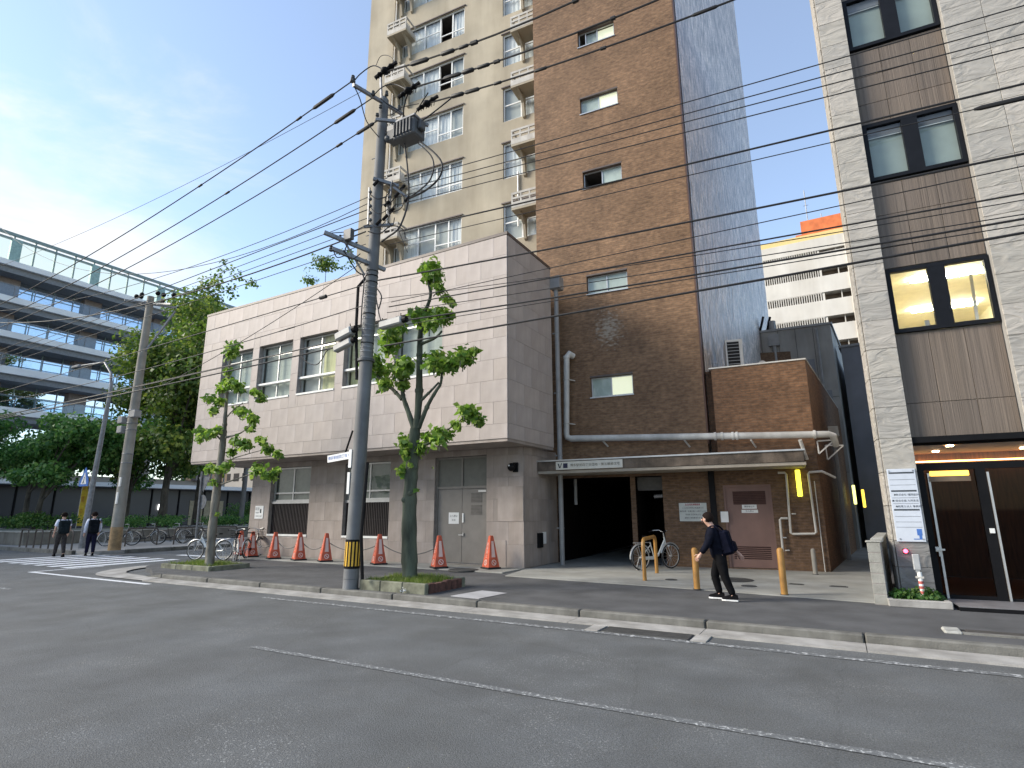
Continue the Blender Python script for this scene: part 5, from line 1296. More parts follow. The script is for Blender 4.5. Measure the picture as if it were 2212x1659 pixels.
b = MB(); b.box((-.56, -.098, 3.22), (-.50, -.095, 3.29)); b.bar((-.53, -.097, 3.21), (-.54, -.097, 3.1), .05, .003); b.bar((-.54, -.097, 3.1), (-.62, -.097, 2.98), .03, .003); b.bar((-.54, -.097, 3.1), (-.46, -.097, 2.98), .03, .003); b.build('walker_mark', m_ink, so)
# hoop barriers
def hoop(name, lab, x, y, rz, wd, h, r, m, group=None, cat='barrier'):
    t = thing(name, lab, cat, (x, y, .12), rz, group)
    c = min(.16, wd * .35); pts = [(-wd / 2, 0, 0), (-wd / 2, 0, h - c)] + [(-wd / 2 + c - c * math.cos(a), 0, h - c + c * math.sin(a)) for a in (R(30), R(60), R(90))] + [(wd / 2 - c + c * math.sin(a), 0, h - c + c * math.cos(a)) for a in (R(0), R(30), R(60), R(90))] + [(wd / 2, 0, 0)]
    MB().tube(pts, r, 8).build('tube', m, t, smooth=True)
    b = MB()
    for x_ in (-wd / 2, wd / 2): b.tube([(x_, 0, 0), (x_, 0, .015)], r * 1.7, 10)
    b.build('foot', m, t)
    return t
m_brn = M('brown hoop paint', (.065, .05, .04), .5)
for k in range(4): hoop('hoop_barrier', 'dark brown hoop barrier on the far corner, %s from the left' % ('first', 'second', 'third', 'fourth')[k], -34.4 + k * 1.45, 12.95, 0, .72, .85, .035, m_brn, 'hoop barriers on the far corner')
for k, (x, y) in enumerate([(-30.3, 16.2), (-29.7, 18.2), (-29.4, 20.0)]): hoop('hoop_barrier', ['dark hoop barrier left of the parked bicycles across the side street', 'dark hoop barrier in front of the parked bicycles across the side street', 'dark hoop barrier behind the traffic sign post'][k], x, y, R(90), 1.5, .85, .035, m_brn, 'hoop barriers along the side street')
# yellow banner
t = thing('banner_flag', 'tall narrow yellow banner flag with red lettering behind the students', 'banner', (-41.6, 18.2, .7))
MB().tube([(0, 0, 0), (.05, 0, 3.55)], .02, 6).build('flag_pole', m_white, t, smooth=True)
b = MB()
for k in range(8): b.quad((.05, -.02 * (k % 2), .25 + k * .38), (.75, .03 * (k % 3), .25 + k * .38), (.77, .03 * ((k + 1) % 3), .63 + k * .38), (.05, -.02 * ((k + 1) % 2), .63 + k * .38))
b.build('banner', M('yellow banner cloth', (.70, .50, .045), .8, .08), t)
for k, s in enumerate('営業中'): text(s, .42, M('orange banner print', (.5, .20, .03), .7), t, (.41, -.05, 2.6 - k * .75))
# traffic sign seen from the back, on the near corner
t = thing('traffic_sign', 'slim grey post with triangular and round road signs seen from behind', 'road sign', (-25.6, 16.1, .0))
p_ = [G.p(421, 1185, 16.1), G.p(434, 1040, 16.1)]
t.location = (p_[0].x, 16.1, 0)
MB().tube([(0, 0, 0), (p_[1].x - p_[0].x, 0, 3.6)], .045, 8).build('post', m_steel, t, smooth=True)
b = MB(); b.tube([(.06, .05, 2.2), (.06, .07, 2.2)], .32, 24); b.build('round_plate', m_steel, t)
b = MB(); b.add([(-.38, .05, 3.35), (.5, .05, 3.35), (.06, .05, 2.65), (-.38, .07, 3.35), (.5, .07, 3.35), (.06, .07, 2.65)], [(0, 1, 2), (5, 4, 3), (0, 3, 4, 1), (1, 4, 5, 2), (2, 5, 3, 0)]); b.build('triangle_plate', m_steel, t)
t = thing('side_street_pole', 'plain grey pole in the side street gap beside the clad building', 'pole', (G.f(520, 1120, 26)[0], 26, .1))
MB().tube([(0, 0, 0), (.1, 0, 5.5)], .16, 10).build('shaft', m_polec, t, smooth=True)
# ------------------------------------------------------------------ near utility pole
def gp(px, py, Y): return G.p(px, py, Y)
PX, PY = -9.25, 9.33
up = thing('utility_pole', 'tall grey concrete utility pole at the kerb with a yellow and black band', 'utility pole', (PX, PY, .12))
def lo(px, py, Y=PY): q = gp(px, py, Y); return Vector((q.x - PX, q.y - PY, q.z - .12))
axis = lambda z: Vector((.26 * z / 12, 0, z))
b = MB(); b.tube([axis(z) for z in (-.1, 2, 5, 8.5, 11.9)], [.165, .162, .150, .134, .118], 20); b.build('pole_shaft', m_polec, up, smooth=True)
b = MB(); b.tube([axis(11.9), axis(11.98)], [.115, .07], 14); b.build('pole_cap', m_trans, up)
rad = lambda z: .166 - z * .0040
def ring(b, z, h=.03, g=.006): b.tube([axis(z), axis(z + h)], rad(z) + g, 18)
bnd = MB(); ring(bnd, .42, .60, .004); bnd = bnd.build('warning_band', m_black, up, smooth=True)
b = MB()
for k in range(14):
    a = k * 2 * math.pi / 14
    c = axis(.47); c2 = axis(.97); r0 = rad(.6) + .0055
    for w0 in (0,):
        a0, a1 = a, a + .23
        b.quad((c.x + r0 * math.cos(a0), r0 * math.sin(a0), c.z), (c.x + r0 * math.cos(a1), r0 * math.sin(a1), c.z), (c2.x + r0 * math.cos(a1), r0 * math.sin(a1), c2.z), (c2.x + r0 * math.cos(a0), r0 * math.sin(a0), c2.z))
b.build('yellow_stripe', M('yellow reflective stripe', (.72, .42, .04), .5, .1), bnd)
for z in (.2, 1.95, 2.75, 3.45, 4.35): b = MB(); ring(b, z, .018, .003); b.build('seam_band', M('seam band', (.10, .105, .11), .6) if z == .2 else bpy.data.materials['seam band'], up, smooth=True)
z = 5.05
while z < 7.3:
    b = MB(); ring(b, z, rnd.uniform(.012, .03), .012); b.torus(axis(z + .015) + Vector((.0, -rad(z) - .02, 0)), (1, 0, 0), .022, .008, 8, 4)
    b.build('strap', m_steel if rnd.random() < .75 else m_black, up, smooth=True); z += rnd.uniform(.09, .17)
b = MB(); b.tube([axis(4.98), axis(5.04)], rad(5) + .05, 18); b.build('collar', m_trans, up, smooth=True)
b = MB(); 
for z_ in (8.2, 8.9, 9.6, 10.3, 10.9, 11.4): b.tube([axis(z_) - Vector((.28 * (-1) ** int(z_ * 2), 0, 0)), axis(z_) + Vector((.0, 0, 0))], .012, 6)
b.build('step_bolt', m_steel, up)
b = MB(); b.box((-.10, -.166, 2.55), (-.02, -.148, 2.95)); b.build('number_plate', m_paper, up)
b = MB(); b.box((-.11, -.166, 1.98), (-.04, -.148, 2.45)); b.build('number_plate', m_paper, up)
b = MB(); b.tube([lo(781, 1248) + Vector((.12, -.1, -.02)), lo(783, 1160) + Vector((.06, -.1, 0)), lo(797, 1000) + Vector((.05, -.1, 0))], .036, 8); b.build('cable_riser', m_black, up, smooth=True)
b = MB(); b.tube([lo(762, 930), lo(746, 978)], .022, 6); b.build('stay', m_black, up, smooth=True)
b = MB(); b.tube([lo(790, 820) + Vector((-.16, -.12, 0)), lo(783, 700) + Vector((-.1, -.1, 0)), lo(787, 620) + Vector((-.1, -.1, 0)), lo(795, 595)], .035, 8); b.build('cable_riser', m_black, up, smooth=True)
def arm(p0, p1, w=.075, name='crossarm'): MB().bar(p0, p1, w, w).build(name, m_steel, up)
arm(lo(763, 183, 8.35), lo(868, 246, 9.9)); arm(lo(812, 258, 9.0), lo(925, 270, 9.6), .07)
arm(lo(806, 386, 9.1), lo(862, 402, 9.55)); arm(lo(850, 405, 9.3), lo(882, 428, 9.5), .05)
arm(lo(700, 502, 8.3), lo(806, 546, 9.3), .085); arm(lo(717, 537, 8.4), lo(832, 583, 9.6), .085)
arm(lo(740, 515, 8.6), lo(788, 595, 9.2), .035, 'brace'); arm(lo(786, 490, 9.1), lo(850, 485, 9.5), .06)
arm(lo(822, 165), lo(824, 215), .05, 'top_rod')
MB().box(tuple(lo(747, 516, 8.7) - Vector((.03, .06, .06))), tuple(lo(758, 500, 8.7) + Vector((.06, .06, .06)))).build('arm_box', m_trans, up, bevel=.01)
def ins(px, py, Y, r=.055, n=3):
    b = MB(); q = lo(px, py, Y)
    for k in range(n): b.ball(q + Vector((0, 0, .05 * k)), r * (1 - .12 * k), 8, 5, .55)
    b.build('insulator', m_trans, up, smooth=True)
ins(835, 205, 9.3); ins(822, 232, 9.1, .05, 2); ins(815, 250, 9.0, .05, 2); ins(858, 408, 9.5, .04, 2); ins(866, 415, 9.5, .04, 2); ins(735, 513, 8.7, .04, 2); ins(770, 528, 9.0, .04, 2); ins(745, 552, 8.7, .04, 2); ins(790, 572, 9.2, .04, 2)
ins(762, 176, 8.35, .07, 4); ins(806, 205, 8.9); ins(862, 236, 9.8); ins(715, 541, 8.4)
b = MB()
for k in range(5): 
    q = lo(800, 415 + k * 15, 9.1); b.ball(q, .045, 8, 5); q = lo(842, 398 + k * 14, 9.4); b.ball(q, .05, 8, 5)
b.build('insulator_rack', m_trans, up, smooth=True)
arm(lo(798, 405, 9.1), lo(795, 485, 9.1), .04, 'rack_bar'); arm(lo(846, 390, 9.4), lo(840, 468, 9.4), .04, 'rack_bar')
def plate(px, py, Y):
    b = MB(); q = lo(px, py, Y)
    b.ball(q, .11, 9, 6, .7); b.ball(q + Vector((.18, 0, .04)), .08, 8, 5, .7); b.ball(q + Vector((-.16, 0, -.03)), .07, 8, 5, .7); b.tube([q - Vector((.3, 0, .06)), q + Vector((.34, 0, .08))], .045, 7)
    for k in range(7): b.tube([q + Vector((-.24 + k * .08, 0, -.05)), q + Vector((-.24 + k * .08, -.02, -.16))], .012, 4)
    b.build('line_clamp_cover', m_black, up, smooth=True)
plate(832, 153, 8.35); plate(882, 196, 9.0); plate(922, 224, 9.7)
# jumper wires and tangled tails round the crossarms
def jumper(pts, r=.011):
    c, _ = limb([lo(*p) for p in pts], r, r, sub=5); MB().tube(c, r, 5).build('jumper_wire', m_wire, up, smooth=True)
for pts in ([(763, 178, 8.35), (778, 160, 8.4), (806, 142, 8.4), (830, 152, 8.35)], [(806, 207, 8.9), (826, 188, 8.9), (852, 182, 9.0), (880, 194, 9.0)], [(830, 250, 9.3), (850, 246, 9.5), (868, 232, 9.6), (905, 224, 9.7)], [(766, 188, 8.4), (778, 215, 8.7), (792, 262, 9.0), (818, 296, 9.2)], [(842, 236, 9.5), (850, 262, 9.5), (868, 268, 9.5), (890, 268, 9.5)], [(822, 212, 9.1), (838, 226, 9.2), (862, 240, 9.4), (885, 262, 9.5)],
            [(848, 395, 9.4), (862, 412, 9.4), (850, 430, 9.4), (838, 446, 9.3)], [(852, 402, 9.4), (872, 425, 9.4), (866, 450, 9.4), (840, 460, 9.3)], [(844, 412, 9.4), (832, 430, 9.3), (842, 452, 9.3), (856, 440, 9.4)], [(800, 420, 9.1), (816, 430, 9.1), (836, 424, 9.3)], [(800, 448, 9.1), (818, 462, 9.1), (838, 452, 9.3)], [(798, 476, 9.1), (815, 492, 9.1), (840, 470, 9.3)], [(852, 470, 9.4), (848, 488, 9.4), (838, 478, 9.3)],
            [(795, 485, 9.1), (765, 498, 8.8), (735, 502, 8.6), (700, 504, 8.3)], [(752, 524, 8.7), (745, 545, 8.7), (760, 560, 8.8), (778, 548, 9.0)], [(720, 540, 8.4), (728, 556, 8.5), (745, 552, 8.6)], [(795, 500, 9.1), (820, 505, 9.2), (845, 488, 9.4), (870, 495, 9.4), (876, 515, 9.4)], [(860, 495, 9.4), (870, 520, 9.4), (880, 545, 9.4)], [(812, 620, 9.2), (824, 640, 9.2), (818, 668, 9.2)], [(812, 640, 9.2), (822, 690, 9.2), (836, 700, 9.2)]):
    jumper(pts, rnd.uniform(.009, .016))
for px_, py_, Y_ in ((858, 420, 9.4), (880, 430, 9.45), (836, 440, 9.3), (832, 470, 9.3), (846, 455, 9.4), (812, 395, 9.1), (870, 405, 9.5), (818, 480, 9.2)):
    q = lo(px_, py_, Y_); b = MB(); b.tube([q - Vector((.07, 0, .05)), q + Vector((.07, 0, .05))], .04, 7); b.build('connector', m_black, up, smooth=True)
# street name plate on the pole
t = thing('name_plate', 'narrow white street name plate sticking out from the utility pole towards the left', 'sign', (PX, PY, 3.4))
def ln(px, py): q = gp(px, py, PY - .1); return Vector((q.x - PX, q.y - PY, q.z - 3.4))
a_, c_ = ln(708, 992), ln(757, 983)
MB().bar(a_, c_, .02, .16).build('plate', m_paper, t)
m_ = (a_ + c_) / 2; ang = math.atan2(c_.z - a_.z, c_.x - a_.x)
text('博多駅前四丁目 9', .085, m_blue, t, (m_.x, m_.y - .014, m_.z), (math.pi / 2, -ang, 0))
# transformer
q = gp(884, 285, 9.45)
tf = thing('pole_transformer', 'dark grey oblong transformer hanging beside the top of the near utility pole', 'transformer', (q.x, q.y, q.z - .25))
b = MB(); b.box((-.33, -.22, 0), (.33, .22, .48)); b.build('tank', m_trans, tf, bevel=.03)
b = MB()
for k in range(6): b.box((-.29 + k * .1, -.27, .06), (-.255 + k * .1, -.222, .42))
b.build('cooling_fin', m_trans, tf)
b = MB(); b.box((-.36, -.25, .44), (.36, .25, .50)); b.build('lid', m_steel, tf, bevel=.01)
b = MB(); b.box((-.62, -.14, .12), (-.335, .14, .42)); b.ball((-.6, -.1, .2), .1, 8, 5); b.box((.335, -.1, .16), (.44, .1, .4)); b.build('side_box', m_trans, tf, bevel=.02)
b = MB()
for k in range(3): 
    x = -.2 + k * .2
    for j in range(3): b.ball((x, 0, .54 + j * .05), .05 - j * .008, 8, 5, .6)
b.build('bushing', m_black, tf, smooth=True)
# ------------------------------------------------------------------ cables
def wire(lab, pts, Y, r=.012, x0=None, x1=None, group=None, sleeves=(), name='cable', deg=2):
    P = [gp(x, y, Y) for x, y in pts]
    xs = np.array([p.x for p in P]); zs = np.array([p.z for p in P])
    d = min(deg, len(P) - 1); mx_ = xs.mean()
    cf = np.polyfit(xs - mx_, zs, d)
    if d == 2 and cf[0] < 0: cf = np.polyfit(xs - mx_, zs, 1)
    a, c = (xs.min() if x0 is None else x0), (xs.max() if x1 is None else x1)
    n = max(10, int((c - a) / 1.0))
    ww = [Vector((a + (c - a) * i / n, Y, float(np.polyval(cf, a + (c - a) * i / n - mx_)))) for i in range(n + 1)]
    if sleeves:
        t = thing(name, lab, 'cable', ww[0], 0, group)
        MB().tube([p - ww[0] for p in ww], r, 6).build('line', m_wire, t, smooth=True)
        for s0, s1, rr in sleeves:
            u0, u1 = gp(s0, 0, Y).x, gp(s1, 0, Y).x
            # photo column to position along the line: refine against the line's own height
            for _ in range(6):
                u0 = solve_x(s0, Y, cf, mx_); u1 = solve_x(s1, Y, cf, mx_)
            q0 = Vector((u0, Y, float(np.polyval(cf, u0 - mx_)))) - ww[0]; q1 = Vector((u1, Y, float(np.polyval(cf, u1 - mx_)))) - ww[0]
            MB().tube([q0, q0 * .9 + q1 * .1, q0 * .1 + q1 * .9, q1], [rr * .5, rr, rr, rr * .5], 8).build('sleeve', m_wire, t, smooth=True)
        return t
    o = MB(); base = ww[0]
    o.tube([p - base for p in ww], r, 6)
    o = o.build(name, m_wire, None, smooth=True); o.location = base
    return tag(o, lab, 'cable', group)
def solve_x(px, Y, cf, mx_):
    y = 300.0; x = 0
    for _ in range(8):
        q = gp(px, y, Y); x = q.x; z = float(np.polyval(cf, x - mx_))
        d = Vector((x, Y, z)) - CAM
        y = CYP - FPX * d.dot(_u2) / d.dot(_f)
    return x
XL, XR = -44, 9
gl_ = 'power lines leaving the pole to the left'
wire('upper black power line running from the near pole to the far left sky', [(62, 626), (197, 548), (342, 461), (700, 216), (762, 176)], 8.35, .016, x0=XL, group=gl_, sleeves=[(676, 722, .045), (640, 652, .03), (428, 437, .03)])
wire('middle black power line running from the near pole to the far left sky', [(82, 651), (245, 561), (422, 461), (745, 255), (806, 207)], 9.0, .016, x0=XL, group=gl_, sleeves=[(722, 768, .045), (486, 496, .03)])
wire('lower black power line running from the near pole to the far left sky', [(117, 658), (284, 573), (492, 461), (800, 272), (830, 250)], 9.6, .016, x0=XL, group=gl_, sleeves=[(770, 808, .045), (726, 740, .035)])
wire('faint thin earth wire high above the three left hand power lines', [(130, 525), (265, 461), (600, 300), (790, 190)], 9.3, .007, x0=XL)
gr_ = 'power lines leaving the pole to the right'
wire('topmost thick power line crossing the cream bay with several black sleeves', [(832, 155), (956, 120), (1036, 85), (1244, 2)], 8.35, .02, x1=XR, group=gr_, sleeves=[(886, 926, .05), (952, 982, .045), (990, 1012, .035), (1016, 1032, .045), (1236, 1250, .04)])
wire('second thick power line crossing the cream bay and the brick front', [(880, 192), (1024, 152), (1244, 68), (1424, 0)], 9.0, .02, x1=XR, group=gr_, sleeves=[(958, 996, .045), (998, 1024, .05), (1030, 1058, .04), (1066, 1080, .04), (1318, 1330, .04)])
wire('third thick power line crossing the brick tower up to the silver side wall', [(920, 222), (1034, 197), (1244, 122), (1305, 102), (1587, 0)], 9.7, .02, x1=XR, group=gr_, sleeves=[(974, 1002, .05), (1004, 1036, .045), (1066, 1084, .035), (1154, 1182, .035), (1296, 1310, .035), (1494, 1552, .033)])
gt_ = 'thin parallel lines crossing the brick tower'
for k, pts in enumerate([[(857, 396), (1154, 314), (1647, 174), (1728, 151), (2212, 12)], [(857, 412), (1154, 334), (1647, 201), (1728, 179), (2212, 47)], [(856, 428), (1154, 347), (1647, 219), (1728, 199), (2212, 75)], [(854, 444), (1154, 366), (1647, 244), (1728, 225), (2212, 102)]]):
    wire(['uppermost', 'second', 'third', 'lowest'][k] + ' of the four thin parallel lines crossing the brick tower', pts, 9.4, .0095, x1=XR, group=gt_)
wire('thick single cable crossing just under the third brick tower window from the top', [(862, 500), (998, 467), (1244, 412), (1344, 389), (1647, 316), (1728, 297), (2212, 181)], 9.3, .016, x1=XR)
wire('thin cable with a long black rod at the right edge of the photo', [(842, 530), (1154, 454), (1369, 403), (1647, 344), (1728, 325), (2103, 237)], 9.35, .008, x1=XR, sleeves=[(2104, 2260, .035)])
wire('thick cable crossing the tower midway between its third and fourth brick windows', [(816, 606), (959, 580), (1061, 560), (1244, 528), (1482, 479), (1647, 450), (1728, 432), (1875, 400), (2212, 332)], 9.2, .017, x1=XR)
gb_ = 'thin telecom lines crossing near the fourth brick window'
wire('thin telecom line above the fourth brick window, the highest of its bundle', [(845, 652), (1217, 575), (1484, 515), (1728, 460), (2212, 360)], 9.3, .008, x1=XR, group=gb_)
wire('telecom line skimming the top of the fourth brick window', [(840, 664), (1219, 593), (1494, 545), (1647, 520), (1728, 505), (1910, 472), (2212, 418)], 9.35, .013, x1=XR, group=gb_)
wire('thin telecom line across the middle of the fourth brick window', [(836, 678), (1181, 618), (1269, 607), (1647, 560), (1728, 548), (2212, 455)], 9.3, .008, x1=XR, group=gb_)
wire('thick telecom bundle below the fourth brick window', [(836, 700), (991, 673), (1181, 640), (1344, 620), (1494, 595), (1647, 573), (1728, 560), (2212, 468)], 9.25, .016, x1=XR, group=gb_)
wire('slack thin telecom line from the pole to the clad building corner', [(820, 646), (960, 628), (1181, 600), (1480, 552), (1728, 520), (2212, 430)], 9.4, .007, x1=XR, group=gb_)
wire('slack thin telecom line just below the bundle', [(820, 712), (960, 690), (1100, 658), (1300, 630), (1494, 606), (1728, 572), (2212, 480)], 9.4, .008, x1=XR, group=gb_)
wire('lowest thick cable crossing the brick tower and the lit office window head', [(830, 748), (876, 741), (961, 722), (1096, 698), (1180, 686), (1494, 633), (1647, 606), (1728, 590), (1900, 558), (2138, 517), (2212, 500)], 9.2, .019, x1=XR)
gs_ = 'parallel cables crossing the sky left of the tower'
for k, (pts, r) in enumerate([([(468, 557), (573, 518), (691, 470), (797, 425)], .009), ([(478, 563), (628, 518), (691, 483), (797, 440)], .009), ([(486, 571), (668, 500), (691, 493), (797, 452)], .012), ([(538, 567), (673, 518), (691, 508), (797, 470)], .009), ([(551, 578), (711, 518), (795, 490)], .009), ([(538, 593), (640, 557), (726, 526), (790, 500)], .018), ([(563, 603), (716, 551), (790, 528)], .009)]):
    wire(['first', 'second', 'third', 'fourth', 'fifth', 'sixth, thickest', 'seventh, lowest'][k] + ' cable from the top of the group crossing the sky left of the tower', pts, 9.2, r, x0=XL, group=gs_)
gf_ = 'cables crossing the clad building left of the pole'
wire('cable with a black knob high across the clad facade left of the pole', [(300, 760), (451, 713), (600, 670), (783, 618)], 9.2, .012, x0=XL, group=gf_, sleeves=[(690, 706, .05)])
wire('steep diagonal cable crossing the upper left clad facade', [(438, 786), (521, 738), (660, 650), (758, 583), (792, 560)], 9.3, .009, x0=-17.5, group=gf_)
wire('cable crossing the clad facade just above the upper windows', [(440, 763), (521, 741), (676, 693), (780, 662)], 9.2, .011, x0=XL, group=gf_, sleeves=[(600, 640, .018)])
wire('upper of the two low cables crossing the upper windows to the pole', [(140, 868), (252, 848), (403, 812), (478, 793), (558, 774), (648, 755), (740, 735)], 9.1, .014, x0=XL, group=gf_)
wire('lower of the two low cables crossing the upper windows to the pole', [(140, 876), (252, 856), (403, 822), (478, 804), (558, 785), (648, 768), (740, 748)], 9.2, .018, x0=XL, group=gf_)
wire('thin cable low across the leafy left edge of the photo', [(0, 901), (200, 864), (320, 838), (553, 788)], 9.4, .009, x0=XL, group=gf_)
wire('thin cable high across the leafy left edge of the photo', [(150, 868), (320, 826), (553, 776), (700, 744)], 9.5, .008, x0=XL, group=gf_)
def loop(lab, pts, r, name='cable_loop', sub=5):
    P = [gp(*p) for p in pts]; o = P[0]
    c, _ = limb([p - o for p in P], r, r, sub=sub)
    ob = MB().tube(c, r, 6).build(name, m_wire, None, smooth=True); ob.location = o
    return tag(ob, lab, 'cable')
loop('black lead curving down from the top power line to the transformer', [(880, 205, 9.0), (872, 235, 9.2), (873, 270, 9.45)], .018)
loop('middle black lead running down to the transformer', [(925, 200, 9.4), (900, 240, 9.45), (888, 268, 9.45)], .016)
loop('right hand black lead slanting down to the transformer', [(975, 212, 9.7), (940, 240, 9.6), (905, 266, 9.45)], .018)
loop('outer cable loop hanging right of the transformer', [(906, 305, 9.45), (938, 330, 9.45), (955, 355, 9.45), (948, 385, 9.45), (918, 412, 9.45), (880, 430, 9.45)], .024)
loop('inner cable loop hanging right of the transformer', [(904, 310, 9.45), (930, 335, 9.45), (937, 360, 9.45), (928, 390, 9.45), (905, 412, 9.45), (882, 428, 9.45)], .018)
loop('straight black lead hanging below the transformer', [(874, 310, 9.45), (880, 360, 9.45), (883, 410, 9.45), (882, 436, 9.45)], .020)
loop('black cable swinging back from the low junction to the pole', [(882, 434, 9.45), (874, 465, 9.4), (860, 495, 9.3), (838, 512, 9.3), (824, 522, 9.3)], .024)
loop('thin arched wire standing over the top of the near pole', [(812, 142, 8.5), (822, 122, 8.5), (838, 120, 8.5), (850, 130, 8.5), (848, 145, 8.5)], .008)
loop('black slack cable loop under the two closures left of the pole', [(648, 763, 9.1), (662, 782, 9.1), (682, 788, 9.1), (694, 778, 9.1), (706, 758, 9.1), (718, 752, 9.1)], .012)
loop('dark jumper hugging the left side of the pole above the closures', [(742, 540, 8.6), (770, 585, 9.0), (786, 600, 9.1), (782, 660, 9.1), (780, 700, 9.1)], .016)
def closure(lab, px, py, Y, ln_, r, tilt):
    q = gp(px, py, Y); t = thing('cable_closure', lab, 'cable closure', q, 0, 'cable closures hanging by the pole'); t.rotation_euler = (0, -tilt, 0)
    b = MB(); b.box((-ln_ / 2, -r, -r), (ln_ / 2, r, r)); b.build('case', M('closure plastic', (.33, .33, .315), .5, .12, 5), t, bevel=r * .35)
    b = MB(); b.tube([(ln_ / 2, 0, 0), (ln_ / 2 + .10, 0, 0)], r * .8, 10); b.build('end_cap', m_black, t)
    b = MB(); b.tube([(-ln_ / 2 + .06, 0, r), (-ln_ / 2 + .06, 0, r + .09)], .012, 5); b.tube([(ln_ / 2 - .06, 0, r), (ln_ / 2 - .06, 0, r + .09)], .012, 5); b.build('hanger', m_black, t)
closure('upper pale cable closure hanging left of the near pole', 745, 722, 9.1, .52, .10, R(14)); closure('lower pale cable closure hanging left of the near pole', 742, 746, 9.15, .56, .085, R(14)); closure('long pale cable closure right of the near pole above the tree', 846, 698, 9.25, .66, .09, R(3))
# ------------------------------------------------------------------ cones and chain
CB, CT, CHH = .185, .05, .88
bm_ = MB().box((-.215, -.215, 0), (.215, .215, .045)).mesh('base', m_rubber, bevel=.012)
c_ = MB()
vs = []; 
for (h, zz) in ((CB, .045), (CB * .97, .06), (CT, CHH), (CT * .8, CHH + .01)): vs += [(-h, -h, zz), (h, -h, zz), (h, h, zz), (-h, h, zz)]
fs = [(3, 2, 1, 0), (12, 13, 14, 15)]
for l_ in range(3): fs += [(l_ * 4 + k, l_ * 4 + (k + 1) % 4, l_ * 4 + 4 + (k + 1) % 4, l_ * 4 + 4 + k) for k in range(4)]
c_.add(vs, fs); cm_ = c_.mesh('body', m_orange, bevel=.006)
til = math.atan2(CB - CT, CHH - .06)
hw = lambda z: CB - (CB - CT) * (z - .06) / (CHH - .06)
pm_ = MB().add([(-hw(.31) * .42, -hw(.31) - .004, .31), (hw(.31) * .42, -hw(.31) - .004, .31), (hw(.74) * .46, -hw(.74) - .004, .74), (-hw(.74) * .46, -hw(.74) - .004, .74)], [(0, 1, 2, 3)]).mesh('reflective_panel', m_refl)
rm_ = MB()
yv = lambda z: -hw(z) - .004
n_ = 18
for k in range(n_):
    a0, a1 = 2 * math.pi * k / n_, 2 * math.pi * (k + 1) / n_
    f_ = lambda a, r: (r * math.cos(a), yv(.17 + r * math.sin(a)), .17 + r * math.sin(a))
    rm_.quad(f_(a0, .055), f_(a1, .055), f_(a1, .078), f_(a0, .078))
rm_ = rm_.mesh('no_parking_ring', m_refl)
sl_ = MB().add([(-.05, yv(.20) - .001, .205), (-.035, yv(.22) - .001, .22), (.05, yv(.135) - .001, .135), (.035, yv(.12) - .001, .12)], [(0, 1, 2, 3)]).mesh('slash', m_refl)
cones = []
clab = ['leftmost orange cone, closest to the parked bicycles', 'second orange cone from the left, beside the clad building corner', 'third orange cone from the left, below the wall window', 'fourth orange cone from the left, below the wall window corner', 'fifth orange cone from the left, left of the utility pole', 'sixth orange cone, between the utility pole and the plane tree', 'seventh orange cone, left of the grey double doors', 'rightmost orange cone, right of the grey double doors']
for k, (px_, py_) in enumerate([(517, 1200), (543, 1203), (591, 1207), (645, 1210), (702, 1213), (818, 1219), (948, 1227), (1060, 1230)]):
    q = gz(px_, py_, .15 if k != 7 else .13)
    y_ = max(q.y, 13.62) if k < 7 else q.y
    t = thing('traffic_cone', clab[k], 'traffic cone', (q.x, q.y + (.0), .151 if k not in (6,) else .123), R(-30 + rnd.uniform(-9, 9)), 'orange traffic cones along the clad wall')
    link('base', bm_, t); bo = link('body', cm_, t); cones.append(t)
    for f in range(4):
        for me_ in ((pm_, rm_, sl_) if f % 2 else (rm_, sl_)):
            o = link(me_.name.split('.')[0], me_, bo); o.rotation_euler = (0, 0, f * math.pi / 2)
        if f % 2 == 0:
            for j, s in enumerate('駐車禁止'):
                zz = .65 - j * .105; o = text(s, .105, m_refl, bo, (0, 0, 0))
                mrot = Matrix.Rotation(f * math.pi / 2, 4, 'Z') @ Matrix.Translation((0, -hw(zz) - .005, zz)) @ Matrix.Rotation(math.pi / 2 - til, 4, 'X')
                o.matrix_local = mrot
for t in cones: t.rotation_euler = (R(rnd.uniform(-.6, .6)), R(rnd.uniform(-.9, .9)), t.rotation_euler.z)
# keep every cone on what it stands on
for k, t in enumerate(cones):
    t.location.z = .152 if 13.36 < t.location.y < 14.5 and t.location.x < -7.9 else .122
for k in range(1, 6):
    a, c = cones[k].location, cones[k + 1].location
    zt = .62; P = []
    for i in range(17):
        s = i / 16; P.append(Vector((a.x + (c.x - a.x) * s, a.y + (c.y - a.y) * s + .06, zt + .15 - 4 * s * (1 - s) * (.26 if k < 5 else .30))))
    o = P[0]
    ob = MB().tube([p - o for p in P], .014, 5).build('barrier_chain', M('chain grey', (.06, .06, .06), .5) if 'chain grey' not in bpy.data.materials else bpy.data.materials['chain grey'], None); ob.location = o
    tag(ob, ['dark chain hanging between the second and third cones', 'dark chain hanging between the third and fourth cones', 'dark chain hanging between the fourth and fifth cones', 'dark chain hanging behind the utility pole foot', 'dark chain hanging behind the plane tree trunk'][k - 1], 'chain', 'chains hanging between the cones')
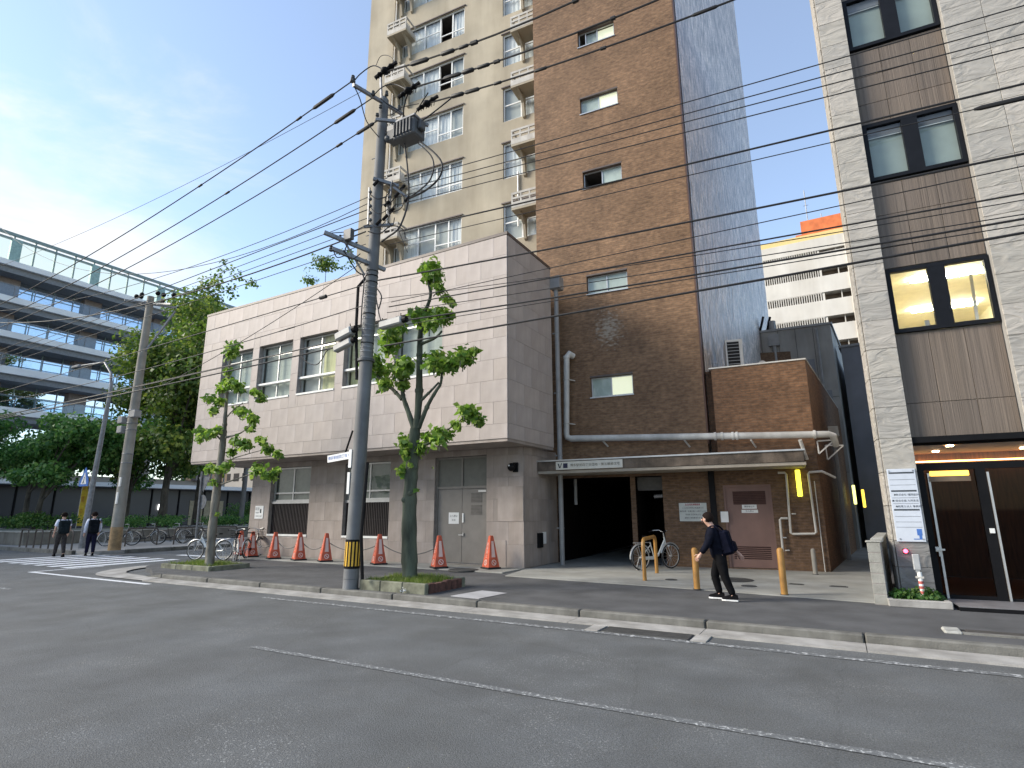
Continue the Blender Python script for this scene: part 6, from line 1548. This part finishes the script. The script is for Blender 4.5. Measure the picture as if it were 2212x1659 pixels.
# ------------------------------------------------------------------ posts and hoop on the forecourt
def post(lab, px, py, h, r, m, lean=0):
    q = gz(px, py, .135); t = thing('bollard', lab, 'bollard', (q.x, q.y, .135))
    MB().tube([(0, 0, 0), (lean, 0, h - .05), (lean, 0, h - .015), (lean, 0, h)], [r, r, r * .8, r * .4], 14).build('post', m, t, smooth=True)
    MB().tube([(0, 0, 0), (0, 0, .012)], r * 1.25, 14).build('collar', m_iron, t)
    return t
post('yellow brown steel post between the bicycle and the walking man', 1506, 1273, .82, .062, m_yellow)
post('yellow brown steel post right of the walking man', 1695, 1285, .86, .062, m_yellow)
post('short grey concrete stub post against the brick wall corner', 1762, 1241, .62, .055, m_pole2)
q0, q1 = gz(1393, 1254, .135), gz(1419, 1238, .135)
hoop('hoop_barrier', 'brown yellow steel hoop barrier in front of the garage bicycle', (q0.x + q1.x) / 2, (q0.y + q1.y) / 2, math.atan2(q1.y - q0.y, q1.x - q0.x), (q1 - q0).length, .93, .045, m_yellow)
# ------------------------------------------------------------------ plane trees on the pavement
def plane_tree(lab, Y, base, trunk, limbs, clumps, n, lsize, bark, planter):
    o = gp(*base, Y); o = Vector((o.x, Y, .14))
    t = thing('plane_tree', lab, 'tree', o, 0, 'pollarded plane trees on the pavement')
    L_ = lambda p: gp(p[0], p[1], Y + (p[2] if len(p) > 2 else 0)) - o
    p, r = limb([L_(q) for q in trunk[0]], trunk[1], trunk[2], wob=.07, sub=6)
    r[0] *= 1.22; r[1] *= 1.1
    b = MB(); b.tube(p, r, 14)
    for k in range(9):
        i = rnd.randrange(2, len(p) - 1); a = rnd.uniform(0, 6.28); b.ball(p[i] + Vector((math.cos(a), math.sin(a), 0)) * r[i] * .85, r[i] * rnd.uniform(.25, .42), 7, 5)
    b.build('trunk', bark, t, smooth=True)
    for pts, r0, r1 in limbs:
        p, r = limb([L_(q) for q in pts], r0 * .82, r1 * .75, wob=.10, sub=5); b = MB(); b.tube(p, r, 9)
        for k in range(3): i = rnd.randrange(len(p)); b.ball(p[i], r[i] * 1.25, 7, 5)
        b.build('branch', bark, t, smooth=True)
    cl = []
    for (x, y, rp) in clumps:
        s = rp * (o - CAM).dot(_f) / FPX * 1.32
        for k in range(5):
            c = L_((x + rnd.uniform(-.55, .55) * rp, y + rnd.uniform(-.5, .5) * rp, rnd.uniform(-1.6, 1.6) * s)); cl.append((c, (s * .85, s * .85, s * .62), s * s))
    foliage(t, m_leaf, cl, n, lsize, shell=1.1, flat=.55, droop=.7)
    # twigs reaching into the clumps
    b = MB()
    for c, rr, w_ in cl:
        if rnd.random() < .6: b.tube([c - Vector((0, 0, rr[2] * 1.2)), c], [.014, .005], 5)
    b = b.build('twig', bark, t); b['kind'] = 'stuff'
    return t
plane_tree('tall pollarded plane tree with thick mossy trunk in the planter beside the utility pole', 10.1, (886, 1258),
    ([(886, 1262), (884, 1180), (885, 1080), (890, 1010), (893, 965), (897, 925)], .178, .120),
    [([(897, 935), (884, 895), (872, 860), (868, 830), (866, 800)], .085, .05), ([(868, 862), (845, 838), (818, 815), (805, 795)], .06, .03), ([(898, 940), (905, 860), (906, 780), (908, 720), (918, 680)], .115, .06), ([(912, 690), (930, 640), (926, 610), (930, 580)], .055, .03), ([(905, 925), (922, 880), (940, 848), (952, 828), (955, 800)], .065, .035), ([(906, 868), (930, 845), (948, 826)], .045, .03), ([(898, 972), (930, 955), (965, 930), (1005, 900)], .04, .018), ([(912, 742), (940, 730), (955, 715)], .045, .03), ([(936, 640), (952, 622), (960, 610)], .018, .01)],
    [(928, 577, 22), (936, 596, 24), (950, 625, 14), (962, 642, 12), (975, 655, 9), (914, 678, 26), (938, 690, 28), (960, 690, 20), (845, 722, 26), (842, 745, 24), (802, 784, 20), (818, 800, 24), (835, 830, 18), (868, 798, 27), (872, 830, 14), (950, 782, 30), (975, 790, 20), (1005, 770, 24), (1022, 765, 14), (1010, 895, 22), (1032, 905, 14), (985, 918, 12), (950, 942, 22), (925, 945, 14), (878, 955, 18), (905, 970, 18), (880, 980, 14), (872, 1018, 13), (888, 1004, 10), (900, 1060, 3), (932, 1010, 3)], 4300, .165, m_moss, None)
plane_tree('small pollarded plane tree near the street corner in front of the parked bicycles', 10.75, (452, 1225),
    ([(452, 1228), (458, 1150), (468, 1060), (478, 985), (484, 930)], .135, .085),
    [([(484, 935), (488, 880), (492, 820), (498, 770)], .08, .04), ([(482, 955), (462, 935), (445, 925)], .04, .02), ([(488, 945), (520, 935), (545, 915)], .04, .018), ([(476, 1000), (520, 985), (575, 970)], .025, .012), ([(472, 1048), (510, 1035), (555, 1020)], .035, .016), ([(486, 905), (505, 885), (525, 870)], .03, .016)],
    [(505, 752, 14), (500, 765, 15), (496, 800, 11), (492, 830, 16), (515, 838, 15), (480, 845, 12), (452, 862, 13), (470, 868, 14), (460, 892, 12), (520, 885, 16), (540, 905, 13), (555, 850, 11), (568, 862, 8), (540, 925, 10), (438, 935, 14), (450, 940, 14), (432, 950, 8), (475, 930, 12), (510, 955, 14), (535, 962, 13), (565, 950, 10), (580, 968, 12), (600, 980, 9), (560, 1015, 16), (582, 1022, 14), (598, 1015, 8), (450, 1012, 12), (470, 1020, 15), (485, 1010, 14), (500, 980, 10), (465, 1045, 9), (470, 1110, 3)], 2900, .165, m_bark, None)
# planters round the trees
def tree_planter(lab, x0, y0, x1, y1, h, brick_side=False, ngrass=900):
    t = thing('tree_planter', lab, 'planter', ((x0 + x1) / 2, (y0 + y1) / 2, .12)); hx, hy = (x1 - x0) / 2, (y1 - y0) / 2
    mk = M('mossy kerb', (.20, .205, .15), .9, .25, 5, .4, 40, stain=.3) if 'mossy kerb' not in bpy.data.materials else bpy.data.materials['mossy kerb']
    n = 3
    for k in range(n):
        xa = -hx + 2 * hx * k / n; MB().box((xa + .004, -hy, -.02), (xa + 2 * hx / n - .004, -hy + .12, h)).build('kerb_block', mk, t, bevel=.015)
        MB().box((xa + .004, hy - .12, -.02), (xa + 2 * hx / n - .004, hy, h)).build('kerb_block', mk, t, bevel=.015)
    for s_ in (-1, 1):
        if brick_side and s_ == 1:
            for k in range(6):
                ya = -hy + .13 + (2 * hy - .26) * k / 6
                MB().box((hx - .11, ya + .006, -.02), (hx, ya + (2 * hy - .26) / 6 - .006, h - rnd.uniform(0, .03))).build('brick', M('old dark brick', (.10, .045, .035), .8, .3, 8) if 'old dark brick' not in bpy.data.materials else bpy.data.materials['old dark brick'], t, bevel=.01)
        else:
            MB().box((s_ * hx - (.12 if s_ > 0 else 0), -hy + .122, -.02), (s_ * hx + (0 if s_ > 0 else .12), hy - .122, h - .005)).build('kerb_block', mk, t, bevel=.015)
    MB().box((-hx + .11, -hy + .11, -.02), (hx - .112, hy - .11, h - .05)).build('soil', m_soil, t)
    # grass tufts
    n = ngrass; gx, gy = rng.uniform(-hx + .12, hx - .12, n), rng.uniform(-hy + .1, hy - .1, n)
    keep = (np.sin(gx * 5.1 + 1) + np.sin(gy * 7.3) + rng.normal(0, .6, n)) > -.6
    gx, gy = gx[keep], gy[keep]; n = len(gx); hh = rng.uniform(.05, .16, n); a = rng.uniform(0, 6.28, n); w_ = .009
    v = np.empty((n, 3, 3)); dx, dy = np.cos(a) * w_, np.sin(a) * w_
    v[:, 0] = np.c_[gx - dx, gy - dy, np.full(n, h - .06)]; v[:, 1] = np.c_[gx + dx, gy + dy, np.full(n, h - .06)]; v[:, 2] = np.c_[gx + rng.normal(0, .05, n), gy + rng.normal(0, .05, n), h - .06 + hh]
    me = bpy.data.meshes.new('grass'); me.from_pydata(v.reshape(-1, 3).tolist(), [], [(i * 3, i * 3 + 1, i * 3 + 2) for i in range(n)]); me.materials.append(m_grass)
    o = link('grass', me, t); o['kind'] = 'stuff'
    return t
tree_planter('mossy kerbed tree planter with grass beside the utility pole', -9.02, 9.34, -7.26, 10.75, .20, True, 5200)
tree_planter('low kerbed tree planter with sparse grass near the street corner', -17.8, 10.15, -15.45, 11.45, .13, False, 2600)
t = thing('flower_tuft', 'tiny white flowers growing at the front corner of the mossy planter', 'flowers', (-7.75, 9.28, .13)); foliage(t, m_paper, [((0, 0, .06), (.12, .03, .06), 1)], 24, .035)
p_ = B.w(.0, -.28, .2); t = thing('leafy_plants', 'green leafy plants filling the planter at the foot of the stone pier', 'plant', p_, B.yaw)
foliage(t, m_hedge, [((-.2, -.05, .08), (.2, .14, .13), 1), ((.1, .0, .1), (.22, .14, .14), 1), ((.25, -.02, .06), (.14, .12, .1), .6), ((0, -.12, .03), (.35, .08, .06), .6)], 900, .075)
# ------------------------------------------------------------------ people
def skinned(name, chains, mat, parent, sub=2):
    """one continuous surface grown over joints; chains = lists of (x, y, z, radius) that share their first joint by position"""
    vs = []; es = []; rs = []; key = {}
    for ch_ in chains:
        prev = None
        for (x, y, z, r) in ch_:
            k = (round(x, 4), round(y, 4), round(z, 4))
            if k not in key: key[k] = len(vs); vs.append((x, y, z)); rs.append(r)
            i = key[k]
            if prev is not None and prev != i: es.append((prev, i))
            prev = i
    me = bpy.data.meshes.new(name); me.from_pydata(vs, es, []); o = bpy.data.objects.new(name, me); COL.objects.link(o)
    sk = o.modifiers.new('skin', 'SKIN'); sk.use_smooth_shade = True
    for i, r in enumerate(rs): me.skin_vertices[0].data[i].radius = (r, r)
    me.skin_vertices[0].data[0].use_root = True
    ss = o.modifiers.new('sub', 'SUBSURF'); ss.levels = sub; ss.render_levels = sub
    dg = bpy.context.evaluated_depsgraph_get()
    m2 = bpy.data.meshes.new_from_object(o.evaluated_get(dg)); m2.name = name
    bpy.data.objects.remove(o); bpy.data.meshes.remove(me)
    m2.materials.clear(); m2.materials.append(mat)
    m2.polygons.foreach_set('use_smooth', [True] * len(m2.polygons))
    return link(name, m2, parent)
def person(lab, loc, rz, J, top, bottom, shoe, scale=1.0, hair_long=False, sleeve_short=False, sole=None, group=None):
    t = thing('person', lab, 'person', loc, rz, group); t.scale = (scale,) * 3
    hip, chest, neck, head = J['hip'], J['chest'], J['neck'], J['head']
    mid = tuple((hip[i] + chest[i]) / 2 for i in range(3))
    def seg(a, b_, r0, r1, n=2): return [(a[0] + (b_[0] - a[0]) * k / n, a[1] + (b_[1] - a[1]) * k / n, a[2] + (b_[2] - a[2]) * k / n, r0 + (r1 - r0) * k / n) for k in range(n + 1)]
    fx_ = (head[0] - neck[0], head[2] - neck[2])
    ch_ = [[(*hip, .09), (*mid, .09), (*chest, .115), (*neck, .055), (head[0] - .01, head[1], head[2] - .05, .075), (*head, .092), (head[0] - .005, head[1], head[2] + .06, .07)]]
    for s in 'lr':
        sh, el, wr = J['sh' + s], J['el' + s], J['wr' + s]; hp, kn, an, to = J['hp' + s], J['kn' + s], J['an' + s], J['to' + s]
        ch_ += [[(*chest, .115), (*sh, .045), (*el, .040), (*wr, .027)], [(*hip, .09), (*hp, .075), (*kn, .05), (*an, .036), (*to, .03)]]
    body = skinned('body', ch_, m_skin, t)
    # face: nose, ears, eyes; hands with five bent fingers each, all joined to the body mesh
    b = MB(); hx_, hy_, hz_ = head
    b.ball((hx_ + .093, hy_, hz_ - .015), .017, 8, 6, 1.4); b.ball((hx_ + .02, hy_ + .088, hz_ - .01), .02, 8, 5, 1.5); b.ball((hx_ + .02, hy_ - .088, hz_ - .01), .02, 8, 5, 1.5)
    for s in 'lr':
        wr, el = Vector(J['wr' + s]), Vector(J['el' + s]); d = (wr - el).normalized(); sd = Vector((0, 1, 0)); nn = d.cross(sd).normalized(); fw = nn if nn.x > 0 else -nn
        pal = wr + d * .05; 
        b.tube([wr - d * .01, wr + d * .03, wr + d * .075, wr + d * .095], [.024, .034, .036, .024], 8)
        for k in range(4):
            o_ = wr + d * .088 + fw * (-.028 + k * .019); ln_ = (.055, .068, .064, .05)[k]
            b.tube([o_, o_ + d * ln_ * .5, o_ + d * ln_ * .8 + fw * .004 + sd * (-.012 if s == 'l' else .012), o_ + d * ln_ + sd * (-.024 if s == 'l' else .024)], [.0095, .009, .0085, .006], 6)
        o_ = wr + d * .035 + fw * .03; b.tube([o_, o_ + fw * .03 + d * .025, o_ + fw * .04 + d * .055], [.011, .010, .007], 6)
    me2 = b.mesh('parts', m_skin, smooth=True); bm = bmesh.new(); bm.from_mesh(body.data); bm.from_mesh(me2); bm.to_mesh(body.data); bm.free(); bpy.data.meshes.remove(me2)
    e_ = MB()
    for y in (-.034, .034): e_.ball((hx_ + .083, hy_ + y, hz_ + .012), .010, 6, 4)
    e_.build('eye', m_hair, body); MB().box((hx_ + .082, hy_ - .022, hz_ - .055), (hx_ + .092, hy_ + .022, hz_ - .049)).build('mouth', M('lip', (.35, .13, .11), .5), body)
    # hair cap
    b = MB(); n = 16; m = 9
    for j in range(m):
        for i in range(n): pass
    b.ball((hx_ - .018, hy_, hz_ + .028), .106, 16, 10, 1.0)
    vs = []
    for (x, y, z) in b.v:
        if x > hx_ + .045 and z < hz_ + .055: x = hx_ + .045
        if z < hz_ - .06: z = hz_ - .06
        vs.append((x + rnd.uniform(-.004, .004), y + rnd.uniform(-.004, .004), z + rnd.uniform(-.004, .006)))
    b.v = vs; b.build('hair', m_hair, t, smooth=True)
    # clothes follow the body
    nb_ = (neck[0] * .75 + chest[0] * .25, neck[1], neck[2] * .75 + chest[2] * .25)
    lowh = (hip[0], hip[1], hip[2] - .10)
    ch_ = [[(*lowh, .168), (*mid, .165), (*chest, .172), (*nb_, .085)]]
    for s in 'lr':
        sh, el, wr = J['sh' + s], J['el' + s], J['wr' + s]
        e2 = el if sleeve_short else tuple(wr[i] * .9 + el[i] * .1 for i in range(3))
        ch_ += [[(*chest, .172), (*sh, .092), (*[sh[i] * .2 + el[i] * .8 for i in range(3)], .070)] + ([] if sleeve_short else [(*el, .066), (*e2, .050)])]
    skinned('jacket' if not sleeve_short else 'shirt', ch_, top, t)
    ch_ = [[(*hip, .150), (hip[0] + .01, hip[1], hip[2] + .10, .135)]]
    for s in 'lr':
        hp, kn, an = J['hp' + s], J['kn' + s], J['an' + s]
        ch_ += [[(*hip, .150), (*hp, .118), (*[(hp[i] + kn[i]) / 2 for i in range(3)], .100), (*kn, .082), (*[(kn[i] + an[i]) / 2 for i in range(3)], .074), (an[0], an[1], an[2] + .0, .062)]]
    skinned('trousers', ch_, bottom, t)
    for s in 'lr':
        an, to = Vector(J['an' + s]), Vector(J['to' + s]); d = (to - an); d.z = 0; d = d.normalized(); sd = Vector((-d.y, d.x, 0)); bz = min(an.z - .085, to.z - .03)
        prof = [(-.075, .034, .075), (-.03, .040, .10), (.05, .042, .085), (.12, .046, .06), (.175, .034, .045), (.195, .015, .03)]
        b = MB(); vs = []; 
        for (x, w_, h) in prof:
            c = an + d * x; c.z = bz + .022
            vs += [c - sd * w_, c + sd * w_, c + sd * w_ * .7 + Vector((0, 0, h)), c - sd * w_ * .7 + Vector((0, 0, h))]
        fs = [(0, 1, 2, 3), tuple(4 * (len(prof) - 1) + k for k in (3, 2, 1, 0))]
        for k in range(len(prof) - 1): fs += [(4 * k + j, 4 * k + (j + 1) % 4, 4 * k + 4 + (j + 1) % 4, 4 * k + 4 + j) for j in range(4)]
        b.add(vs, fs); so_ = b.build('shoe', shoe, t, smooth=True)
        b = MB(); vs = []
        for (x, w_, h) in prof:
            c = an + d * (x * 1.03); c.z = bz; w_ += .005
            vs += [c - sd * w_, c + sd * w_, c + sd * w_ + Vector((0, 0, .026)), c - sd * w_ + Vector((0, 0, .026))]
        b.add(vs, fs); b.build('sole', sole or shoe, so_)
    return t
def backpack(lab, owner, c, size, mat, J, tilt=0, scale=1.0):
    mw_ = rmat(owner) @ Matrix.Diagonal((scale, scale, scale, 1)); q = mw_ @ Vector((c[0], c[1], c[2] - size[2] / 2))
    t = thing('backpack', lab, 'backpack', q, owner.rotation_euler.z); t.rotation_euler = (0, tilt, owner.rotation_euler.z); t.scale = (scale,) * 3
    a, w_, h = size
    b = MB(); b.box((-a / 2, -w_ / 2, 0), (a / 2, w_ / 2, h)); o = b.build('bag', mat, t, bevel=.045); 
    MB().box((-a / 2 - .05, -w_ * .38, .03), (-a / 2 + .01, w_ * .38, h * .5)).build('front_pocket', mat, t, bevel=.03)
    b = MB()
    inv = (Matrix.Translation(t.location) @ t.rotation_euler.to_matrix().to_4x4() @ Matrix.Diagonal((scale, scale, scale, 1))).inverted()
    for s in 'lr':
        sh = Vector(J['sh' + s]); ps = [Vector((c[0] + a * .4, sh.y * .75, c[2] + size[2] * .35)), Vector((sh.x - .06, sh.y * .75, sh.z + .085)), Vector((sh.x + .05, sh.y * .75, sh.z + .07)), Vector((sh.x + .12, sh.y * .7, sh.z - .08)), Vector((sh.x + .1, sh.y * .8, sh.z - .26)), Vector((c[0] + a * .4, sh.y * .8, c[2] - size[2] * .3))]
        p, r = limb([inv @ (mw_ @ q_) for q_ in ps], .017, .017, sub=4); b.tube(p, r, 6)
    b.build('strap', mat, t, smooth=True)
    MB().torus((a * .3, 0, h + .01), (1, 0, 0), .035, .009, 12, 5).build('handle', mat, t)
    return t
J1 = dict(hip=(.03, 0, .76), chest=(.10, 0, 1.14), neck=(.15, 0, 1.31), head=(.21, 0, 1.425),
    shl=(.11, .17, 1.21), ell=(.20, .24, .97), wrl=(.33, .23, .80), shr=(.09, -.17, 1.21), elr=(-.10, -.25, 1.0), wrr=(-.25, -.22, .82),
    hpl=(.0, .09, .71), knl=(-.04, .10, .42), anl=(-.16, .10, .105), tol=(.0, .10, .04), hpr=(.05, -.09, .71), knr=(.17, -.09, .43), anr=(.10, -.09, .10), tor=(.23, -.09, .04))
q = gz(1567, 1297)
sole_w = M('white shoe sole', (.65, .65, .64), .6)
pm = person('person in dark jacket and black trousers walking left, stooping under a backpack', (q.x, q.y, .121), R(180), J1, m_navy, m_blackc, m_blackc, 1.0, sole=sole_w)
m_bag0 = C('navy black bag', (.005, .006, .014))
backpack('dark navy backpack on the back of the stooped walking person', pm, (-.155, 0, 1.02), (.19, .30, .44), m_bag0, J1, tilt=R(14))
J2 = dict(hip=(0, 0, .90), chest=(.04, 0, 1.28), neck=(.06, 0, 1.47), head=(.09, 0, 1.60),
    shl=(.04, .18, 1.38), ell=(-.02, .24, 1.10), wrl=(.08, .25, .87), shr=(.04, -.18, 1.38), elr=(.08, -.25, 1.11), wrr=(.20, -.24, .90),
    hpl=(0, .09, .86), knl=(.16, .09, .49), anl=(.24, .10, .10), tol=(.38, .10, .04), hpr=(0, -.09, .86), knr=(-.05, -.09, .48), anr=(-.28, -.09, .13), tor=(-.15, -.09, .04))
m_grt = C('grey trouser cloth', (.045, .041, .041)); m_nvt = C('navy trouser cloth', (.012, .012, .03)); m_bag1 = C('green black bag', (.012, .018, .021)); m_bag2 = C('black bag', (.007, .009, .012)); m_bag0 = C('navy black bag', (.005, .006, .014))
q = gz(126, 1203, 0)
pa = person('student in a white shirt and grey trousers crossing the street, the left one of two', (q.x, q.y, .0), R(168), J2, m_shirt, m_grt, m_blackc, 1.02, sleeve_short=True, group='students on the zebra crossing')
backpack('large dark green backpack worn by the left student', pa, (-.20, 0, 1.15), (.24, .36, .52), m_bag1, J2, R(4), 1.02)
q = gz(192, 1201, 0)
J3 = dict(J2); J3.update(knl=(.10, .09, .48), anl=(.12, .10, .10), tol=(.26, .10, .04), knr=(-.02, -.09, .48), anr=(-.20, -.09, .12), tor=(-.07, -.09, .04))
pb = person('student in a white shirt and navy trousers crossing the street, the right one of two', (q.x, q.y, .0), R(160), J3, m_shirt, m_nvt, m_blackc, 1.03, sleeve_short=False, group='students on the zebra crossing')
backpack('large black backpack worn by the right student', pb, (-.20, 0, 1.15), (.24, .36, .54), m_bag2, J3, R(4), 1.03)
# ------------------------------------------------------------------ bicycles
def bicycle(lab, loc, rz, fm, group=None, basket=True, steer=0.):
    t = thing('bicycle', lab, 'bicycle', loc, rz, group)
    rw_, rf = (-.53, 0, .335), (.55, 0, .335)
    for c in (rw_, rf):
        w_ = MB().torus(c, (0, 1, 0), .318, .019, 28, 7).build('wheel', m_tyre, t, smooth=True)
        MB().torus(c, (0, 1, 0), .293, .011, 28, 5).build('rim', m_alu, w_, smooth=True)
        b = MB()
        for k in range(14): a = k * math.pi / 7; b.tube([c, (c[0] + .29 * math.cos(a), 0, c[2] + .29 * math.sin(a))], .0022, 4, False)
        b.tube([(c[0], -.05, c[2]), (c[0], .05, c[2])], .02, 8); b.build('spoke', m_alu, w_)
        b = MB(); p = [(c[0] + .352 * math.cos(a), 0, c[2] + .352 * math.sin(a)) for a in [R(x) for x in range(20 if c[0] < 0 else 30, 190 if c[0] < 0 else 170, 15)]]; b.tube(p, .022, 6); b.build('mudguard', m_alu, w_, smooth=True)
    bb, hd, st = (-.05, 0, .29), (.36, 0, .78), (-.17, 0, .72)
    b = MB(); b.tube([hd, (.12, 0, .42), bb], .021, 8); b.tube([(.37, 0, .70), (.10, 0, .36), bb], .015, 8); b.tube([bb, st], .016, 8); b.tube([bb, (-.53, .04, .335)], .010, 6); b.tube([bb, (-.53, -.04, .335)], .010, 6); b.tube([(-.15, 0, .66), (-.53, .04, .335)], .009, 6); b.tube([(-.15, 0, .66), (-.53, -.04, .335)], .009, 6); b.tube([(.345, 0, .85), (.385, 0, .66)], .022, 8); b.build('frame', fm, t, smooth=True)
    b = MB()
    for s in (-.05, .05): b.tube([(.385, s * .5, .68), (.42, s, .6), (.55, s, .335)], .011, 6)
    b.build('fork', m_alu, t, smooth=True)
    b = MB(); b.tube([(.345, 0, .85), (.33, 0, .96)], .013, 8); b.tube([(.10, -.27, .99), (.18, -.27, 1.02), (.32, -.16, 1.03), (.34, 0, .97), (.32, .16, 1.03), (.18, .27, 1.02), (.10, .27, .99)], .012, 8); hb = b.build('handlebar', m_alu, t, smooth=True)
    b = MB(); b.tube([(.17, -.27, 1.02), (.06, -.27, .98)], .018, 8); b.tube([(.17, .27, 1.02), (.06, .27, .98)], .018, 8); b.build('grip', m_black, hb)
    b = MB(); b.tube([st, (-.20, 0, .84)], .012, 8); b.add([(-.36, -.10, .86), (-.36, .10, .86), (-.2, -.085, .87), (-.2, .085, .87), (-.03, -.02, .85), (-.03, .02, .85), (-.36, -.09, .90), (-.36, .09, .90), (-.2, -.07, .89), (-.2, .07, .89), (-.03, -.015, .88), (-.03, .015, .88)], [(0, 1, 3, 2), (2, 3, 5, 4), (6, 8, 9, 7), (8, 10, 11, 9), (0, 2, 8, 6), (2, 4, 10, 8), (1, 7, 9, 3), (3, 9, 11, 5), (0, 6, 7, 1), (4, 5, 11, 10)]); b.build('saddle', m_black, t)
    b = MB(); b.tube([bb, (bb[0], .10, bb[2])], .012, 6); b.tube([(bb[0], -.07, bb[2]), (-.02, -.07, .14)], .010, 6); b.box((-.06, -.17, .13), (.03, -.08, .15)); b.tube([(bb[0], .07, bb[2]), (-.08, .07, .44)], .010, 6); b.box((-.12, .08, .43), (-.03, .17, .45)); b.build('crank', m_black, t)
    b = MB(); b.box((-.50, -.065, .27), (.02, -.045, .36)); b.build('chain_case', fm, t, bevel=.01)
    b = MB(); b.tube([(-.53, .06, .335), (-.62, .10, .02)], .009, 6); b.tube([(-.53, -.06, .335), (-.62, -.10, .02)], .009, 6); b.tube([(-.62, -.10, .02), (-.62, .10, .02)], .009, 6); b.build('stand', m_alu, t)
    b = MB()
    for s in (-.06, 0, .06): b.tube([(-.22, s, .72), (-.72, s, .72)], .007, 5)
    b.tube([(-.72, -.06, .72), (-.72, .06, .72)], .007, 5); b.tube([(-.66, .05, .72), (-.53, .05, .335)], .006, 5); b.tube([(-.66, -.05, .72), (-.53, -.05, .335)], .006, 5); b.build('rack', m_alu, t)
    if basket:
        b = MB()
        for z, s in ((.72, .8), (.80, .88), (.88, .95), (.96, 1)):
            x0, x1, y = .43, .43 + .24 * s + .03, .17 * s; P = [(x0, -y, z), (x1, -y, z), (x1, y, z), (x0, y, z), (x0, -y, z)]
            b.tube(P, .005, 4)
        for k in range(6):
            y = -.15 + k * .06; b.tube([(.43, y, .72), (.43, y, .96)], .003, 4); b.tube([(.65, y * .85, .72), (.70, y, .96)], .003, 4)
        b.box((.44, -.13, .715), (.64, .13, .722)); b.build('basket', m_black, t)
    MB().tube([(.44, 0, .60), (.50, 0, .61)], [.02, .035], 8).build('headlight', m_white, t)
    return t
m_silv = M('silver bicycle paint', (.60, .62, .60), .3, .05, metal=.3); m_bblk = M('black bicycle paint', (.02, .02, .024), .3); m_bdk = M('dark maroon bicycle paint', (.06, .02, .025), .3)
r_, f_ = gz(1388, 1240, .135), gz(1444, 1222, .135)
a = math.atan2(f_.y - r_.y, f_.x - r_.x)
bicycle('silver framed bicycle with a front basket parked by the garage opening behind the hoop barrier', ((r_.x + f_.x) / 2, (r_.y + f_.y) / 2, .136), R(58), m_silv, basket=False)
q = gz(446, 1206, .03); bicycle('silver bicycle parked at the corner behind the small plane tree', (-19.0, 12.45, .121), R(200), m_silv, 'bicycles parked at the corner', False)
bicycle('black bicycle parked next to the silver one at the corner', (-18.4, 13.0, .121), R(150), m_bblk, 'bicycles parked at the corner')
bicycle('dark bicycle closest to the leftmost cone at the corner', (-18.75, 13.95, .121), R(120), m_bdk, 'bicycles parked at the corner')
for k, (x, y) in enumerate([(-31.2, 15.6), (-30.9, 16.7), (-30.6, 17.8), (-30.3, 18.9)]):
    bicycle(['first', 'second', 'third', 'fourth'][k] + ' dark bicycle from the left parked along the planter across the side street', (x, y, .141), R(60 + 8 * k), m_bblk, 'bicycles parked across the side street', k % 2 == 0)
